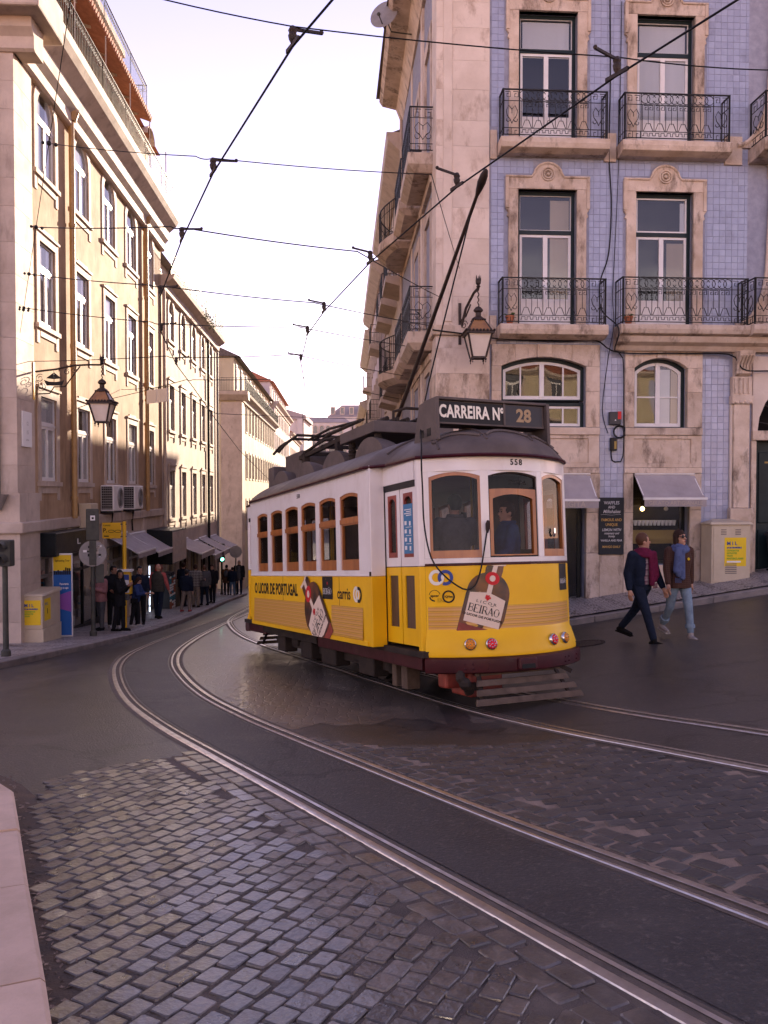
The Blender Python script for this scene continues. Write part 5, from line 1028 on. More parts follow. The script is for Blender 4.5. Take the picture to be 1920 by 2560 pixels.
def make_end(rr):
    f = rear if rr else (lambda m_: m_)
    d = f(shell(MB(), XS, [(.56, .085), (.60, .088), (.79, .03), (.82, .012), (.86, 0), (1.2, 0), (1.548, 0)])).build('dash_panel', 'tram_yellow', tram, smooth=35)
    f(shell(MB(), XS, [(1.551, .012), (1.563, .014), (1.575, .012)])).build('dash_moulding', 'tram_maroon', tram, smooth=35)
    m_ = MB(); shell(m_, XS, [(1.578, .004), (1.632, .006)]); shell(m_, XS, [(2.60, 0), (2.70, .0), (2.785, .008)])
    for a, b in ((-.95, -.905), (-.405, -.325), (.325, .405), (.905, .95)): shell(m_, xr(a, b, 3), [(1.634, 0), (2.598, 0)], th=.06)
    f(m_).build('window_surround', 'tram_white', tram, smooth=35)
    for wi, (a, b) in enumerate(((-.905, -.405), (-.325, .325), (.405, .905))):
        A2, B2_ = Vector(FP(a, 0)), Vector(FP(b, 0)); u = (B2_ - A2); Lw = u.length; u.normalize(); n = Vector((u.y, -u.x, 0))
        mp_ = lambda x, y, z: tuple(A2 + u * x - n * y + Vector((0, 0, z)))   # x along, y inward, z
        z0, z1, rs = 1.634, 2.60, .05
        top = [(0, z0), (Lw, z0)] + [(lerp(Lw, 0, k / 10), z1) for k in range(11)]
        sp = MB().ring(top, arch(.004, Lw - .004, z0, z1 - .012, rs, 10), -.004, .03, fn=mp_); f(sp).build('spandrel', 'tram_white', tram)
        fr = MB(); o_ = arch(.004, Lw - .004, z0, z1 - .012, rs, 10)
        if wi == 1:
            fr.ring(o_, arch(.02, Lw - .02, z0 + .015, z1 - .03, rs, 10), .012, .05, fn=mp_)
            fr.ring(arch(.02, Lw - .02, z0 + .016, 2.40, .01, 10), arch(.062, Lw - .062, z0 + .03, 2.335, .05, 10), .006, .06, mi=1, fn=mp_)
            w_ = f(fr).build('front_window', ['under_dark', 'tram_wood'], tram)
        else:
            fr.ring(o_, arch(.036, Lw - .034, z0 + .085, z1 - .048, rs, 10), .004, .05, fn=mp_); w_ = f(fr).build('front_window', 'tram_wood', tram)
        f(MB().ext(o_, .032, .036, fn=mp_)).build('pane', 'tram_glass', w_)
        if wi == 1 and not rr:
            t_ = MB(); put_text(t_, '\u25cf SA\u00cdDA', lambda x, y: mp_(Lw * .62 + x, .030, 2.47 + y), .06, .002); t_.build('lettering', 'ink', w_)
        if wi == 2 and not rr: MB().tube([mp_(Lw * .55, .02, 1.86), mp_(Lw * .55, .0, 1.90), mp_(Lw * .55, .0, 1.96)], .012, 6).build('window_latch', 'chrome', w_)
    # corner posts and side of platform
    for s_ in (-1, 1):
        m_ = MB(); P = [(s_ * .95, .385), (s_ * 1.0, .43), (s_ * 1.0, .50), (s_ * .93, .50)]; P = P if s_ > 0 else P[::-1]
        m_.hull8([(x, y, .60) for x, y in P], [(x, y, 1.548) for x, y in P], 0); m_.hull8([(x, y, 1.552) for x, y in P], [(x, y, 2.78) for x, y in P], 1); f(m_).build('corner_post', ['tram_yellow', 'tram_white'], tram, bevel=.01)
        m_ = MB(); x0_, x1_ = sorted((s_ * .985, s_ * 1.01)); m_.box(x0_, x1_, .505, 1.36, 2.53, 2.78); f(m_).build('door_header', 'tram_white', tram)
        m_ = MB(); x0_, x1_ = sorted((s_ * .95, s_ * 1.0)); m_.box(x0_, x1_, .50, 1.36, 2.46, 2.528); f(m_).build('door_track', 'black', tram)
        # folding door: two leaves
        for a, b in ((.505, .915), (.935, 1.345)):
            w0, w1 = a + .085, b - .085
            sd = lambda u_, y_, z_: (s_ * (.985 - y_), u_, z_)
            m_ = MB(); m_.ring([(a, 1.556), (b, 1.556), (b, 2.455), (a, 2.455)], [(w0, 1.66), (w1, 1.66), (w1, 2.40), (w0, 2.40)], 0, .035, 1, fn=sd); m_.ring([(a, .66), (b, .66), (b, 1.546), (a, 1.546)], [(w0, .85), (w1, .85), (w1, 1.45), (w0, 1.45)], 0, .035, 0, fn=sd); m_.box(*sorted((s_ * .986, s_ * .95)), a, b, 1.547, 1.555, 2)
            lf = f(m_).build('door_leaf', ['tram_yellow', 'tram_white', 'tram_maroon'], tram)
            f(MB().ring(arch(w0, w1, 1.66, 2.40, .001, 6), arch(w0 + .03, w1 - .03, 1.72, 2.36, .05, 6), -.004, .03, fn=sd)).build('sash', 'gear_red' if True else '', lf); f(MB().box(*sorted((s_ * .965, s_ * .969)), w0, w1, 1.66, 2.40)).build('pane', 'tram_glass', lf)
            f(MB().box(*sorted((s_ * .965, s_ * .970)), w0, w1, .85, 1.45)).build('kick_pane', 'wood_dark', lf)
            if not rr and s_ < 0 and a < .6:
                ps = MB().box(-.990, -.986, w0 + .0, w1 - .0, 1.70, 2.27).build('notice', 'info_blue', lf); t_ = MB(); r_ = random.Random(3)
                for k in range(4): t_.box(-.9925, -.9915, w0 + .03, w1 - .03 - .05 * (k % 2), 2.20 - k * .022, 2.21 - k * .022)
                for k in range(4):
                    zz = 2.03 - k * .095; t_.box(-.9925, -.9915, w1 - .085, w1 - .03, zz, zz + .045); t_.box(-.9925, -.9915, w0 + .05, w0 + .09, zz - .01, zz + .04)
                    if k < 3: t_.box(-.9925, -.9915, w0 + .03, w1 - .06, zz - .03, zz - .024)
                t_.build('notice_print', 'white', ps)
        m_ = MB(); m_.box(*sorted((s_ * .975, s_ * .955)), .915, .935, .66, 2.455); m_.box(*sorted((s_ * .98, s_ * .95)), 1.345, 1.365, .6, 2.5); f(m_).build('door_seal', 'black', tram)
        m_ = MB(); m_.box(*sorted((s_ * 1.04, s_ * .7)), .52, 1.36, .55, .585); f(m_).build('door_step', 'under_dark', tram)
        m_ = MB(); m_.box(*sorted((s_ * .99, s_ * .90)), .46, 1.5, .40, .545); f(m_).build('platform_skirt', 'tram_maroon', tram, bevel=.01)
    # bumper
    b_ = MB(); shell(b_, [-.95 + 1.90 * k / 30 for k in range(31)], [(.385, .10), (.40, .12), (.47, .128), (.54, .125), (.556, .10)], th=.09); bu = f(b_).build('bumper', 'tram_maroon', tram, smooth=35)
    m_ = MB(); m_.box(-.12, .12, -.16, -.08, .405, .535); f(m_).build('coupler_pocket', 'tram_maroon', bu, bevel=.02); m_ = MB(); m_.box(-.085, .085, -.164, -.13, .42, .47); f(m_).build('coupler_slot', 'black', bu)
    m_ = MB()
    for x in (-.62, -.55, .55, .62, -.4, .8):
        for z in (.44, .49): p = FP(x, z, .128); m_.ball(p, .011, 6)
    f(m_).build('bolts', 'tram_maroon', bu)
    for x, c in ((-.565, 'amber'), (-.36, 'red'), (.42, 'red'), (.635, 'amber')):
        z = .692; o = .056; p = Vector(FP(x, z, o)); n = fn_(x); n = (n + Vector((0, 0, .15))).normalized(); m_ = MB()
        m_.lathe([(.066, -.02), (.070, .01), (.064, .035), (.055, .042), (.051, .03)], 20, p, ax=n); lt = f(m_).build('tail_light' if c == 'red' else 'indicator_light', 'chrome', tram, smooth=50)
        m_ = MB(); m_.lathe([(.053, .02), (.051, .05), (.03, .058), (.0005, .06)], 20, p, ax=n)
        q = n.to_track_quat('Z', 'Y').to_matrix()
        f(m_).build('lens', c + '_lens', lt, smooth=50)
        m_ = MB()
        for k in range(8): a = k * math.pi / 4; m_.ball(p + q @ Vector((.036 * math.cos(a), .036 * math.sin(a), .055)), .009, 6)
        m_.ball(p + n * .06, .009, 6); f(m_).build('light_dots', 'chrome' if c == 'red' else 'gold', lt)
    return d
dash = make_end(False); make_end(True)
# ---------------------------------------------------------------- saloon sides
WIN = [(1.715, 2.355), (2.50, 3.16), (3.30, 3.96), (4.09, 4.75), (4.89, 5.55), (5.72, 6.377)]
for s_ in (-1, 1):
    sd = lambda u_, y_, z_: (s_ * (SW - y_), u_, z_)
    m_ = MB(); wall_face(m_, Y0, Y1, 1.459, 2.78, [(a, b, 1.52, 2.52) for a, b in WIN], .04, 0, 0, 1)
    m_ = MB(); holes_ = [(a, b, 1.52, 2.52) for a, b in WIN]
    X_ = sorted(set([Y0, Y1] + [v for h in holes_ for v in h[:2]])); Z_ = [1.459, 1.52, 2.52, 2.785]
    for a, b in zip(X_, X_[1:]):
        for c, d in zip(Z_, Z_[1:]):
            if any(h[0] < (a + b) / 2 < h[1] for h in holes_) and c == 1.52: continue
            m_.box(a, b, 0, .045, c, d)
    m_.map(sd).build('upper_side', 'tram_white', tram)
    m_ = MB().box(Y0, Y1, -.012, .02, 1.445, 1.47).map(sd); m_.build('belt_moulding', 'tram_white', tram, bevel=.005)
    m_ = MB().box(Y0, Y1, 0, .04, .60, 1.443).map(sd); sp_ = m_.build('side_panel', 'tram_yellow', tram, bevel=.006)
    m_ = MB().box(Y0 + .1, Y1 - .05, -.014, .0, .60, .66).map(sd); m_.build('sill_beam', 'tram_yellow', sp_, bevel=.005)
    if s_ < 0: side_panel = sp_
    for i, (a, b) in enumerate(WIN):
        rs = .036; top = [(a, 1.52), (b, 1.52)] + [(lerp(b, a, k / 8), 2.52) for k in range(9)]
        MB().ring(top, arch(a + .005, b - .005, 1.52, 2.512, rs, 8), .002, .03, fn=sd).build('spandrel', 'tram_white', tram)
        f = MB(); f.ring(arch(a + .005, b - .005, 2.16, 2.512, rs, 8), arch(a + .045, b - .045, 2.20, 2.47, rs, 8), .012, .05, fn=sd)
        f.ring([(a + .005, 1.524), (b - .005, 1.524), (b - .005, 2.155), (a + .005, 2.155)], [(a + .05, 1.66), (b - .05, 1.66), (b - .05, 2.10), (a + .05, 2.10)], .02, .055, fn=sd)
        f.box(a, b, .0, .05, 2.12, 2.18); f.v[-8:] = [sd(*p) for p in f.v[-8:]]
        w_ = f.build('side_window', 'tram_wood', tram)
        MB().box(a + .03, b - .03, .036, .040, 2.19, 2.48).map(sd).build('pane', 'tram_glass', w_); MB().box(a + .03, b - .03, .044, .048, 1.6, 2.12).map(sd).build('pane', 'tram_glass', w_)
    for yy, dr_ in ((Y0, -1), (Y1, 1)):   # returns at the ends of the saloon
        m_ = MB(); m_.box(*sorted((s_ * SW, s_ * 1.0)), yy - .02, yy + .02, .60, 1.443, 0); m_.box(*sorted((s_ * SW, s_ * 1.0)), yy - .02, yy + .02, 1.445, 2.785, 1); m_.build('end_return', ['tram_yellow', 'tram_white'], tram, bevel=.008)
m_ = MB(); m_.box(-SW - .012, -SW + .02, Y0 - .015, Y0 + .02, 1.45, 1.50); m_.build('belt_end_cap', 'under_dark', tram)
# ---------------------------------------------------------------- roof
def hw(y):
    y = min(y, TL - y)
    if y < -.07: return 0
    if y < .42: return 1.0 * min(1, ((y + .07) / .47)) ** (1 / 2.2)
    return interp([(.42, 1.01), (1.15, 1.05), (1.45, 1.235), (9, 1.235)], y)
def rz(y, xi):
    e = min(1, max(0, (min(y, TL - y) + .07) / 1.15)); dome = math.sqrt(max(0, 1 - (1 - e) ** 2)); c = .06 + .36 * dome
    return 2.77 + c * (1 - abs(xi) ** 2.3) ** .8
yy = [-.07, -.062, -.04, 0, .06, .14, .24, .34, .42] + xr(.6, 1.1, 4) + xr(1.15, 1.5, 5) + xr(1.8, TL - 1.8, 20) + xr(TL - 1.5, TL - 1.15, 5) + xr(TL - 1.1, TL - .6, 4) + [TL - .42, TL - .34, TL - .24, TL - .14, TL - .06, TL, TL + .04, TL + .062, TL + .07]
xi = [math.sin(math.pi / 2 * (k / 14)) for k in range(-14, 15)]; m_ = MB()
for y in yy:
    for q in xi: m_.v.append((q * hw(y), y, rz(y, q)))
nx_ = len(xi); m_.f = [(j * nx_ + i, (j) * nx_ + i + 1, (j + 1) * nx_ + i + 1, (j + 1) * nx_ + i) for j in range(len(yy) - 1) for i in range(nx_ - 1)]; m_.m = [0] * len(m_.f)
base_ = len(m_.v)
for y in yy:
    for q in (-1, 1): m_.v.append((q * hw(y), y, 2.755))
for j in range(len(yy) - 1):
    b0 = base_ + 2 * j; m_.f += [(j * nx_, (j + 1) * nx_, b0 + 2, b0), (j * nx_ + nx_ - 1, b0 + 1, b0 + 3, (j + 1) * nx_ + nx_ - 1), (b0, b0 + 2, b0 + 3, b0 + 1)]; m_.m += [0] * 3
roof = m_.build('roof', 'tram_roof', tram, smooth=50)
ol = [(-hw(y), y, 2.765) for y in yy] + [(hw(y), y, 2.765) for y in yy[::-1]]
MB().tube(ol, .022, 6, closed=True).build('drip_rail', 'tram_maroon', tram)
def RP(x, y, o=0): return (x, y, rz(y, max(-1, min(1, x / max(.01, hw(y))))) + o)
for f in (lambda p: p, lambda p: (p[0], TL - p[1], p[2])):   # ribs on the domed ends
    m_ = MB()
    for a in (-.80, -.30, .30, .80): m_.tube([f(RP(a * lerp(1, .75, t), .03 + fy(a * .95) + t * .75, .006)) for t in xr(0, 1, 6)], .014, 5)
    for a, b in ((-.82, -.34), (-.28, .28), (.34, .82)): m_.tube([f(RP(lerp(a, b, t), .10 + fy(lerp(a, b, t)) + .14 * math.sin(math.pi * t), .012)) for t in xr(0, 1, 10)], .02, 5)
    m_.tube([f(RP(lerp(-.98, .98, t), 1.25, .008)) for t in xr(0, 1, 24)], .015, 5); m_.build('roof_ribs', 'tram_roof', roof)
for yc in (2.72, 4.10, 5.47, 6.85):   # round ventilators
    for s_ in (-1, 1):
        m_ = MB(); n = 12
        for i in range(n + 1):
            a = math.pi * i / n
            for j in range(9):
                b = math.pi / 2 * j / 8; m_.v.append((s_ * (.60 - .42 * math.sin(b) * 1.0 + .0), yc + .52 * math.cos(a) * math.cos(b * .55), 3.02 + (.34 * math.sin(a)) * (math.cos(b * .8))))
        m_.f = [(i * 9 + j, (i + 1) * 9 + j, (i + 1) * 9 + j + 1, i * 9 + j + 1) for i in range(n) for j in range(8)] + [tuple(i * 9 for i in range(n + 1))]; m_.m = [0] * len(m_.f); m_.build('ventilator', 'tram_roof', roof, smooth=45)
# route sign box above the front, plain one at the far end
m_ = MB(); m_.hull8([(-.73, .42, 3.17), (.73, .42, 3.17), (.73, .72, 3.17), (-.73, .72, 3.17)], [(-.73, .42, 3.44), (.73, .42, 3.44), (.73, .66, 3.44), (-.73, .66, 3.44)]); m_.box(-.75, .75, .38, .72, 3.441, 3.475)
sg = m_.build('route_sign', 'tram_roof', tram, bevel=.01)
for s_ in (-1, 1):
    m_ = MB(); P = [(.36, 2.98), (.95, 2.98), (.78, 3.44), (.36, 3.46)]; x0_, x1_ = sorted((s_ * .73, s_ * .77)); k = len(P)
    m_.v = [(x0_, y, z) for y, z in P] + [(x1_, y, z) for y, z in P]; m_.f = [(0, 1, 2, 3), (7, 6, 5, 4)] + [(i, i + 4, (i + 1) % 4 + 4, (i + 1) % 4) for i in range(4)]; m_.m = [0] * 6; m_.build('sign_bracket', 'tram_roof', sg)
    for a in (.5, .68): MB().box(*sorted((s_ * .771, s_ * .774)), a, a + .1, 3.04, 3.13).build('bracket_hole', 'black', sg, bevel=.02)
MB().box(-.70, .145, .405, .419, 3.185, 3.425).build('sign_panel', 'black', sg); MB().box(.17, .69, .405, .419, 3.185, 3.425).build('number_panel', 'plastic_dark', sg)
MB().box(.145, .17, .395, .419, 3.17, 3.44).build('sign_divider', 'tram_roof', sg); MB().box(-.71, .71, .395, .42, 3.165, 3.183).build('sign_ledge', 'tram_roof', sg)
t_ = MB(); put_text(t_, 'CARREIRA N\u00ba', lambda x, y: (-.278 + x, .402, 3.305 + y), .20, .007, xs=.69, sp=1.05); t_.build('lettering', 'logo_white', sg)
t_ = MB(); put_text(t_, '28', lambda x, y: (.43 + x, .402, 3.30 + y), .21, .007); t_.build('route_number', 'digits', sg)
m_ = MB().hull8([(-.6, TL - .9, 3.1), (.6, TL - .9, 3.1), (.6, TL - .5, 3.0), (-.6, TL - .5, 3.0)], [(-.6, TL - .85, 3.50), (.6, TL - .85, 3.50), (.6, TL - .55, 3.50), (-.6, TL - .55, 3.50)]); m_.build('rear_sign', 'tram_roof', tram, bevel=.02)
# folded pantograph, boxes, trolley pole
MB().box(-.42, .35, 6.15, 7.1, 3.15, 3.66).build('resistor_box', 'tram_roof', roof, bevel=.015)
m_ = MB().hull8([(-.62, 2.45, 3.40), (.62, 2.45, 3.40), (.62, 3.75, 3.40), (-.62, 3.75, 3.40)], [(-.62, 2.45, 3.56), (.62, 2.45, 3.56), (.62, 3.75, 3.56), (-.62, 3.75, 3.56)]); pt = m_.build('pole_base_tray', 'tram_roof', tram, bevel=.012)
m_ = MB()
for x in (-.5, .5):
    for y in (2.6, 3.55): m_.lathe([(.05, 3.1), (.05, 3.2), (.065, 3.22), (.045, 3.25), (.065, 3.28), (.045, 3.31), (.06, 3.34), (.05, 3.40)], 10, (x, y, 0))
m_.build('insulator', 'under_dark', pt)
m_ = MB(); m_.tube([(-.3, 2.5, 3.56), (-.3, 2.5, 3.70), (-.1, 2.5, 3.76), (.4, 2.5, 3.76), (.4, 2.5, 3.56)], .022, 6)
for k in range(5): m_.tube([(-.35 + k * .16, 2.6, 3.62), (-.35 + k * .16, 2.95, 3.62)], .035, 8)
m_.build('pole_springs', 'under_dark', pt)
pg = MB(); 
for x in (-.42, .42):
    pg.bar((x, 3.7, 3.58), (x, 6.2, 3.52), .06, .07); pg.tube([(x, 6.1, 3.56), (x * .8, 4.9, 3.76), (x * .6, 3.8, 3.80)], .028, 6); pg.tube([(x * .6, 3.8, 3.80), (x * .75, 5.0, 3.86), (x * .8, 6.0, 3.82)], .022, 6)
    pg.tube([(x, 4.0, 3.6), (x * .9, 5.0, 3.68), (x, 6.0, 3.6)], .02, 6)
    for y in (4.3, 5.9): pg.bar((x, y, 3.1), (x, y, 3.52), .10, .12)
for y in (4.2, 5.0, 5.9): pg.bar((-.45, y, 3.56), (.45, y, 3.56), .06, .06)
for y, z in ((5.75, 3.86), (6.05, 3.84)): pg.tube([(-.86, y + .35, 3.60), (-.78, y + .2, 3.72), (-.62, y, z), (.62, y, z), (.78, y + .2, 3.72), (.86, y + .35, 3.60)], .024, 6)
pg.tube([(-.2, 3.8, 3.82), (-.2, 6.0, 3.85)], .02, 6); pg.tube([(.2, 3.8, 3.82), (.2, 6.0, 3.85)], .02, 6); pg.lathe([(.12, -.14), (.12, .14)], 14, (.0, 4.2, 3.66), ax=(1, 0, 0)); pg.build('pantograph', 'under_dark', tram)
m_ = MB()
for y in (4.3, 5.9):
    for x in (-.42, .42): m_.lathe([(.07, 3.05), (.07, 3.2), (.045, 3.25), (.06, 3.28), (.045, 3.31), (.06, 3.34), (.045, 3.37)], 10, (x, y, 0))
m_.build('insulator', 'tram_roof', roof)
TI = TMAT.inverted(); tip = TI @ Vector((1.05, 8.72, 4.93)); bas = Vector((0, 3.1, 3.62))
m_ = MB().tube([bas, bas.lerp(tip, .5) , tip - (tip - bas).normalized() * .12], [.030, .025, .018], 8); pole = m_.build('trolley_pole', 'iron_brown', tram, smooth=40)
dv = (tip - bas).normalized(); m_ = MB().lathe([(.018, -.2), (.034, -.12), (.046, -.03), (.042, .06), (.024, .12), (.001, .14)], 10, tip - dv * .08, ax=dv); m_.build('trolley_head', 'iron_brown', pole, smooth=40)
m_ = MB().lathe([(.10, -.06), (.12, 0), (.10, .06)], 12, bas, ax=(0, 0, 1)); m_.build('pole_base', 'under_dark', pole)
p1 = bas.lerp(tip, .88); rope = [p1 - Vector((0, 0, .02)), Vector((-.60, .95, 3.55)), Vector((-.985, .33, 2.84)), Vector((-1.0, .30, 2.4)), Vector((-.985, .31, 2.0)), Vector((-.94, .26, 1.65)), Vector((-.85, .16, 1.46)), Vector((-.74, .05, 1.335)), Vector((-.65, .0, 1.29)), Vector((-.56, -.02, 1.33)), Vector((-.47, .0, 1.50)), Vector((-.40, .02, 1.74)), Vector((-.365, .0, 1.97))]
m_ = MB().tube([tuple(p) for p in spline([tuple(p) for p in rope], .06)], .0095, 5); rp = m_.build('pole_rope', 'cable', tram)
m_ = MB().lathe([(.01, -.07), (.022, -.03), (.026, .03), (.012, .07)], 8, rope[-1], ax=(.1, 0, 1)); m_.build('rope_knob', 'under_dark', rp)
# ---------------------------------------------------------------- under the floor
m_ = MB().box(-1.05, 1.05, .3, TL - .3, .555, .62); m_.build('floor', 'under_dark', tram)
MB().box(-1.1, 1.1, Y0, Y1, .62, .66).build('saloon_floor', 'wood_dark', tram)
m_ = MB()
for s_ in (-1, 1): m_.box(*sorted((s_ * .80, s_ * .72)), 1.6, 6.6, .24, .36); m_.box(*sorted((s_ * .96, s_ * .90)), 1.5, 6.7, .42, .555)
for y in (1.7, 4.1, 6.4): m_.box(-.8, .8, y - .08, y + .08, .22, .50)
m_.build('truck_frame', 'under_dark', tram, bevel=.01)
MB().box(-.98, -.92, 1.45, 3.9, .40, .553).build('side_sill', 'tram_maroon', tram, bevel=.01); MB().box(-1.0, -.9, 3.9, 6.75, .44, .553).build('side_sill', 'under_dark', tram)
for y in (2.7, 5.45):
    for s_ in (-1, 1):
        m_ = MB().lathe([(.34, -.02), (.40, -.018), (.405, .0), (.375, .02), (.375, .09), (.30, .10), (.28, .06), (.10, .05), (.09, .12), (.001, .12)], 24, (s_ * .41, y, .39), ax=(s_, 0, 0)); wh = m_.build('wheel', 'under_dark', tram, smooth=35)
        m_ = MB().box(*sorted((s_ * .62, s_ * .84)), y - .16, y + .16, .28, .52); m_.build('axle_box', 'under_dark', wh, bevel=.02)
        m_ = MB()
        for dy in (-.32, .32): m_.tube([(s_ * .72 + .05 * math.cos(t * .8), y + dy + .05 * math.sin(t * .8), .30 + t * .006) for t in range(36)], .014, 5)
        m_.build('spring', 'under_dark', wh)
for y, w_ in ((1.12, .16), (1.42, .12)): MB().box(-.86, -.68, y, y + w_, .10, .40).build('sand_box', 'fender_wood', tram, bevel=.01)
m_ = MB().box(-.55, -.12, .18, .62, .10, .40); m_.box(-.78, -.56, .3, .5, .2, .40); m_.build('gear_case', 'gear_red', tram, bevel=.03)
m_ = MB(); m_.tube([(-.70, .12, .42), (-.72, .08, .34), (-.66, .06, .26), (-.60, .1, .18)], .055, 8); m_.ball((-.68, .05, .28), .07, 8); m_.box(-.6, -.48, .05, .2, .2, .27); m_.build('brake_hose', 'under_dark', tram)
for y, a in ((3.6, .3), (4.6, .25), (5.9, .2), (2.2, .25)): MB().box(-.93, -.70, y - a, y + a, .16, .43).build('equipment_box', 'under_dark', tram, bevel=.02)
m_ = MB().lathe([(.12, -.4), (.15, -.38), (.15, .38), (.12, .4)], 14, (-.6, 4.1, .30), ax=(0, 1, 0)); m_.build('air_tank', 'under_dark', tram, smooth=40)
def fender(rr):
    f = rear if rr else (lambda m2: m2)
    root_ = None
    for k, (z, y, hx) in enumerate(((.375, .06, .56), (.285, -.04, .60), (.195, -.12, .645), (.105, -.18, .69))):
        m2 = MB(); P = lambda s_, zz, yy_: (s_, yy_, zz); t = .062 if k else .05
        m2.hull8([(-hx, y - .03, z - t / 2), (hx, y - .03, z - t / 2), (hx, y + .0, z - t / 2), (-hx, y + .0, z - t / 2)], [(-hx + .02, y - .0, z + t / 2), (hx - .02, y - .0, z + t / 2), (hx - .02, y + .03, z + t / 2), (-hx + .02, y + .03, z + t / 2)])
        if root_ is None: root_ = f(m2).build('life_guard', 'fender_wood', tram, bevel=.006)
        else: f(m2).build('slat', 'fender_wood', root_, bevel=.006)
    m2 = MB()
    for x in (-.5, .48): m2.bar((x, .09, .42), (x * 1.15, -.14, .08), .05, .02)
    m2.bar((.56, .1, .40), (.70, .04, .32), .07, .05); f(m2).build('guard_strut', 'under_dark', root_)
fender(False); fender(True)
# ---------------------------------------------------------------- interior
for y in (1.8, 2.6, 3.4, 4.2, 5.0, 5.8):
    for s_ in (-1, 1):
        m_ = MB().box(*sorted((s_ * 1.1, s_ * .35)), y, y + .42, 1.02, 1.08); m_.box(*sorted((s_ * 1.1, s_ * .35)), y + .38, y + .43, 1.08, 1.62); m_.box(*sorted((s_ * 1.0, s_ * .45)), y + .1, y + .16, .66, 1.02); m_.build('bench_seat', 'wood_dark', tram, bevel=.012)
m_ = MB()
for y in (1.5, 3.0, 5.0, 6.6): 
    for x in (-.32, .32): m_.tube([(x, y, .66), (x, y, 2.7)], .016, 8)
m_.build('grab_pole', 'sign_yellow', tram)
MB().box(-1.1, 1.1, Y0, Y1, 2.70, 2.74).build('ceiling', 'white_paint', tram); m_ = MB()
for s_ in (-1, 1): m_.box(*sorted((s_ * 1.12, s_ * .30)), Y1 - .06, Y1 - .02, .66, 2.7); m_.box(*sorted((s_ * 1.0, s_ * .30)), Y0 + .03, Y0 + .07, .66, 2.7)
m_.build('bulkhead', 'wood_dark', tram)
m_ = MB().box(.12, .40, .30, .52, .66, 1.62); m_.box(.05, .45, .26, .55, 1.62, 1.72); m_.build('controller', 'under_dark', tram, bevel=.02)
# ---------------------------------------------------------------- adverts and lettering
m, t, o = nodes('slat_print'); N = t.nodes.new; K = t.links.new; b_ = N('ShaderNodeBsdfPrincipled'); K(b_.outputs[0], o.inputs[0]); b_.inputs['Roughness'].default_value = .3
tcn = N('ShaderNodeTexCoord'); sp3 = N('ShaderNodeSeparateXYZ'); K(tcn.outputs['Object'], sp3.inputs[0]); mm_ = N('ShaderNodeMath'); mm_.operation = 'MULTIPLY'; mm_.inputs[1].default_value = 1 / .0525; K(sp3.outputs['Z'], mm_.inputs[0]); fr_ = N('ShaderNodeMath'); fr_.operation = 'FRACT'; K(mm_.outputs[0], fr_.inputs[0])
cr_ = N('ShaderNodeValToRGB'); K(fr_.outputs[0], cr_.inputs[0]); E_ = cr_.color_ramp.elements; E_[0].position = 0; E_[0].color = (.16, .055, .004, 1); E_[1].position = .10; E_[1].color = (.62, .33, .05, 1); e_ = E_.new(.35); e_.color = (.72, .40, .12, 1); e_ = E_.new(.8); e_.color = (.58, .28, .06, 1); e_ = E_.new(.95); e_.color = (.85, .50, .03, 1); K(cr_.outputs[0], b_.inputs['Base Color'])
m, t, o = nodes('bottle_print'); N = t.nodes.new; K = t.links.new; b_ = N('ShaderNodeBsdfPrincipled'); K(b_.outputs[0], o.inputs[0]); b_.inputs['Roughness'].default_value = .3
tcn = N('ShaderNodeTexCoord'); n_ = N('ShaderNodeTexNoise'); n_.inputs['Scale'].default_value = 5; K(tcn.outputs['Object'], n_.inputs['Vector']); cr_ = N('ShaderNodeValToRGB'); K(n_.outputs['Fac'], cr_.inputs[0]); E_ = cr_.color_ramp.elements; E_[0].position = .4; E_[0].color = (.022, .010, .008, 1); E_[1].position = .72; E_[1].color = (.20, .065, .02, 1); K(cr_.outputs[0], b_.inputs['Base Color'])
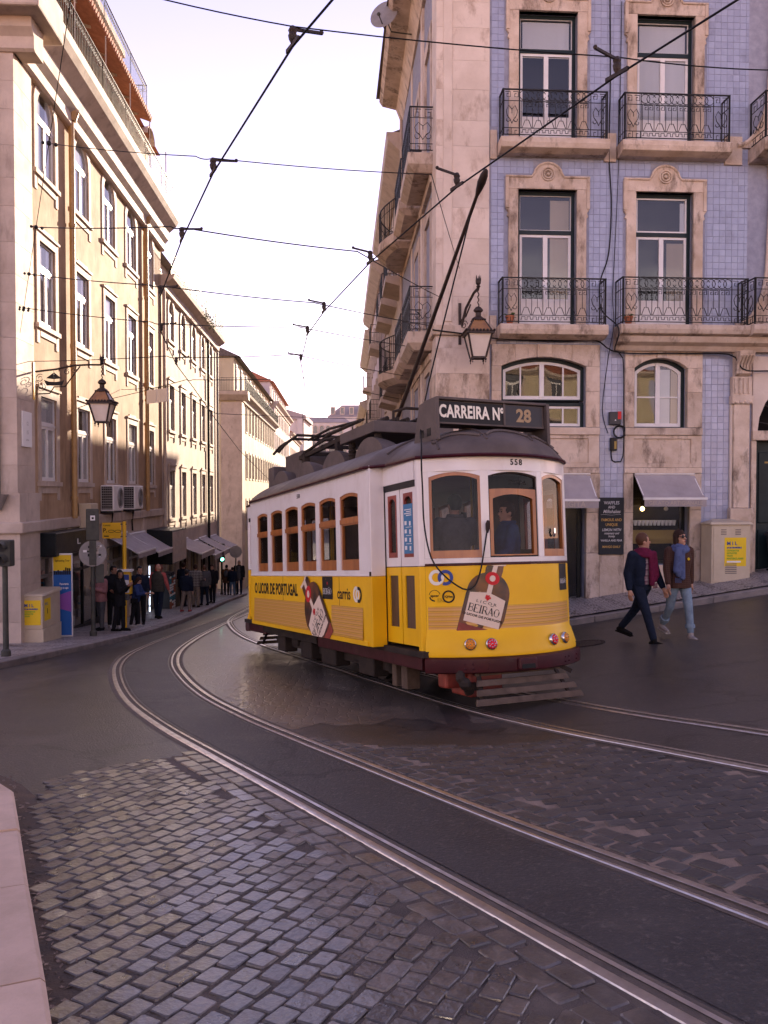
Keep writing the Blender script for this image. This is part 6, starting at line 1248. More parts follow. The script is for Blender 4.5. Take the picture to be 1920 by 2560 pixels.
def serif(mb, fn, s, h, mi=0):
    """high-contrast serif capitals drawn as strokes; fn(u,v) -> point"""
    G_ = {'B': ([(0, 0, 0, 1, 3)], [(.0, 1, .42, .98), (.42, .98, .5, .76), (.5, .76, .36, .53), (.36, .53, 0, .52), (.36, .53, .56, .28), (.56, .28, .44, .02), (.44, .02, 0, 0)], .74), 'E': ([(0, 0, 0, 1, 3)], [(0, 1, .5, 1), (.5, 1, .5, .86), (0, .52, .36, .52), (0, 0, .54, 0), (.54, 0, .54, .16)], .74), 'I': ([(.06, 0, .06, 1, 3)], [(-.08, 0, .2, 0), (-.08, 1, .2, 1)], .40),
          'R': ([(0, 0, 0, 1, 3), (.30, .5, .62, 0, 3)], [(0, 1, .4, .98), (.4, .98, .5, .76), (.5, .76, .36, .5), (.36, .5, 0, .5)], .78), 'A': ([(.3, 1, .62, 0, 3)], [(.3, 1, .0, 0), (.1, .34, .5, .34), (.12, 1.2, .28, 1.28), (.28, 1.28, .40, 1.2), (.40, 1.2, .54, 1.27)], .80), 'O': ([(.03, .3, .03, .7, 3), (.67, .3, .67, .7, 3)], [(.03, .7, .16, .94), (.16, .94, .35, 1), (.35, 1, .54, .94), (.54, .94, .67, .7), (.67, .3, .54, .06), (.54, .06, .35, 0), (.35, 0, .16, .06), (.16, .06, .03, .3)], .8)}
    tot = sum(G_[c][2] for c in s); x = -tot / 2
    def st(a, b, c, d, w_):
        dx, dy = c - a, d - b; L_2 = math.hypot(dx, dy); nx2, ny2 = -dy / L_2 * w_ / 2, dx / L_2 * w_ / 2
        mb.poly([fn((x + p) * h, (q - .5) * h) for p, q in ((a - nx2, b - ny2), (c - nx2, d - ny2), (c + nx2, d + ny2), (a + nx2, b + ny2))], mi)
    for c in s:
        th, tn_, wd = G_[c]
        for a, b, cc, d, _ in th:
            st(a, b, cc, d, .145)
            if a == cc and c != 'O':
                for e in (b, d): st(a - .12, e, a + .14, e, .05)
        for q in tn_: st(*q, .06)
        if c == 'A': st(-.1, 0, .12, 0, .05); st(.5, 0, .74, 0, .05)
        x += wd
def poly_dec(mb, pts, fn, mi, lay):   # fill polygon as fan strips mapped on a surface
    cx = sum(p[0] for p in pts) / len(pts); cz = sum(p[1] for p in pts) / len(pts); k = len(pts); n = 5
    rings = [[fn(lerp(cx, p[0], j / n), lerp(cz, p[1], j / n), lay) for p in pts] for j in range(1, n + 1)]; base = len(mb.v); mb.v.append(fn(cx, cz, lay)); 
    for r_ in rings: mb.v += r_
    for i in range(k): mb.f.append((base, base + 1 + i, base + 1 + (i + 1) % k)); mb.m.append(mi)
    for j in range(n - 1):
        for i in range(k): a = base + 1 + j * k; mb.f.append((a + i, a + k + i, a + k + (i + 1) % k, a + (i + 1) % k)); mb.m.append(mi)
def dens(pts, m=4):
    o = []
    for a, b in zip(pts, pts[1:] + pts[:1]): o += [(lerp(a[0], b[0], k / m), lerp(a[1], b[1], k / m)) for k in range(m)]
    return o
def rot2(pts, c, a): ca, sa = math.cos(a), math.sin(a); return [(c[0] + x * ca - y * sa, c[1] + x * sa + y * ca) for x, y in pts]
def annul(mb, c, r0, r1, fn, mi, lay, a0=0, a1=360, n=28):
    for k in range(n):
        p, q = R(a0 + (a1 - a0) * k / n), R(a0 + (a1 - a0) * (k + 1) / n); mb.poly([fn(c[0] + r_ * math.cos(a), c[1] + r_ * math.sin(a), lay) for r_, a in ((r0, p), (r1, p), (r1, q), (r0, q))], mi)
# front: arc-length coordinate u across the dash, so that print is not stretched
ARC = [0]; AX = [k * .95 / 200 for k in range(201)]
for a, b in zip(AX, AX[1:]): ARC.append(ARC[-1] + math.hypot(b - a, fy(b) - fy(a)))
def u2x(u): s_ = 1 if u >= 0 else -1; return s_ * float(np.interp(abs(u), ARC, AX))
def x2u(x): return (1 if x >= 0 else -1) * float(np.interp(abs(x), AX, ARC))
def FD(u, z, lay): return FP(u2x(u), z, .0025 + lay * .0016)
MT = ['slat_print', 'bottle_print', 'cream_label', 'seal_red', 'ink', 'gear_red', 'logo_white', 'blue_ink', 'black', 'red', 'gold']
def bottle_ad(fn, c, ang, H_, name, parent, full=True):
    """bottle standing on c (bottom centre), tilted by ang; H_ height of the body"""
    m_ = MB(); W_ = .315 * H_; T = lambda pts: rot2(pts, c, ang)
    body = [(-W_, 0), (W_, 0), (W_, H_ * .62)] + [(W_ * math.cos(R(a)) , H_ * .62 + H_ * .30 * math.sin(R(a))) for a in range(15, 70, 13)] + [(.13 * H_, H_ * .97), (.12 * H_, H_ * 1.08), (-.12 * H_, H_ * 1.08), (-.13 * H_, H_ * .97)] + [(-W_ * math.cos(R(a)), H_ * .62 + H_ * .30 * math.sin(R(a))) for a in range(67, 10, -13)] + [(-W_, H_ * .62)]
    poly_dec(m_, T(dens(body, 2)), fn, 1, 1)
    poly_dec(m_, T(dens([(-W_ * .98, 0), (W_ * .98, 0), (W_ * .98, H_ * .13), (-W_ * .98, H_ * .13)], 4)), fn, 5, 2)
    poly_dec(m_, T(dens([(-W_ * .82, H_ * .17), (W_ * .82, H_ * .17), (W_ * .84, H_ * .58), (0, H_ * .635), (-W_ * .84, H_ * .58)], 5)), fn, 2, 2)
    poly_dec(m_, T(dens([(-.035 * H_, H_ * .62), (.035 * H_, H_ * .62), (.035 * H_, H_ * 1.05), (-.035 * H_, H_ * 1.05)], 3)), fn, 2, 3)
    poly_dec(m_, T([(.105 * H_ * math.cos(R(a)) * (1 + .05 * math.sin(a * .35)), H_ * .84 + .092 * H_ * math.sin(R(a))) for a in range(0, 360, 18)]), fn, 3, 4)
    poly_dec(m_, T([(.045 * H_ * math.cos(R(a)), H_ * .84 + .045 * H_ * math.sin(R(a))) for a in range(0, 360, 40)]), fn, 2, 5)
    poly_dec(m_, T([(.105 * H_ * math.cos(R(a)) * .55, H_ * .84 + .092 * H_ * .55 * math.sin(R(a))) for a in range(0, 360, 60)]), fn, 3, 4)
    poly_dec(m_, T(dens([(-.15 * H_, H_ * 1.06), (.0, H_ * 1.02), (.15 * H_, H_ * 1.06), (.15 * H_, H_ * 1.10), (0, H_ * 1.05), (-.15 * H_, H_ * 1.10)], 2)), fn, 2, 4)
    P2 = lambda x0, z0: (lambda x, y: fn(*T([(x + x0, y + z0)])[0], 4))
    serif(m_, P2(0, H_ * .38), 'BEIRAO', H_ * .105, 4)
    put_text(m_, 'LICOR', P2(0, H_ * .485), .055 * H_, .0, mi=4, xs=1.5, sp=1.4); put_text(m_, 'O LICOR DE PORTUGAL', P2(0, H_ * .275), .045 * H_, .001, mi=4, xs=1.2)
    for k in range(16): a = k * 2.4; r_ = .042 * H_ * math.sqrt(k / 16); poly_dec(m_, T([(r_ * math.cos(a) + .012 * H_ * math.cos(R(q)), H_ * .565 + r_ * math.sin(a) * .8 + .011 * H_ * math.sin(R(q))) for q in range(0, 360, 72)]), fn, 3, 4)
    poly_dec(m_, T(dens([(-.006 * H_, H_ * .51), (.006 * H_, H_ * .51), (.004 * H_, H_ * .55), (-.004 * H_, H_ * .55)], 2)), fn, 3, 4)
    for z in (.195, .555): pass
    return m_.build(name, MT, parent)
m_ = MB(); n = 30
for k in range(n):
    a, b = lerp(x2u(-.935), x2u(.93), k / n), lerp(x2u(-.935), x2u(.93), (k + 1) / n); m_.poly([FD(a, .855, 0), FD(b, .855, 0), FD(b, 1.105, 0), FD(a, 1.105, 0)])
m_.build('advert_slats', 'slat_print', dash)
bottle_ad(lambda u, z, l: FD(u, max(.826, min(1.546, z)), l), (x2u(-.48), .77), R(-16), .78, 'advert_bottle', dash)
m_ = MB(); cu = x2u(-.855); cu2 = x2u(-.775)
annul(m_, (cu, 1.425), .050, .086, FD, 0, 1); annul(m_, (cu2, 1.422), .050, .086, FD, 1, 2, -115, 215); m_.build('company_rings', ['logo_white', 'blue_ink'], dash)
m_ = MB(); c1_, c2_ = x2u(-.875), x2u(-.752)
annul(m_, (c1_, 1.225), .058, .064, FD, 0, 1, 15, 170); annul(m_, (c1_, 1.225), .050, .064, FD, 0, 1, 195, 270); annul(m_, (c2_, 1.213), .052, .070, FD, 0, 1)
put_text(m_, 'apcer', lambda x, y: FD(c1_ + x, 1.225 + y, 1), .042, .001, mi=0); put_text(m_, 'IQNet', lambda x, y: FD(c2_ + x, 1.213 + y, 2), .034, .001, mi=0)
for k, s_ in enumerate(('ISO 9001', 'ISO 14001', 'OHSAS 18001')): put_text(m_, s_, lambda x, y: FD(c1_ + .03 + x, 1.188 - k * .015 + y, 1), .014, .0, 'LEFT')
m_.build('certificate_marks', 'ink', dash)
m_ = MB(); ua, ub = x2u(.70), x2u(.91)
for k in range(6): a, b = lerp(ua, ub, k / 6), lerp(ua, ub, (k + 1) / 6); m_.poly([FD(a, 1.235, 1), FD(b, 1.235, 1), FD(b, 1.545, 1), FD(a, 1.545, 1)], 0)
serif(m_, lambda x, y: FD((ua + ub) / 2 + x, 1.34 + y, 2), 'BEIRAO', .05, 1); m_.build('advert_badge', ['black', 'white'], dash)
t_ = MB(); put_text(t_, '558', lambda x, y: FP(.032 + x, 2.69 + y, .004), .092, .0025, xs=1.0, sp=1.25); t_.build('fleet_number', 'ink', tram)
def SD(u, z, lay): return (-SW - .002 - lay * .0016, -u, z)   # u grows towards the near end
t_ = MB(); put_text(t_, '558', lambda x, y: SD(-4.05 + x, 2.64 + y, 1), .085, .003, sp=1.2); t_.build('fleet_number', 'ink', tram)
t_ = MB(); put_text(t_, 'O LICOR DE PORTUGAL', lambda x, y: SD(-5.36 + x, 1.225 + y, 1),   .245, .008, xs=.90); t_.build('advert_lettering', 'ink', side_panel)
m_ = MB()
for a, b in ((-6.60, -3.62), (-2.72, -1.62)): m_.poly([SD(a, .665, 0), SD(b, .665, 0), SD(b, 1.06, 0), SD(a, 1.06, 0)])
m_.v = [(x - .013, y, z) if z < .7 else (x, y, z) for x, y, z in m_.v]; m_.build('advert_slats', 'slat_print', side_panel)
bottle_ad(lambda u, z, l: (-SW - .016 - l * .0016, -u, max(.602, min(1.442, z))), (-2.90, .45), R(44), 1.22, 'advert_bottle', side_panel)
m_ = MB(); m_.poly([SD(-3.06, 1.135, 2), SD(-2.66, 1.135, 2), SD(-2.66, 1.44, 2), SD(-3.06, 1.44, 2)]); serif(m_, lambda x, y: SD(-2.86 + x, 1.24 + y, 3), 'BEIRAO', .075, 1); annul(m_, (-2.86, 1.35), .0, .022, SD, 2, 3, n=10); m_.build('advert_badge', ['black', 'white', 'red'], side_panel)
t_ = MB(); put_text(t_, 'carris', lambda x, y: SD(-2.26 + x, 1.215 + y, 1), .21, .003); t_.build('company_name', 'ink', side_panel)
m_ = MB(); annul(m_, (-1.83, 1.22), .060, .10, SD, 0, 1); annul(m_, (-1.75, 1.215), .060, .10, SD, 1, 2, -110, 110); annul(m_, (-1.75, 1.215), .060, .10, SD, 0, 1, 110, 250); m_.build('company_rings', ['logo_white', 'ink'], side_panel)

for y in (2.42, 4.9): MB().box(-SW - .0018, -SW + .01, y - .003, y + .003, .61, 1.44).build('panel_seam', 'under_dark', side_panel)
m_ = MB(); r_ = random.Random(6)
for k in range(26): y = Y0 + .12 + k * .205; m_.ball((-SW - .001, y, 1.405), .0075, 6)
m_.build('rivets', 'tram_yellow', side_panel)
# ================================================================ lanterns
def lantern(root, c, w_, h_, frame='iron_brown', twist=.35, mat='lamp_glass'):
    """hangs below c: brim width w_, glass height h_"""
    x, y, z = c; b = w_ / 2; t = b * .62; zt = z - twist; k = .60 * b
    m_ = MB(); n = 14
    m_.tube([(x + .012 * math.cos(q), y + .012 * math.sin(q), lerp(z, zt, q / 20)) for q in range(21)], .013, 5); m_.build('twisted_rod', frame, root)
    m_ = MB().lathe([(.02, .0), (.10 * w_, -.02), (.17 * w_, -.07), (.17 * w_, -.10), (.10 * w_, -.13), (.10 * w_, -.2), (.24 * w_, -.26), (.26 * w_, -.30)], 14, (x, y, zt)); m_.build('chimney', frame, root, smooth=40)
    zr = zt - .30; zb = zr - .28 * w_ / .65; ze = zb - h_
    sq = lambda r_, z_: [(x - r_, y - r_, z_), (x + r_, y - r_, z_), (x + r_, y + r_, z_), (x - r_, y + r_, z_)]
    m_ = MB(); m_.add(sq(.40 * b, zr) + sq(b * .88, zb), [(0, 1, 5, 4), (1, 2, 6, 5), (2, 3, 7, 6), (3, 0, 4, 7)]); m_.build('hood', 'wood_dark' if mat is None else ('lamp_hood'), root)
    m_ = MB(); m_.ring([(x - b, y - b), (x + b, y - b), (x + b, y + b), (x - b, y + b)], [(x - b * .8, y - b * .8), (x + b * .8, y - b * .8), (x + b * .8, y + b * .8), (x - b * .8, y + b * .8)], zb - .05, zb, fn=lambda p, q, r_: (p, r_, q))
    for i in range(9):
        f = -b + 2 * b * i / 8
        for (px, py) in ((f, -b), (f, b), (-b, f), (b, f)): m_.ball((x + px, y + py, zb + .012), .028, 6)
    for i in range(6):
        f = (-.42 + .84 * i / 5) * b
        for (px, py) in ((f, -.42 * b), (f, .42 * b), (-.42 * b, f), (.42 * b, f)): m_.ball((x + px, y + py, zr + .01), .022, 6)
    for sx in (-1, 1):
        for sy in (-1, 1):
            m_.bar((x + sx * b * .86, y + sy * b * .86, zb - .04), (x + sx * t * .78, y + sy * t * .78, ze), .03, .03); m_.bar((x + sx * .4 * b, y + sy * .4 * b, zr), (x + sx * b * .88, y + sy * b * .88, zb), .022, .022); m_.lathe([(.02, 0), (.025, -.03), (.008, -.05), (.012, -.08), (.001, -.1)], 6, (x + sx * t * .76, y + sy * t * .76, ze - .02))
    m_.ring([(x - t * .82, y - t * .82), (x + t * .82, y - t * .82), (x + t * .82, y + t * .82), (x - t * .82, y + t * .82)], [(x - t * .7, y - t * .7), (x + t * .7, y - t * .7), (x + t * .7, y + t * .7), (x - t * .7, y + t * .7)], ze - .02, ze + .015, fn=lambda p, q, r_: (p, r_, q)); m_.build('lantern_frame', frame, root)
    T_ = sq(b * .82, zb - .045); B_ = sq(t * .75, ze + .01)
    for i in range(4): j = (i + 1) % 4; MB().poly([B_[i], B_[j], T_[j], T_[i]]).build('glass_pane', mat, root)
    MB().poly(B_).build('glass_pane', mat, root)
    return zt
pm('lamp_hood', (.34, .17, .06), (.20, .10, .05), 4, .4, .1, .05)
def finial(m_, c, s=1):
    x, y, z = c; m_.lathe([(.02 * s, 0), (.05 * s, .03 * s), (.03 * s, .06 * s), (.055 * s, .10 * s), (.06 * s, .17 * s), (.03 * s, .2 * s)], 8, (x, y, z))
    for k in range(5): a = k * 1.256; m_.tube([(x + .045 * s * math.cos(a), y + .045 * s * math.sin(a), z + .16 * s), (x + .05 * s * math.cos(a), y + .05 * s * math.sin(a), z + .27 * s)], [.02 * s, .003], 4)
def scroll(m_, fn, c, r_, turns=1.3, dirn=1, a0=0, w_=.009): m_.tube([fn(c[0] + r_ * (1 - .75 * t) * math.cos(a0 + dirn * t * turns * 6.283), c[1] + r_ * (1 - .75 * t) * math.sin(a0 + dirn * t * turns * 6.283)) for t in xr(0, 1, 16)], w_, 4)
# left lantern on a long wrought bracket (local: x along wall, -y out, z)
lb = empty('bracket_lantern', tuple(A.matrix_basis @ Vector((.95, -.08, 0))), LRZ, 'street lantern on a long iron bracket with a ship, fixed to the ochre house', 'street lamp')
OUT = 1.55; zA = 4.50
pl_ = MB().box(-.04, .04, 0, .03, zA - .75, zA + .12).build('wall_plate', 'sign_yellow', lb)
m_ = MB(); f = lambda o, z: (0, -o, z)
m_.tube([f(.02, zA - .10), f(.5, zA - .04), f(.9, zA + .05), f(1.25, zA + .07), f(OUT, zA + .07)], .024, 6); m_.tube([f(.02, zA - .62), f(.35, zA - .60), f(.45, zA - .45), f(.70, zA - .44), f(.95, zA - .1), f(1.05, zA + .03)], .016, 5)
for c, r_, d in (((.13, zA - .25), .10, 1), ((.15, zA - .46), .11, -1), ((.75, zA - .10), .07, 1), ((.9, zA - .06), .07, -1), ((.07, zA - .36), .06, 1)): scroll(m_, f, c, r_, 1.4, d, 1.0)
m_.build('bracket_arm', 'iron_brown', lb)
m_ = MB().ext([(.28, zA - .42), (.62, zA - .42), (.68, zA - .30), (.60, zA - .32), (.50, zA - .335), (.34, zA - .33), (.22, zA - .29)], -.012, .012, fn=lambda x, y, z: (y, -x, z)); m_.bar(f(.45, zA - .33), f(.45, zA - .08), .012, .012); m_.ext([(.46, zA - .12), (.62, zA - .25), (.46, zA - .27)], -.006, .006, fn=lambda x, y, z: (y, -x, z)); m_.ext([(.44, zA - .12), (.27, zA - .25), (.44, zA - .27)], -.006, .006, fn=lambda x, y, z: (y, -x, z)); m_.build('ship_emblem', 'iron', lb)
m_ = MB(); finial(m_, (0, -OUT, zA + .08), .9); m_.build('finial', 'iron', lb)
lantern(lb, (0, -OUT, zA + .04), .56, .46, twist=.30)
# right lantern on the stone corner
rb = empty('bracket_lantern', (1.97, 17.42, 0), BRZ, 'street lantern on a short curved bracket at the stone corner of the blue house', 'street lamp')
m_ = MB(); f = lambda o, z: (-.28 + .28 * min(1, o / .55), .70 - o, z); m_.tube([f(0, 4.95), f(.08, 5.25), f(.2, 5.55), f(.45, 5.82), f(.70, 5.86)], .03, 6); m_.tube([f(0, 5.3), f(.2, 5.38), f(.35, 5.6)], .018, 5); scroll(m_, f, (.15, 5.2), .1); m_.bar((-.28, .69, 4.8), (-.28, .69, 5.7), .06, .03); m_.build('bracket_arm', 'iron_brown', rb)
m_ = MB(); finial(m_, (0, 0, 5.86), 1); m_.build('finial', 'iron_brown', rb); lantern(rb, (0, 0, 5.84), .58, .52, twist=.36)
# ================================================================ overhead wires
def wire(name, label, pts, r_=.006, mat='cable', group=None, cat='wire', sag=0):
    P = []
    for a, b in zip(pts, pts[1:]):
        for k in range(8): t = k / 8; P.append((lerp(a[0], b[0], t), lerp(a[1], b[1], t), lerp(a[2], b[2], t) - sag * 4 * t * (1 - t)))
    P.append(pts[-1]); return tag(MB().tube(P, r_, 5).build(name, mat), label, cat, group)
def zc(y): return 5.6 - .0893 * y
W1 = [(6.2, 1.0, 6.0), (2.54, 5.83, 5.08), (1.89, 6.81, 4.99), (.77, 8.84, 4.83), (-.18, 10.94, 4.62), (-.94, 13.04, 4.43), (-1.32, 14.36, 4.32), (-1.62, 16.2, 4.14), (-1.74, 18.2, 3.98), (-2.15, 22, 3.62), (-2.9, 30, 2.92), (-3.9, 45, 1.6)]
W2 = [(2.2, 1.4, 5.6), (-.31, 5.83, 5.08), (-.70, 6.44, 5.03), (-1.73, 8.47, 4.84), (-2.47, 10.2, 4.69), (-3.3, 12.3, 4.5), (-3.8, 14.2, 4.33), (-4.12, 16.5, 4.13), (-4.26, 18.5, 3.95), (-4.6, 22.8, 3.56), (-5.0, 28.6, 3.05), (-5.6, 45, 1.6)]
cw1 = wire('contact_wire', 'overhead contact wire above the tram, touched by its trolley pole', W1, .0095); cw2 = wire('contact_wire', 'overhead contact wire above the empty shiny track on the left', W2, .0095)
CR = ((5, -.02), (5.5, .1))
def hanger(p, along, side, name='wire_hanger', label='', s=.75):
    d = Vector(along).normalized(); o = empty(name, p, math.atan2(d.y, d.x), label, 'wire hanger', 'clamps carrying the contact wires'); m_ = MB()
    m_.bar((-.16 * s, 0, .012), (.16 * s, 0, .012), .02, .03); m_.build('clamp', 'iron_brown', o); m_ = MB(); m_.lathe([(.015, .02), (.03, .05), (.036, .08), (.028, .10), (.036, .12), (.02, .15)], 8, (0, 0, 0)); m_.build('insulator', 'iron_brown', o)
    m_ = MB(); m_.bar((0, 0, .13), (0, side * .32 * s, .16), .018, .022); m_.ball((0, side * .32 * s, .165), .02, 6); m_.build('hanger_arm', 'iron_brown', o); return o
# anchor wire on the left that the span wires pull from
AN0, AN1 = Vector((-3.34, 9.0, 6.96)), Vector((-8.0, 18.3, 5.1)); AND = (AN1 - AN0)
wire('anchor_wire', 'slanting steel anchor wire fixed to the ochre house corner', [tuple(AN0 - AND * .5), tuple(AN0), tuple(AN1)], .0055)
def knot(p): 
    m_ = MB(); m_.ball(p, .035, 8); m_.ball((p[0] + .09, p[1] + .02, p[2] - .012), .028, 8); m_.ball((p[0] - .08, p[1], p[2] + .01), .025, 8); return m_
SPW = [((-6.5, 6.0, 7.4), (-2.2, 6.35, 5.47), (-.70, 6.44, 5.18), (1.89, 6.81, 5.14), (3.3, 7.1, 5.18), (11.5, 18.6, 7.5)), (tuple(AN0.lerp(AN1, .28)), (-1.9, 8.45, 5.0), (-1.73, 8.47, 4.99), (.5, 8.8, 4.95), (1.62, 17.9, 6.4)),
       (tuple(AN0.lerp(AN1, .52)), (-2.6, 10.2, 4.85), (-2.47, 10.2, 4.84), (-.35, 10.9, 4.75), (1.35, 18.6, 5.9)), (tuple(AN0.lerp(AN1, .70)), (-3.45, 12.3, 4.66), (-3.3, 12.3, 4.65), (-1.1, 13.0, 4.56), (1.3, 19.2, 5.4)),
       (tuple(AN0.lerp(AN1, .86)), (-3.95, 14.2, 4.5), (-3.8, 14.2, 4.48), (-1.47, 14.36, 4.45), (1.1, 21, 5.2)), ((-8.15, 19.1, 4.6), (-4.3, 16.5, 4.3), (-4.12, 16.5, 4.27), (-1.75, 16.2, 4.28), (.9, 24, 4.9)), ((-8.3, 24, 4.2), (-4.4, 18.5, 4.1), (-4.26, 18.5, 4.1), (-1.74, 18.2, 4.1), (.6, 27, 4.6)),
       ((-8.6, 27.2, 4.95), (-7.6, 26.4, 4.9), (-6.6, 25.6, 4.86), (-4.6, 22.8, 3.75), (.4, 30, 4.2))]
NM = ['topmost span wire, crossing both contact wires', 'second span wire from the top, ending at the stone corner', 'third span wire from the top over the street', 'fourth span wire from the top over the street', 'fifth span wire, just above the small cloud', 'sixth span wire, from above the left lantern', 'lowest long span wire over the far street', 'wire from the ochre house carrying the blank white panels']
for k, pts in enumerate(SPW):
    wire('span_wire', NM[k], pts, .0055 if k < 2 else .0085, sag=.02, group='span wires over the street'); 
    if k in (1, 2, 3, 4): tag(knot(pts[0]).build('wire_insulator', 'iron'), 'black insulator where the anchor wire meets the %s span wire' % ('second', 'third', 'fourth', 'fifth')[k - 1], 'insulator', 'strain insulators')
tag(knot((-7.4, 17.1, 5.34)).build('wire_insulator', 'iron'), 'black insulator on the anchor wire nearest the ochre house', 'insulator', 'strain insulators')
for W, sd, nm in ((W1, 1, 'tram'), (W2, -1, 'empty')):
    idx = (2, 3, 4, 5, 6, 7) if W is W1 else (2, 3, 4, 5, 6, 7)
    for j, i in enumerate(idx):
        p = Vector(W[i]); d = Vector(W[i + 1]) - Vector(W[i - 1]); hanger(tuple(p), d, sd, label='iron clamp on the contact wire over the %s track, %s from the viewer' % (nm if nm == 'empty' else 'tram', ['first', 'second', 'third', 'fourth', 'fifth', 'sixth'][j]))
hb = empty('hanging_panels', (-7.1, 26.0, 4.86), R(-38), 'pair of blank white panels hanging from a wire beside the pale house', 'sign')
for k in (0, 1): MB().box(-.52 + k * .53, -.01 + k * .53, -.012, .012, -.47, -.05).build('panel', 'white', hb)
m_ = MB()
for x in (-.45, -.05, .06, .45): m_.tube([(x, 0, -.05), (x, 0, .02)], .012, 5)
m_.build('hooks', 'iron', hb)
# cable runs on the blue house
def bw(name, label, pts, r_=.012, cat='cable'):
    M_ = Matrix.Translation((BO[0], BO[1], 0)) @ Matrix.Rotation(BRZ, 4, 'Z'); P = [tuple(M_ @ Vector(p)) for p in spline(pts, .1)]
    return tag(MB().tube(P, r_, 6).build(name, 'cable'), label, cat)
bw('facade_cable', 'black cable dropping between the two window columns of the blue house', [(2.60, -.03, 12.4), (2.62, -.03, 10.6), (2.60, -.04, 9.0), (2.66, -.03, 8.0), (2.64, -.03, 7.2), (2.58, -.03, 6.7), (2.42, -.04, 6.2), (2.45, -.06, 5.6), (2.66, -.56, 5.1), (2.70, -.2, 4.7), (2.92, -.09, 4.55), (2.95, -.09, 3.4), (2.94, -.09, 2.4), (2.85, -.03, 2.27), (2.72, -.03, 2.30), (2.69, -.03, 2.5)], .014)
bw('facade_cable', 'thin black cable hanging down the blue tiles to the loop of spare cable', [(2.86, -.04, 12.3), (2.84, -.04, 10.5), (2.80, -.05, 8.5), (2.74, -.03, 6.8), (2.70, -.05, 5.9), (2.64, -.3, 5.2), (2.62, -.03, 4.6), (2.50, -.03, 3.6), (2.52, -.03, 3.2), (2.62, -.03, 2.9)], .008)
bw('facade_cable', 'black cable running along under the long balcony of the blue house', [(-1.3, -.16, 5.1), (-.6, -.16, 5.02), (.0, -.2, 4.93), (.6, -.10, 4.92), (1.6, -.10, 4.90), (2.3, -.12, 4.92), (2.8, -.15, 4.66), (4.2, -.12, 4.66), (5.3, -.14, 4.64), (5.5, -.22, 4.4), (5.7, -.2, 4.28), (6.6, -.15, 4.3), (8, -.12, 4.35)], .016)
def bplace(name, x, y, z, label, cat): 
    M_ = Matrix.Translation((BO[0], BO[1], 0)) @ Matrix.Rotation(BRZ, 4, 'Z'); return empty(name, tuple(M_ @ Vector((x, y, z))), BRZ, label, cat)
j1 = bplace('junction_box', 2.76, -.01, 3.22, 'dark telecom box with a red edge on the blue tiles', 'junction box'); MB().box(-.13, .13, -.10, 0, -.14, .15).build('casing', 'plastic_dark', j1, bevel=.02); MB().box(.05, .135, -.104, -.02, -.02, .155).build('red_cover', 'red', j1, bevel=.01); m_ = MB().poly([(-.02, -.1015, -.05), (.02, -.1015, -.05), (0, -.1015, -.015)]); m_.build('arrow_mark', 'white', j1)
j2 = bplace('junction_box', 2.74, -.01, 2.66, 'small black splice box below the loop of cable', 'junction box'); MB().box(-.08, .07, -.09, 0, -.15, .14).build('casing', 'black', j2, bevel=.02); MB().box(.0, .05, -.094, -.09, -.11, .06).build('sticker', 'gold', j2)
lo_ = bplace('cable_loop', 2.87, -.05, 2.93, 'coil of spare black cable hanging on the blue tiles', 'cable'); m_ = MB()
for k in range(3): m_.tube([((.12 + .012 * k) * math.cos(a), -.012 * k, (.12 + .01 * k) * math.sin(a)) for a in xr(0, 6.2, 22)], .011, 6)
m_.build('coil', 'cable', lo_)
# ================================================================ street furniture
def poster(par, fn, w_, h_, lines, bg='poster_yellow', name='poster'):
    m_ = MB().poly([fn(0, 0, 0), fn(w_, 0, 0), fn(w_, h_, 0), fn(0, h_, 0)]); p = m_.build(name, bg, par); t_ = MB()
    for s_, u, v, q, mi in lines: put_text(t_, s_, lambda x, y: fn(u + x, v + y, 1), q, .003, 'LEFT', mi)
    t_.build('lettering', ['blue_ink', 'poster_green', 'red', 'white'], p); return p
cab = bplace('utility_cabinet', 5.12, -.42, -.52, 'cream street cabinet with a yellow poster beside the blue tiled strip', 'cabinet')
MB().box(-.40, .42, -.22, .26, -.1, .12).build('plinth', 'kerb_dark', cab, bevel=.01)
MB().box(-.42, .44, -.24, .28, .121, 1.42).build('body', 'cab_beige', cab, bevel=.01); m_ = MB().hull8([(-.47, -.29, 1.421), (.49, -.29, 1.421), (.49, .32, 1.421), (-.47, .32, 1.421)], [(-.44, -.26, 1.47), (.46, -.26, 1.47), (.20, .2, 1.53), (-.2, .2, 1.53)]); m_.build('lid', 'cab_beige', cab, bevel=.006)
MB().box(-.38, .40, -.255, -.242, .18, 1.38).build('door', 'cab_beige', cab, bevel=.006)
m_ = MB()
for x in (-.16, .16):
    for k in range(4): m_.box(x - .06, x + .06, -.262, -.256, 1.20 + k * .035, 1.215 + k * .035)
for k in range(6): m_.box(-.12, .13, -.262, -.256, .36 + k * .04, .378 + k * .04)
m_.build('vents', 'kerb_dark', cab)
poster(cab, lambda x, y, l: (-.14 + x, -.258 - l * .003, .52 + y), .48, .62, [('M I L', .05, .49, .11, 0), ('27-28 FEVEREIRO', .05, .40, .045, 0), ('CONCERTOS', .05, .335, .045, 1), ('KEYNOTES', .05, .28, .045, 1), ('TALKS', .05, .225, .045, 1), ('MASTERCLASSES', .05, .165, .05, 1)]); MB().box(-.09, .22, -.2625, -.2615, .60, .635).build('poster_band', 'white', cab)
bn = bplace('wheelie_bin', 6.52, -.35, -.30, 'dark grey wheelie bin standing by the dark green door', 'bin')
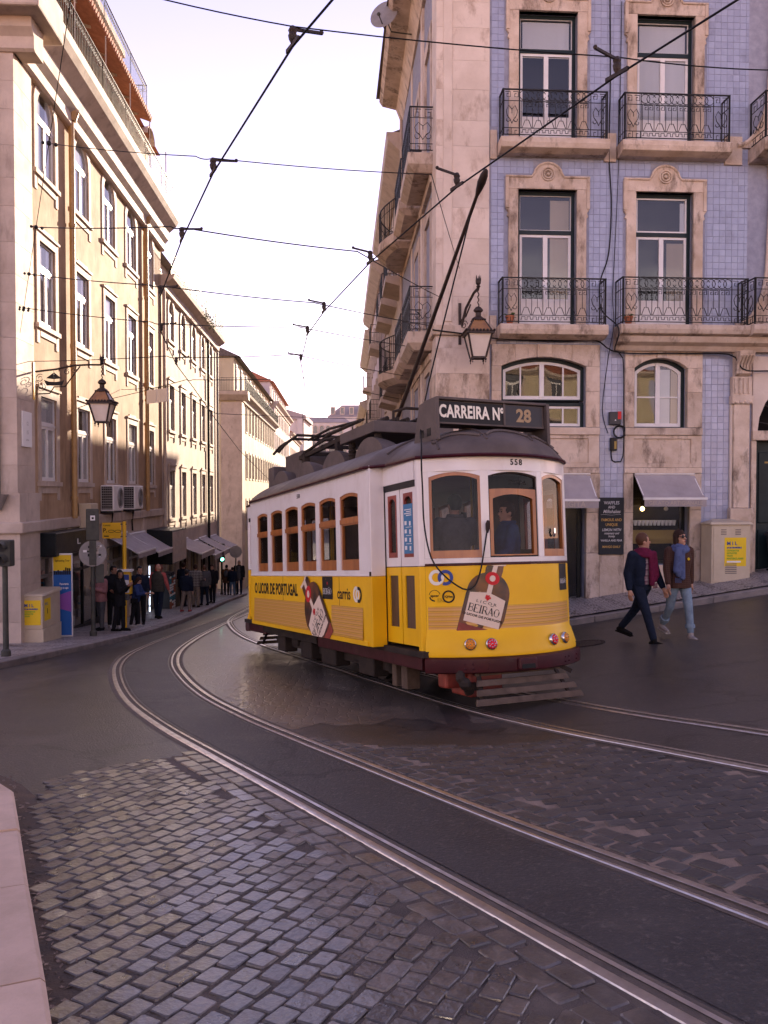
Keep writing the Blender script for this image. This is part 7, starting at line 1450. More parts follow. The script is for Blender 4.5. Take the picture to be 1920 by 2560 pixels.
m_ = MB().hull8([(-.22, -.24, .08), (.22, -.24, .08), (.22, .22, .08), (-.22, .22, .08)], [(-.29, -.33, .92), (.29, -.33, .92), (.29, .32, .92), (-.29, .32, .92)]); m_.build('body', 'plastic_dark', bn, bevel=.04); m_ = MB().profile([(-.36, .925), (-.35, .97), (-.15, 1.03), (.2, 1.03), (.34, .98), (.36, .925)], -.31, .31); m_.build('lid', 'plastic_dark', bn, bevel=.02)
for s_ in (-1, 1): MB().lathe([(.10, -.03), (.10, .03)], 12, (s_ * .25, .2, .10), ax=(1, 0, 0)).build('wheel', 'black', bn)
MB().box(-.30, -.2, -.345, -.335, .87, .93).build('sticker', 'white', bn)
for i, (x, z) in enumerate(((.35, 5.21), (2.95, 5.23))):
    fp = bplace('flower_pot', x, -.34, z, 'terracotta pot on the %s iron balcony above the arched windows' % ('left' if i == 0 else 'right-hand long'), 'pot'); MB().lathe([(.06, 0), (.09, .14), (.10, .14), (.10, .17), (.085, .17), (.08, .12), (.001, .12)], 12).build('pot', 'terracotta', fp, smooth=30)
    r_ = random.Random(i); m_ = MB()
    for k in range(26): a = r_.uniform(0, 6.3); l = r_.uniform(.04, .10); m_.poly([(0, 0, .13), (l * math.cos(a) - .015, l * math.sin(a), .15 + l * .9), (l * 1.3 * math.cos(a), l * 1.3 * math.sin(a), .15 + l * .7)])
    m_.build('leaves', 'leaf', fp)
ds = empty('satellite_dish', (.05, 22.4, 14.2), R(0), 'grey satellite dish at the roof edge of the blue house', 'dish'); m_ = MB(); ax_ = Vector((-.35, -.9, .35)).normalized(); m_.lathe([(.001, 0), (.2, .03), (.36, .09), (.45, .15)], 24, (0, 0, 0), ax=ax_, sx=.85); m_.build('reflector', 'grey_paint', ds, smooth=60); m_ = MB().tube([(0, 0, -.35), tuple(ax_ * .55 + Vector((0, 0, -.35)))], .015, 5); m_.ball(tuple(ax_ * .55 + Vector((0, 0, -.33))), .05, 6); m_.tube([(0, 0, 0), (.15, .25, -.2), (.75, .3, -.25)], .02, 6); m_.build('feed_arm', 'pole_grey', ds)
# --- manhole on the right
mh = empty('manhole_cover', (3.28, 13.6, G(3.28, 13.6) + .004), 0, 'round iron manhole cover in the asphalt left of the walking couple', 'manhole cover'); n_ = gslope(3.28, 13.6); mh.rotation_euler = n_.to_track_quat('Z', 'Y').to_euler()
MB().lathe([(.36, -.01), (.36, .006), (.31, .008), (.31, .003), (.30, .003)], 28).build('ring', 'under_dark', mh); m_ = MB().lathe([(.298, .0), (.298, .006), (.001, .006)], 28)
for k in range(-4, 5): m_.box(-.25, .25, k * .055 - .012, k * .055 + .012, .006, .010)
m_.build('lid', 'iron_brown', mh)
# --- left pavement
lc = empty('utility_cabinet', (-7.92, 18.55, PL(-7.9, 18.5)), TH, 'beige street cabinet covered in yellow posters at the ochre house corner', 'cabinet')
MB().box(-.26, .26, 0, 1.2, -.12, .28).build('plinth', 'cab_beige', lc, bevel=.01); MB().box(-.24, .24, .01, 1.18, .283, 1.03).build('body', 'cab_beige', lc, bevel=.01); m_ = MB().hull8([(-.27, -.02, 1.032), (.27, -.02, 1.032), (.27, 1.21, 1.032), (-.27, 1.21, 1.032)], [(-.24, .02, 1.07), (.24, .02, 1.07), (.24, 1.17, 1.12), (-.24, 1.17, 1.12)]); m_.build('lid', 'cab_beige', lc)
poster(lc, lambda x, y, l: (-.20 + x, .004 - l * .003, .38 + y), .40, .56, [('M I L', .04, .44, .10, 0), ('27-28 FEVEREIRO', .04, .36, .04, 0), ('CONCERTOS', .04, .30, .04, 1), ('KEYNOTES', .04, .25, .04, 1), ('TALKS', .04, .2, .04, 1)]); poster(lc, lambda x, y, l: (.244 + l * .003, .12 + x, .45 + y), .40, .5, [('M I L', .05, .38, .09, 0)]); MB().box(.245, .249, .3, .32, .6, .72).build('handle', 'black', lc)
ab = empty('advert_board', (-7.98, 19.95, PL(-8, 19.9)), TH + R(4), 'tall tour poster board with yellow top and purple city view', 'advert board'); ab.scale = (.72, 1, .97); MB().box(-.02, .62, -.03, .03, 0, 2.08).build('frame', 'white_paint', ab, bevel=.008); MB().box(.01, .59, -.036, -.031, 1.65, 2.04).build('poster_head', 'poster_yellow', ab); MB().box(.01, .59, -.036, -.031, .04, 1.645).build('poster_face', 'poster_blue', ab); m_ = MB(); r_ = random.Random(4)
for k in range(9): x = .02 + k * .062; m_.box(x, x + .05, -.039, -.037, 1.55, 1.62 + r_.uniform(0, .12))
m_.build('skyline_print', 'ink', ab); MB().poly([(.01, -.0385, .75), (.59, -.0385, .62), (.59, -.0385, 1.15), (.01, -.0385, 1.0)]).build('night_print', 'poster_purple', ab); t_ = MB(); put_text(t_, 'Sightseeing Tour', lambda x, y: (.30 + x, -.039, 1.9 + y), .07, .001); put_text(t_, 'Panoramic', lambda x, y: (.36 + x, -.041, 1.32 + y), .07, .002, mi=1); put_text(t_, 'city by night', lambda x, y: (.36 + x, -.041, 1.22 + y), .055, .002, mi=1); t_.build('lettering', ['ink', 'white'], ab)
def traffic_light(x, y, zg, rz, z0, z1, label, n=3, front=False, ph=None):
    o = empty('traffic_light', (x, y, zg), rz, label, 'traffic light'); MB().lathe([(.09, 0), (.09, .1), (.055, .14), (.05, (ph or z1))], 12).build('pole', 'pole_grey', o, smooth=40)
    MB().box(-.15, .15, -.10, .12, z0, z1).build('housing', 'pole_grey', o, bevel=.02)
    for k in range(n):
        zz = lerp(z0, z1, (k + .5) / n); m_ = MB(); 
        for a in range(0, 181, 20): pass
        m_.tube([(.11 * math.cos(R(a)), .13, zz + .11 * math.sin(R(a))) for a in range(-20, 201, 20)], .012, 5); N_ = 10
        for q in range(N_): a, b = R(-20 + 220 * q / N_), R(-20 + 220 * (q + 1) / N_); m_.poly([(.11 * math.cos(a), .12, zz + .11 * math.sin(a)), (.11 * math.cos(b), .12, zz + .11 * math.sin(b)), (.11 * math.cos(b), .32, zz + .10 * math.sin(b)), (.11 * math.cos(a), .32, zz + .10 * math.sin(a))])
        v_ = m_.build('visor', 'pole_grey', o); MB().lathe([(.10, 0), (.001, .02)], 14, (0, .125, zz), ax=(0, 1, 0)).build('lens', 'green_light' if (front and k == 0) else 'plastic_dark', v_)
    return o
t1 = traffic_light(-7.22, 15.75, PL(-7.2, 15.75), R(180), 1.72, 2.22, 'two-lamp traffic light on a grey pole at the left edge', 2, ph=1.75)
MB().box(-.03, .03, -.105, -.101, 1.9, 1.98).build('sticker', 'white', t1)
t2 = traffic_light(-7.15, 20.3, PL(-7.15, 20.3), R(20), 2.35, 3.12, 'traffic light seen from behind above a round sign, beside the waiting people', 3, ph=2.4)
m_ = MB().lathe([(.32, 0), (.32, .015)], 28, (0, -.09, 2.03), ax=(0, 1, 0)); rs_ = m_.build('round_sign', 'grey_paint', t2); m_ = MB(); r_ = random.Random(8)
for k in range(14): a = r_.uniform(0, 6.3); q = r_.uniform(.05, .24); x, z = q * math.cos(a), 2.03 + q * math.sin(a); m_.box(x, x + r_.uniform(.04, .1), -.095, -.091, z, z + r_.uniform(.03, .07), r_.randrange(3))
m_.build('stickers', ['white', 'ink', 'tan_text'], rs_); m_ = MB(); m_.bar((-.05, -.094, 2.0), (.16, -.094, 2.22), .045, .004); m_.build('tape', 'ink', rs_)
MB().box(-.05, .06, -.105, -.101, 2.84, 2.96).build('tram_symbol', 'white', t2); MB().box(-.02, .03, -.108, -.106, 2.87, 2.92).build('tram_symbol_print', 'ink', t2); MB().box(-.08, .08, -.12, -.05, 1.75, 2.35).build('pole_clamp', 'pole_grey', t2, bevel=.01)
MB().box(.06, .26, -.05, .05, 1.3, 1.75).build('control_box', 'pole_grey', t2, bevel=.01)
t3 = traffic_light(-8.75, 44.6, PL(-8.7, 44.6), R(200), 1.75, 2.75, 'dark traffic light showing green far down the left pavement', 3, True, ph=1.8)
sg2 = empty('round_sign_post', (-7.85, 43.8, PL(-7.85, 43.8)), R(0), 'grey round sign back on a thin post beside the far pedestrians', 'sign'); MB().tube([(0, 0, 0), (0, 0, 2.6)], .035, 8).build('post', 'pole_grey', sg2); MB().lathe([(.33, 0), (.33, .02)], 24, (0, -.05, 2.3), ax=(0, 1, 0)).build('disc', 'grey_paint', sg2)
bs = empty('tram_stop_pole', (-7.2, 22.95, PL(-7.2, 22.95)), R(3), 'yellow tram stop pole with a flag sign among the waiting people', 'stop sign')
MB().tube([(0, 0, 0), (0, 0, 2.95)], .055, 10).build('pole', 'sign_yellow', bs, smooth=40); m_ = MB().box(-.60, -.08, -.02, .02, 2.48, 2.92); fl = m_.build('flag_sign', 'sign_yellow', bs, bevel=.01); t_ = MB(); put_text(t_, 'P.', lambda x, y: (-.52 + x, -.023, 2.70 + y), .16, .004); 
for x in (-.35, -.17): t_.tube([(x + .07 * math.cos(a) * (1.2), -.024, 2.68 + .035 * math.sin(a)) for a in xr(0, 6.28, 14)], .008, 4)
t_.box(-.55, -.42, -.023, -.021, 2.53, 2.56); put_text(t_, 'CARRIS', lambda x, y: (-.47 + x, -.023, 2.84 + y), .06, .001); t_.build('lettering', 'ink', fl); m_ = MB()
for z in (2.52, 2.86): m_.box(-.10, .06, -.03, .03, z, z + .03)
m_.build('sign_clamp', 'pole_grey', bs)
tt = MB().box(-.24, .22, -.24, -.02, .95, 1.32).box(-.22, .20, -.22, -.04, 1.32, 1.58).build('timetable_case', 'sign_yellow', bs, bevel=.02); MB().box(-.27, .25, -.27, .0, 1.58, 1.63).build('case_top', 'white', tt); MB().box(-.2, .18, -.245, -.241, 1.0, 1.5).build('timetable', 'white', tt); MB().box(-.2, .18, -.248, -.246, 1.35, 1.5).build('timetable_head', 'blue_ink', tt); MB().box(-.05, .02, -.248, -.246, 1.02, 1.33).build('timetable_column', 'poster_blue', tt)
# ================================================================ people
plain('skin', (.52, .29, .20), .5); plain('skin_dark', (.36, .19, .12), .5); plain('hair_brown', (.032, .015, .009), .7); plain('hair_black', (.012, .010, .010), .5); plain('hair_grey', (.30, .27, .25), .6); plain('hair_ginger', (.10, .045, .025), .5)
for nm, c in [('cloth_navy', (.015, .022, .042)), ('cloth_black', (.018, .018, .021)), ('cloth_pink', (.42, .20, .20)), ('cloth_jeans', (.10, .16, .24)), ('cloth_jeans_pale', (.24, .32, .40)), ('cloth_denim_dark', (.018, .025, .045)), ('cloth_grey', (.11, .11, .115)), ('cloth_beige', (.28, .22, .17)), ('cloth_salmon', (.55, .13, .12)), ('cloth_vest', (.075, .068, .055)), ('cloth_blue', (.035, .06, .17)), ('cloth_brown', (.16, .075, .04)), ('cloth_magenta', (.16, .018, .055)), ('cloth_scarf', (.10, .13, .26)), ('shoe_white', (.5, .47, .45)), ('shoe_black', (.012, .012, .012)), ('shoe_tan', (.40, .36, .35)), ('shoe_red', (.38, .06, .06)), ('lips', (.35, .08, .07))]:
    pm(nm, c, tuple(v * .72 for v in c), 14, .85, .08, .5, 45, spec=.12)
def plaid(name, a, b, c, s):
    m, t, o = nodes(name); N = t.nodes.new; K = t.links.new; p = N('ShaderNodeBsdfPrincipled'); K(p.outputs[0], o.inputs[0]); p.inputs['Roughness'].default_value = .85; p.inputs['Specular IOR Level'].default_value = .12
    tcn = N('ShaderNodeTexCoord'); sp = N('ShaderNodeSeparateXYZ'); K(tcn.outputs['Object'], sp.inputs[0]); col = None; prev = c4(a)
    mixes = []
    for ax, cc, sc_, th in (('X', b, s, .5), ('Z', b, s, .5), ('X', c, s, .88), ('Z', c, s, .88)):
        m1 = N('ShaderNodeMath'); m1.operation = 'MULTIPLY'; m1.inputs[1].default_value = sc_; K(sp.outputs[ax], m1.inputs[0]); m2 = N('ShaderNodeMath'); m2.operation = 'FRACT'; K(m1.outputs[0], m2.inputs[0]); m3 = N('ShaderNodeMath'); m3.operation = 'GREATER_THAN'; m3.inputs[1].default_value = th; K(m2.outputs[0], m3.inputs[0])
        m4 = N('ShaderNodeMath'); m4.operation = 'MULTIPLY'; m4.inputs[1].default_value = .55; K(m3.outputs[0], m4.inputs[0]); mx = N('ShaderNodeMix'); mx.data_type = 'RGBA'; K(m4.outputs[0], mx.inputs[0]); mx.inputs[7].default_value = c4(cc)
        if col is None: mx.inputs[6].default_value = prev
        else: K(col, mx.inputs[6])
        col = mx.outputs[2]
    K(col, p.inputs['Base Color'])
plaid('plaid_shirt', (.30, .22, .24), (.10, .025, .05), (.62, .55, .55), 11); plaid('plaid_grey', (.20, .18, .16), (.06, .05, .05), (.45, .42, .38), 9); plaid('tweed', (.060, .030, .024), (.10, .055, .042), (.035, .018, .015), 34)
def rm(mb, voxel, smooth=4):
    me = bpy.data.meshes.new('t'); me.from_pydata(mb.v, [], mb.f); o = bpy.data.objects.new('t', me); COL.objects.link(o)
    r_ = o.modifiers.new('r', 'REMESH'); r_.mode = 'VOXEL'; r_.voxel_size = voxel; r_.use_smooth_shade = True
    s_ = o.modifiers.new('s', 'SMOOTH'); s_.factor = .5; s_.iterations = smooth
    dg = bpy.context.evaluated_depsgraph_get(); out_ = bpy.data.meshes.new_from_object(o.evaluated_get(dg)); bpy.data.objects.remove(o); bpy.data.meshes.remove(me); return out_
def limb(mb, p0, p1, r0, r1, n=10):
    p0, p1 = Vector(p0), Vector(p1); d = p1 - p0; L = d.length
    if L < 1e-5: return
    prof = [(.001, -r0)] + [(r0 * math.cos(R(a)), r0 * math.sin(R(a))) for a in (-60, -30)] + [(r0, 0), (lerp(r0, r1, .5), L / 2), (r1, L)] + [(r1 * math.cos(R(a)), L + r1 * math.sin(R(a))) for a in (30, 60)] + [(.001, L + r1)]
    mb.lathe(prof, n, p0, ax=d)
def loft(mb, secs, n=16):
    vs = []
    for (cx, cy_, z, rx, ry, yaw) in secs:
        for k in range(n):
            a = 2 * math.pi * k / n; ca, sa = math.cos(a), math.sin(a); ex = abs(ca) ** .8 * (1 if ca > 0 else -1) * rx; ey = abs(sa) ** .8 * (1 if sa > 0 else -1) * ry
            vs.append((cx + ex * math.cos(yaw) - ey * math.sin(yaw), cy_ + ex * math.sin(yaw) + ey * math.cos(yaw), z))
    m_ = len(secs); mb.add(vs, [(i * n + j, i * n + (j + 1) % n, (i + 1) * n + (j + 1) % n, (i + 1) * n + j) for i in range(m_ - 1) for j in range(n)] + [tuple(range(n - 1, -1, -1)), tuple(range((m_ - 1) * n, m_ * n))])
def person(label, loc, yaw, h, legs=((6, 4), (-6, 6)), arms=((5, 8, 15), (-5, 8, 15)), head=(0, 0), lean=0, top='cloth_black', hem=.46, bulk=1.0, bottom='cloth_denim_dark', legw=1.0, shoes='shoe_black', hair=('short', 'hair_brown'), skin='skin', under=None, openf=False, extras=(), group=None, vox=.016, girl=False, sleeve=None, name='person', cuff=False, twist=0, crop_leg=.0):
    o = empty(name, loc, yaw, label, 'person', group); S = h
    hz = .525 * S; shw = (.108 if not girl else .096) * S * (1 if bulk < 1.15 else 1.05); hpw = .052 * S
    def fwd(a): return math.sin(R(a)), -math.cos(R(a))
    J = {}
    for i, (lg, sx) in enumerate(zip(legs, (-1, 1))):
        hip, kn = lg[0], lg[1]; ab = lg[2] if len(lg) > 2 else 2
        y1, z1 = fwd(hip); y2, z2 = fwd(hip - kn); hp = Vector((sx * hpw, 0, hz)); k = hp + Vector((sx * math.sin(R(ab)) * .245, y1 * .245, z1 * .245)) * S; an = k + Vector((0, y2 * .235, z2 * .235)) * S
        J['hip', i], J['knee', i], J['ank', i] = hp, k, an
    low = min(J['ank', 0].z, J['ank', 1].z) - .045 * S
    for k_ in J: J[k_] = J[k_] - Vector((0, 0, low))
    pz = hz - low; ly = math.tan(R(lean)); ce = lambda z: Vector((0, (z - pz) * ly, z)); tw = R(twist)
    shz = pz + .288 * S; nk = ce(pz + .325 * S); hd = ce(pz + .395 * S) + Vector((0, .012 * S, 0))
    for i, (am, sx) in enumerate(zip(arms, (-1, 1))):
        f_, ab, el = am[:3]; ey_ = am[3] if len(am) > 3 else 0
        sh = ce(shz) + Vector((sx * shw * math.cos(tw), sx * shw * math.sin(tw), 0)); y1, z1 = fwd(f_); d1 = Vector((sx * math.sin(R(ab)), y1 * math.cos(R(ab)), z1 * math.cos(R(ab)))); el_ = sh + d1 * .17 * S
        y2, z2 = fwd(f_ + el); d2 = Vector((sx * math.sin(R(ab)) * .6 - sx * math.sin(R(ey_)), y2 * math.cos(R(ey_)), z2)).normalized(); wr = el_ + d2 * .145 * S
        J['sh', i], J['el', i], J['wr', i], J['hd', i] = sh, el_, wr, d2
    hy, hp_ = R(head[0]), R(head[1]); HM = Matrix.Translation(hd) @ Matrix.Rotation(hy, 4, 'Z') @ Matrix.Rotation(hp_, 4, 'X')
    # body : one continuous skin mesh
    b = MB(); H = MB(); q = S / 1.75
    H.ball((0, 0, .012), .095 * q, 16, sc_=(.80, 1.0, 1.18)); H.ball((0, .028 * q, -.055 * q), .062 * q, 12, sc_=(.86, .95, 1.0)); limb(H, (0, .085 * q, .015 * q), (0, .108 * q, -.022 * q), .011 * q, .016 * q, 8); H.ball((0, .083 * q, -.06 * q), .022 * q, 8, sc_=(1.2, .7, .6)); H.ball((0, .075 * q, -.098 * q), .022 * q, 8)
    for sx in (-1, 1): H.ball((sx * .078 * q, -.006, -.01), .026 * q, 8, sc_=(.45, .8, 1.25)); H.ball((sx * .034 * q, .076 * q, .030 * q), .020 * q, 8, sc_=(1.2, .6, .5))
    H.map(lambda x, y, z: tuple(HM @ Vector((x, y, z)))); b.join(H)
    limb(b, nk - Vector((0, 0, .05 * S)), hd - Vector((0, 0, .045 * S)), .034 * S, .031 * S)
    loft(b, [(0, 0, pz - .02 * S, .085 * S, .06 * S, 0), (*ce(pz + .1 * S)[:2], pz + .1 * S, .075 * S, .052 * S, tw / 2), (*ce(pz + .24 * S)[:2], pz + .24 * S, .092 * S, .058 * S, tw), (*ce(shz)[:2], shz + .01 * S, .085 * S, .045 * S, tw), (*nk[:2], nk.z, .035 * S, .035 * S, tw)])
    for i, sx in ((0, -1), (1, 1)):
        limb(b, J['sh', i], J['el', i], .028 * S, .024 * S); limb(b, J['el', i], J['wr', i], .024 * S, .0165 * S)
        limb(b, J['hip', i], J['knee', i], .05 * S, .034 * S); limb(b, J['knee', i], J['ank', i], .034 * S, .022 * S)
        d = J['hd', i]; s_ = Vector((0, 1, 0)).cross(d); s_ = (Vector((1, 0, 0)) - d * d.x).normalized() if True else s_; nrm = d.cross(s_).normalized(); fwdv = nrm if nrm.y > 0 else -nrm
        wr = J['wr', i]; pm_ = wr + d * .035 * S
        limb(b, wr, wr + d * .045 * S + fwdv * .004, .017 * S, .019 * S, 8)
        for k in range(4):
            off = fwdv * ((k - 1.5) * -.0125 * S); root_ = wr + d * .055 * S + off; ln = (.040, .046, .044, .034)[k] * S; cv = (s_ * -sx) * .012 * S
            limb(b, root_, root_ + d * ln * .55 + cv * .3, .0068 * S, .0062 * S, 6); limb(b, root_ + d * ln * .55 + cv * .3, root_ + d * ln + cv, .0062 * S, .0052 * S, 6)
        limb(b, wr + d * .02 * S + fwdv * .014 * S, wr + d * .052 * S + fwdv * .036 * S, .0085 * S, .0065 * S, 6)
    me = rm(b, .0105 if vox < .016 else .0135, 3); me.materials.append(MATS[skin]); bo = bpy.data.objects.new('body', me); COL.objects.link(bo); bo.parent = o
    # eyes, brows, mouth
    e = MB()
    for sx in (-1, 1): e.ball((sx * .034 * q, .088 * q, .014 * q), .0095 * q, 8); e.bar((sx * .018 * q, .094 * q, .036 * q), (sx * .052 * q, .084 * q, .036 * q), .006, .007)
    e.map(lambda x, y, z: tuple(HM @ Vector((x, y, z)))); e.build('eyes', 'hair_black', o); e = MB().ball((0, .100 * q, -.062 * q), .016 * q, 8, sc_=(1.5, .5, .35)); e.map(lambda x, y, z: tuple(HM @ Vector((x, y, z)))); e.build('mouth', 'lips', o)
    # hair
    st, hm = hair; e = MB()
    if st != 'bald':
        cap = 1.0; e.ball((0, -.012 * q, .030 * q), .102 * q, 16, sc_=(.84, 1.0, 1.12))
        if st in ('long', 'fringe'):
            for sx in (-1, 1): limb(e, (sx * .066 * q, -.015 * q, .03 * q), (sx * .092 * q, -.005 * q, -.15 * q), .038 * q, .036 * q); limb(e, (sx * .092 * q, -.005 * q, -.14 * q), (sx * .095 * q, .03 * q, -.30 * q), .036 * q, .016 * q)
            limb(e, (0, -.06 * q, .0), (0, -.075 * q, -.20 * q), .06 * q, .05 * q)
        if st == 'bun': e.ball((0, -.10 * q, .05 * q), .045 * q, 10)
        if st == 'cap': e.ball((0, .0, .055 * q), .105 * q, 14, sc_=(.88, 1.02, .75)); limb(e, (0, .07 * q, .055 * q), (0, .16 * q, .04 * q), .05 * q, .03 * q)
        hm_ = rm(e, .010, 3); 
        import bmesh
        bm = bmesh.new(); bm.from_mesh(hm_)
        line = (.066 if st in ('short', 'bun') else .030 if st == 'fringe' else .055) * q
        bmesh.ops.delete(bm, geom=[v for v in bm.verts if (v.co.y > .035 * q and v.co.z < line and abs(v.co.x) < .066 * q) or (st in ('short', 'bun', 'cap') and v.co.z < -.01 * q and v.co.y > -.02 * q) or (st in ('short', 'bun', 'cap') and v.co.z < -.055 * q)], context='VERTS'); bm.to_mesh(hm_); bm.free()
        hm_.transform(HM); hm_.materials.append(MATS[hm]); ho = bpy.data.objects.new('hair' if st != 'cap' else 'cap', hm_); COL.objects.link(ho); ho.parent = o
    # trousers
    t = MB(); lw = legw
    loft(t, [(0, 0, pz - .03 * S, .085 * S * lw ** .3, .066 * S, 0), (0, 0, pz + .02 * S, .09 * S, .068 * S, 0), (*ce(pz + .075 * S)[:2], pz + .075 * S, .082 * S, .060 * S, 0)])
    for i in (0, 1):
        limb(t, J['hip', i], J['knee', i], .058 * S, .042 * S * lw); e_ = J['ank', i].lerp(J['knee', i], crop_leg); limb(t, J['knee', i], e_ + (J['knee', i] - J['ank', i]).normalized() * .02 * S, .042 * S * lw, .034 * S * lw)
    me = rm(t, vox, 3); me.materials.append(MATS[bottom]); to = bpy.data.objects.new('trousers', me); COL.objects.link(to); to.parent = o
    if cuff:
        for i in (0, 1): m_ = MB(); d = (J['knee', i] - J['ank', i]).normalized(); m_.tube([J['ank', i] + d * .06 * S, J['ank', i] + d * .095 * S], .043 * S, 12); m_.build('turn_up', 'cloth_jeans_pale', to)
    # shoes
    for i, sx in ((0, -1), (1, 1)):
        an = J['ank', i]; m_ = MB(); up = max(0, an.z - .05 * S); toe = Vector((0, 1, -min(.9, up * 2.2) if legs[i][0] < 0 else min(.35, up * 1.2))).normalized(); heel = an - toe * .026 * S - Vector((0, 0, .026 * S)); tp = heel + toe * .135 * S
        limb(m_, heel, heel + toe * .06 * S, .024 * S, .025 * S); limb(m_, heel + toe * .05 * S, tp - Vector((0, 0, .004 * S)), .026 * S, .018 * S); limb(m_, an + Vector((0, 0, .015 * S)), heel + toe * .03 * S, .025 * S, .024 * S); me = rm(m_, .010, 2); me.materials.append(MATS[shoes]); so_ = bpy.data.objects.new('shoe', me); COL.objects.link(so_); so_.parent = o
        s2 = MB(); nrm = toe.cross(Vector((1, 0, 0))).normalized(); nrm = nrm if nrm.z > 0 else -nrm; a_ = heel - nrm * .021 * S; s2.bar(a_ - toe * .022 * S, a_ + toe * .15 * S, .046 * S, .010 * S); s2.build('sole', 'shoe_white' if shoes in ('shoe_white', 'shoe_tan', 'shoe_red') else 'shoe_black', so_, bevel=.004)
    # top garment(s)
    def torso(bk, hemz, arms_=True, flare=1.0, sl=1.0):
        m_ = MB(); sec = [(*ce(hemz)[:2], hemz, .098 * S * bk * flare, .076 * S * bk * flare, tw * .4), (*ce(pz + .08 * S)[:2], pz + .08 * S, (.088 if girl else .094) * S * bk, .070 * S * bk, tw * .6), (*ce(pz + .2 * S)[:2], pz + .2 * S, .106 * S * bk, .078 * S * bk, tw), (*ce(shz)[:2], shz - .005 * S, shw * 1.02, .062 * S * bk, tw), (*ce(shz + .03 * S)[:2], shz + .028 * S, .065 * S, .05 * S * bk, tw), (*nk[:2], nk.z - .004 * S, .046 * S, .046 * S, tw)]
        sec = [s_ for s_ in sec if s_[2] >= hemz - 1e-6]; loft(m_, sec)
        if arms_:
            for i in (0, 1): limb(m_, J['sh', i] - Vector((0, 0, .012 * S)), J['el', i], .042 * S * bk, .036 * S * bk); limb(m_, J['el', i], J['wr', i] - (J['wr', i] - J['el', i]).normalized() * .012 * S, .036 * S * bk, .027 * S * bk)
        return m_
    hz_ = hem * S
    if under:
        me = rm(torso(.95, hz_ + .01 * S, False), vox, 3); me.materials.append(MATS[under]); u_ = bpy.data.objects.new('shirt', me); COL.objects.link(u_); u_.parent = o
    if sleeve:
        me = rm(torso(1.0, pz + .1 * S, True), vox, 3); me.materials.append(MATS[sleeve]); u_ = bpy.data.objects.new('sweater', me); COL.objects.link(u_); u_.parent = o
        mt_ = torso(bulk * 1.08, hz_, False)
    else: mt_ = torso(bulk, hz_, True, 1.06 if hem < .47 else 1.0)
    me = rm(mt_, vox, 3)
    if openf:
        import bmesh
        bm = bmesh.new(); bm.from_mesh(me); bmesh.ops.delete(bm, geom=[v for v in bm.verts if v.co.y > ce(v.co.z).y + .02 and abs(v.co.x - openf * .03 * S) < .035 * S + .03 * S * (1 - (v.co.z - pz) / (.3 * S)) * .6 and v.co.z < nk.z + .02], context='VERTS'); bm.to_mesh(me); bm.free()
    me.materials.append(MATS[top]); to_ = bpy.data.objects.new('vest' if sleeve else 'jacket', me); COL.objects.link(to_); to_.parent = o
    m_ = MB(); m_.tube([tuple(nk + Vector((.044 * S * math.cos(a), .046 * S * math.sin(a), .0))) for a in xr(0, 6.28, 14)[:-1]], .016 * S, 6, closed=True); m_.build('collar', top, to_, smooth=60)
    for ex in extras:
        if ex[0] == 'scarf':
            m_ = MB()
            for k in range(3): m_.tube([tuple(nk + Vector(((.055 + .008 * k) * S * math.cos(a), (.055 + .006 * k) * S * math.sin(a) + .008 * S, (-.006 - .018 * k) * S + .010 * S * math.sin(a * 2 + k)))) for a in xr(0, 6.28, 18)[:-1]], .021 * S, 7, closed=True)
            fr = nk + Vector((ex[2] * .03 * S, .085 * S, -.03 * S))
            for k, dx in enumerate((-.018, .012, .03)): limb(m_, fr + Vector((dx * S * ex[2], 0, 0)), fr + Vector((dx * 1.3 * S * ex[2] + ex[2] * .01 * S, .012 * S, -ex[3] * S * (1 - .12 * k))), .022 * S, .026 * S)
            me = rm(m_, .012, 2); me.materials.append(MATS[ex[1]]); s_ = bpy.data.objects.new('scarf', me); COL.objects.link(s_); s_.parent = o
            fg = MB()
            for k in range(7): p = fr + Vector(((.0 + k * .007) * S * ex[2] * 1.3, .016 * S, -ex[3] * S)); fg.tube([tuple(p), tuple(p - Vector((0, 0, .045 * S)))], .004, 4)
            fg.build('fringe', ex[1], s_)
        if ex[0] == 'glasses':
            m_ = MB()
            for sx in (-1, 1): m_.ball((sx * .036 * q, .094 * q, .014 * q), .031 * q, 12, sc_=(1, .3, .85)); m_.bar((sx * .066 * q, .085 * q, .018 * q), (sx * .085 * q, -.01, .018 * q), .006, .008)
            m_.bar((-.02 * q, .105 * q, .02 * q), (.02 * q, .105 * q, .02 * q), .006, .008); m_.map(lambda x, y, z: tuple(HM @ Vector((x, y, z)))); m_.build('sunglasses', 'black', o)
        if ex[0] == 'backpack':
            m_ = MB(); c = ce(pz + .18 * S) - Vector((0, .115 * S, 0)); m_.ball(c, .1 * S, 12, sc_=(.85, .55, 1.15)); m_.ball(c + Vector((0, -.04 * S, -.04 * S)), .06 * S, 10, sc_=(1, .5, .8)); me = rm(m_, .014, 3); me.materials.append(MATS[ex[1]]); s_ = bpy.data.objects.new('backpack', me); COL.objects.link(s_); s_.parent = o
        if ex[0] == 'bag':
            m_ = MB(); c = ce(pz + .02 * S) + Vector((ex[2] * .13 * S, .03 * S, 0)); m_.box(c.x - .03 * S, c.x + .03 * S, c.y - .07 * S, c.y + .07 * S, c.z - .06 * S, c.z + .04 * S); s_ = m_.build('bag', ex[1], o, bevel=.02); m_ = MB().tube([tuple(c + Vector((0, 0, .04 * S))), tuple(J['sh', 1 if ex[2] < 0 else 0] + Vector((0, .05 * S, .05 * S)))], .01, 5); m_.build('strap', ex[1], s_)
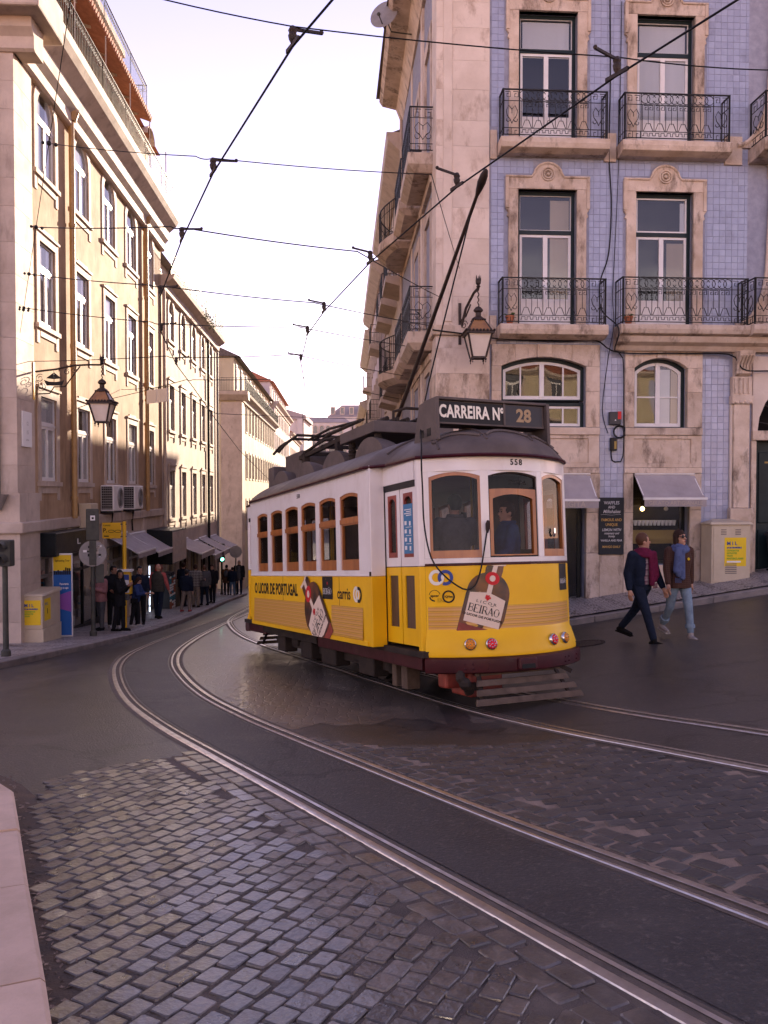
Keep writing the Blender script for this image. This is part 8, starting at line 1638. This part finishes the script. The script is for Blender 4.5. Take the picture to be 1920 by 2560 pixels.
        if ex[0] == 'phone':
            p = J['wr', 1] + J['hd', 1] * .07 * S; MB().box(p.x - .035, p.x + .035, p.y - .005, p.y + .01, p.z - .02, p.z + .12).build('phone', 'black', o, bevel=.005)
        if ex[0] == 'flower':
            m_ = MB()
            for k in range(5): m_.ball(ce(pz + .21 * S) + Vector((-.045 * S + .012 * math.cos(k * 1.25), .088 * S, .012 * math.sin(k * 1.25))), .012, 6)
            m_.build('brooch', 'poster_yellow', o)
    return o
FINE, MID, FAR_ = .0125, .017, .022
# walking couple (their forward is mostly towards the viewer)
X, Y = 4.05, 13.0
person('man in a dark open jacket, plaid shirt and magenta scarf crossing the street', (X, Y, G(X, Y)), R(180 + 35), 1.80, legs=((-27, 14, 2), (25, 6, 2)), arms=((12, 9, 14), (-10, 8, 22)), head=(58, 3), top='cloth_navy', hem=.50, bulk=1.06, bottom='cloth_denim_dark', legw=.92, shoes='shoe_black', hair=('short', 'hair_ginger'), under='plaid_shirt', openf=-.3, extras=(('scarf', 'cloth_magenta', -1, .26),), group='couple crossing the street', vox=FINE, twist=-8)
X, Y = 4.62, 12.95
person('woman in sunglasses, brown tweed jacket, blue scarf and pale jeans', (X, Y, G(X, Y)), R(180 + 8), 1.74, legs=((18, 8, 1), (-14, 26, 0)), arms=((-14, 10, 12), (8, 10, 14)), head=(22, 6), top='tweed', hem=.455, bulk=1.05, bottom='cloth_jeans_pale', legw=.92, shoes='shoe_tan', hair=('fringe', 'hair_brown'), girl=True, extras=(('scarf', 'cloth_scarf', 1, .25), ('glasses',), ('flower',)), group='couple crossing the street', vox=FINE, cuff=True, crop_leg=.06)
# waiting at the stop
def pp(x, y): return (x, y, PL(x, y))
GW = 'people waiting at the tram stop'
person('woman in a pink jacket and grey jeans half hidden by the signal pole', pp(-7.55, 22.0), R(150), 1.64, top='cloth_pink', hem=.47, bulk=1.15, bottom='cloth_grey', shoes='shoe_black', hair=('cap', 'hair_grey'), girl=True, arms=((6, 8, 100, 40), (6, 8, 100, 40)), head=(20, 0), group=GW, vox=MID)
person('young man all in black standing behind the others at the stop', pp(-7.42, 22.7), R(205), 1.74, top='cloth_black', hem=.46, bulk=1.1, bottom='cloth_black', shoes='shoe_white', hair=('short', 'hair_black'), skin='skin_dark', arms=((18, 10, 60, 30), (18, 10, 60, 30)), head=(40, 0), group=GW, vox=MID)
person('woman with long dark hair in a long black coat and white-soled trainers', pp(-6.98, 21.8), R(262), 1.63, top='cloth_black', hem=.40, bulk=1.12, bottom='cloth_black', shoes='shoe_black', hair=('long', 'hair_black'), skin='skin_dark', girl=True, arms=((15, 8, 110, 30), (20, 8, 105, 25)), head=(-45, 0), extras=(('bag', 'cloth_grey', -1),), group=GW, vox=MID)
person('girl in a blue jacket looking down at her phone', pp(-6.98, 23.2), R(262), 1.42, top='cloth_blue', hem=.50, bulk=1.1, bottom='cloth_black', shoes='shoe_white', hair=('long', 'hair_brown'), girl=True, arms=((20, 6, 70), (24, 6, 75)), head=(0, -30), lean=8, extras=(('phone',), ('bag', 'cloth_black', 1)), group=GW, vox=MID)
person('man in a dark blue jacket partly behind the yellow stop pole', pp(-7.15, 24.2), R(190), 1.72, top='cloth_navy', hem=.48, bulk=1.08, bottom='cloth_black', shoes='shoe_black', hair=('short', 'hair_black'), head=(30, 0), group=GW, vox=MID)
person('bald man walking away in a dark quilted vest and salmon sleeves', pp(-7.38, 27.0), R(-8), 1.80, legs=((10, 4, 3), (-10, 10, 3)), arms=((-6, 14, 12), (8, 14, 14)), top='cloth_vest', hem=.49, bulk=1.12, bottom='cloth_denim_dark', legw=1.05, shoes='shoe_black', hair=('bald', 'hair_grey'), sleeve='cloth_salmon', vox=MID)
GG = 'group strolling past the awnings'
person('tall man in dark clothes at the left of the strolling group', pp(-8.25, 34.0), R(-10), 1.80, top='cloth_navy', hem=.44, bulk=1.12, bottom='cloth_black', hair=('short', 'hair_brown'), group=GG, vox=FAR_)
person('youth in a navy jacket, beige trousers and red shoes walking away', pp(-7.32, 30.6), R(-12), 1.58, legs=((-14, 8), (12, 20)), top='cloth_navy', hem=.49, bulk=1.15, bottom='cloth_beige', legw=1.1, shoes='shoe_red', hair=('short', 'hair_black'), group=GG, vox=FAR_)
person('man in a brown plaid overshirt and beige trousers seen from behind', pp(-7.62, 33.4), R(-5), 1.74, legs=((5, 2, 3), (-4, 3, 3)), arms=((6, 10, 60), (10, 10, 70)), top='plaid_grey', hem=.47, bulk=1.2, bottom='cloth_beige', legw=1.15, hair=('short', 'hair_brown'), group=GG, vox=FAR_)
person('person in a grey hooded top at the right of the strolling group', pp(-7.52, 34.6), R(30), 1.68, top='cloth_grey', hem=.47, bulk=1.15, bottom='cloth_denim_dark', hair=('short', 'hair_ginger'), group=GG, vox=FAR_)
person('dark-haired person mostly hidden behind the grey hooded top', pp(-7.52, 36.2), R(170), 1.70, top='cloth_black', hem=.46, bulk=1.1, bottom='cloth_black', hair=('short', 'hair_brown'), group=GG, vox=FAR_)
GF = 'pedestrians at the far corner'
person('person in a brown coat with a grey backpack at the far corner', pp(-8.38, 44.0), R(0), 1.62, top='cloth_brown', hem=.40, bulk=1.2, bottom='cloth_black', hair=('short', 'hair_black'), extras=(('backpack', 'cloth_grey'),), group=GF, vox=FAR_)
person('person in a short navy jacket and blue jeans at the far corner', pp(-7.98, 43.5), R(8), 1.50, top='cloth_navy', hem=.48, bulk=1.15, bottom='cloth_jeans', hair=('short', 'hair_brown'), extras=(('bag', 'cloth_black', 1),), group=GF, vox=FAR_)
person('tall man in a dark coat facing the street at the far corner', pp(-7.85, 44.8), R(180), 1.86, top='cloth_black', hem=.42, bulk=1.2, bottom='cloth_denim_dark', hair=('short', 'hair_grey'), under='cloth_grey', openf=.01, group=GF, vox=FAR_)
# on the tram platform
def tp(x, y): return tuple(TMAT @ Vector((x, y, .665)))
person('man in a black jacket seen from behind through the tram window, holding a phone', tp(-.46, .66), TPHI + R(-18), 1.72, arms=((10, 8, 30), (38, 10, 85, 10)), head=(18, 0), top='cloth_grey', hem=.46, bulk=1.12, bottom='cloth_black', hair=('short', 'hair_black'), extras=(('phone',),), group='passengers on the tram platform', vox=.015)
person('woman in a dark jacket in profile behind the middle tram window', tp(.12, .44), TPHI + R(78), 1.62, arms=((15, 8, 45), (20, 8, 60)), head=(8, 0), top='cloth_blue', hem=.46, bulk=1.1, bottom='cloth_black', hair=('bun', 'hair_brown'), girl=True, group='passengers on the tram platform', vox=.015)
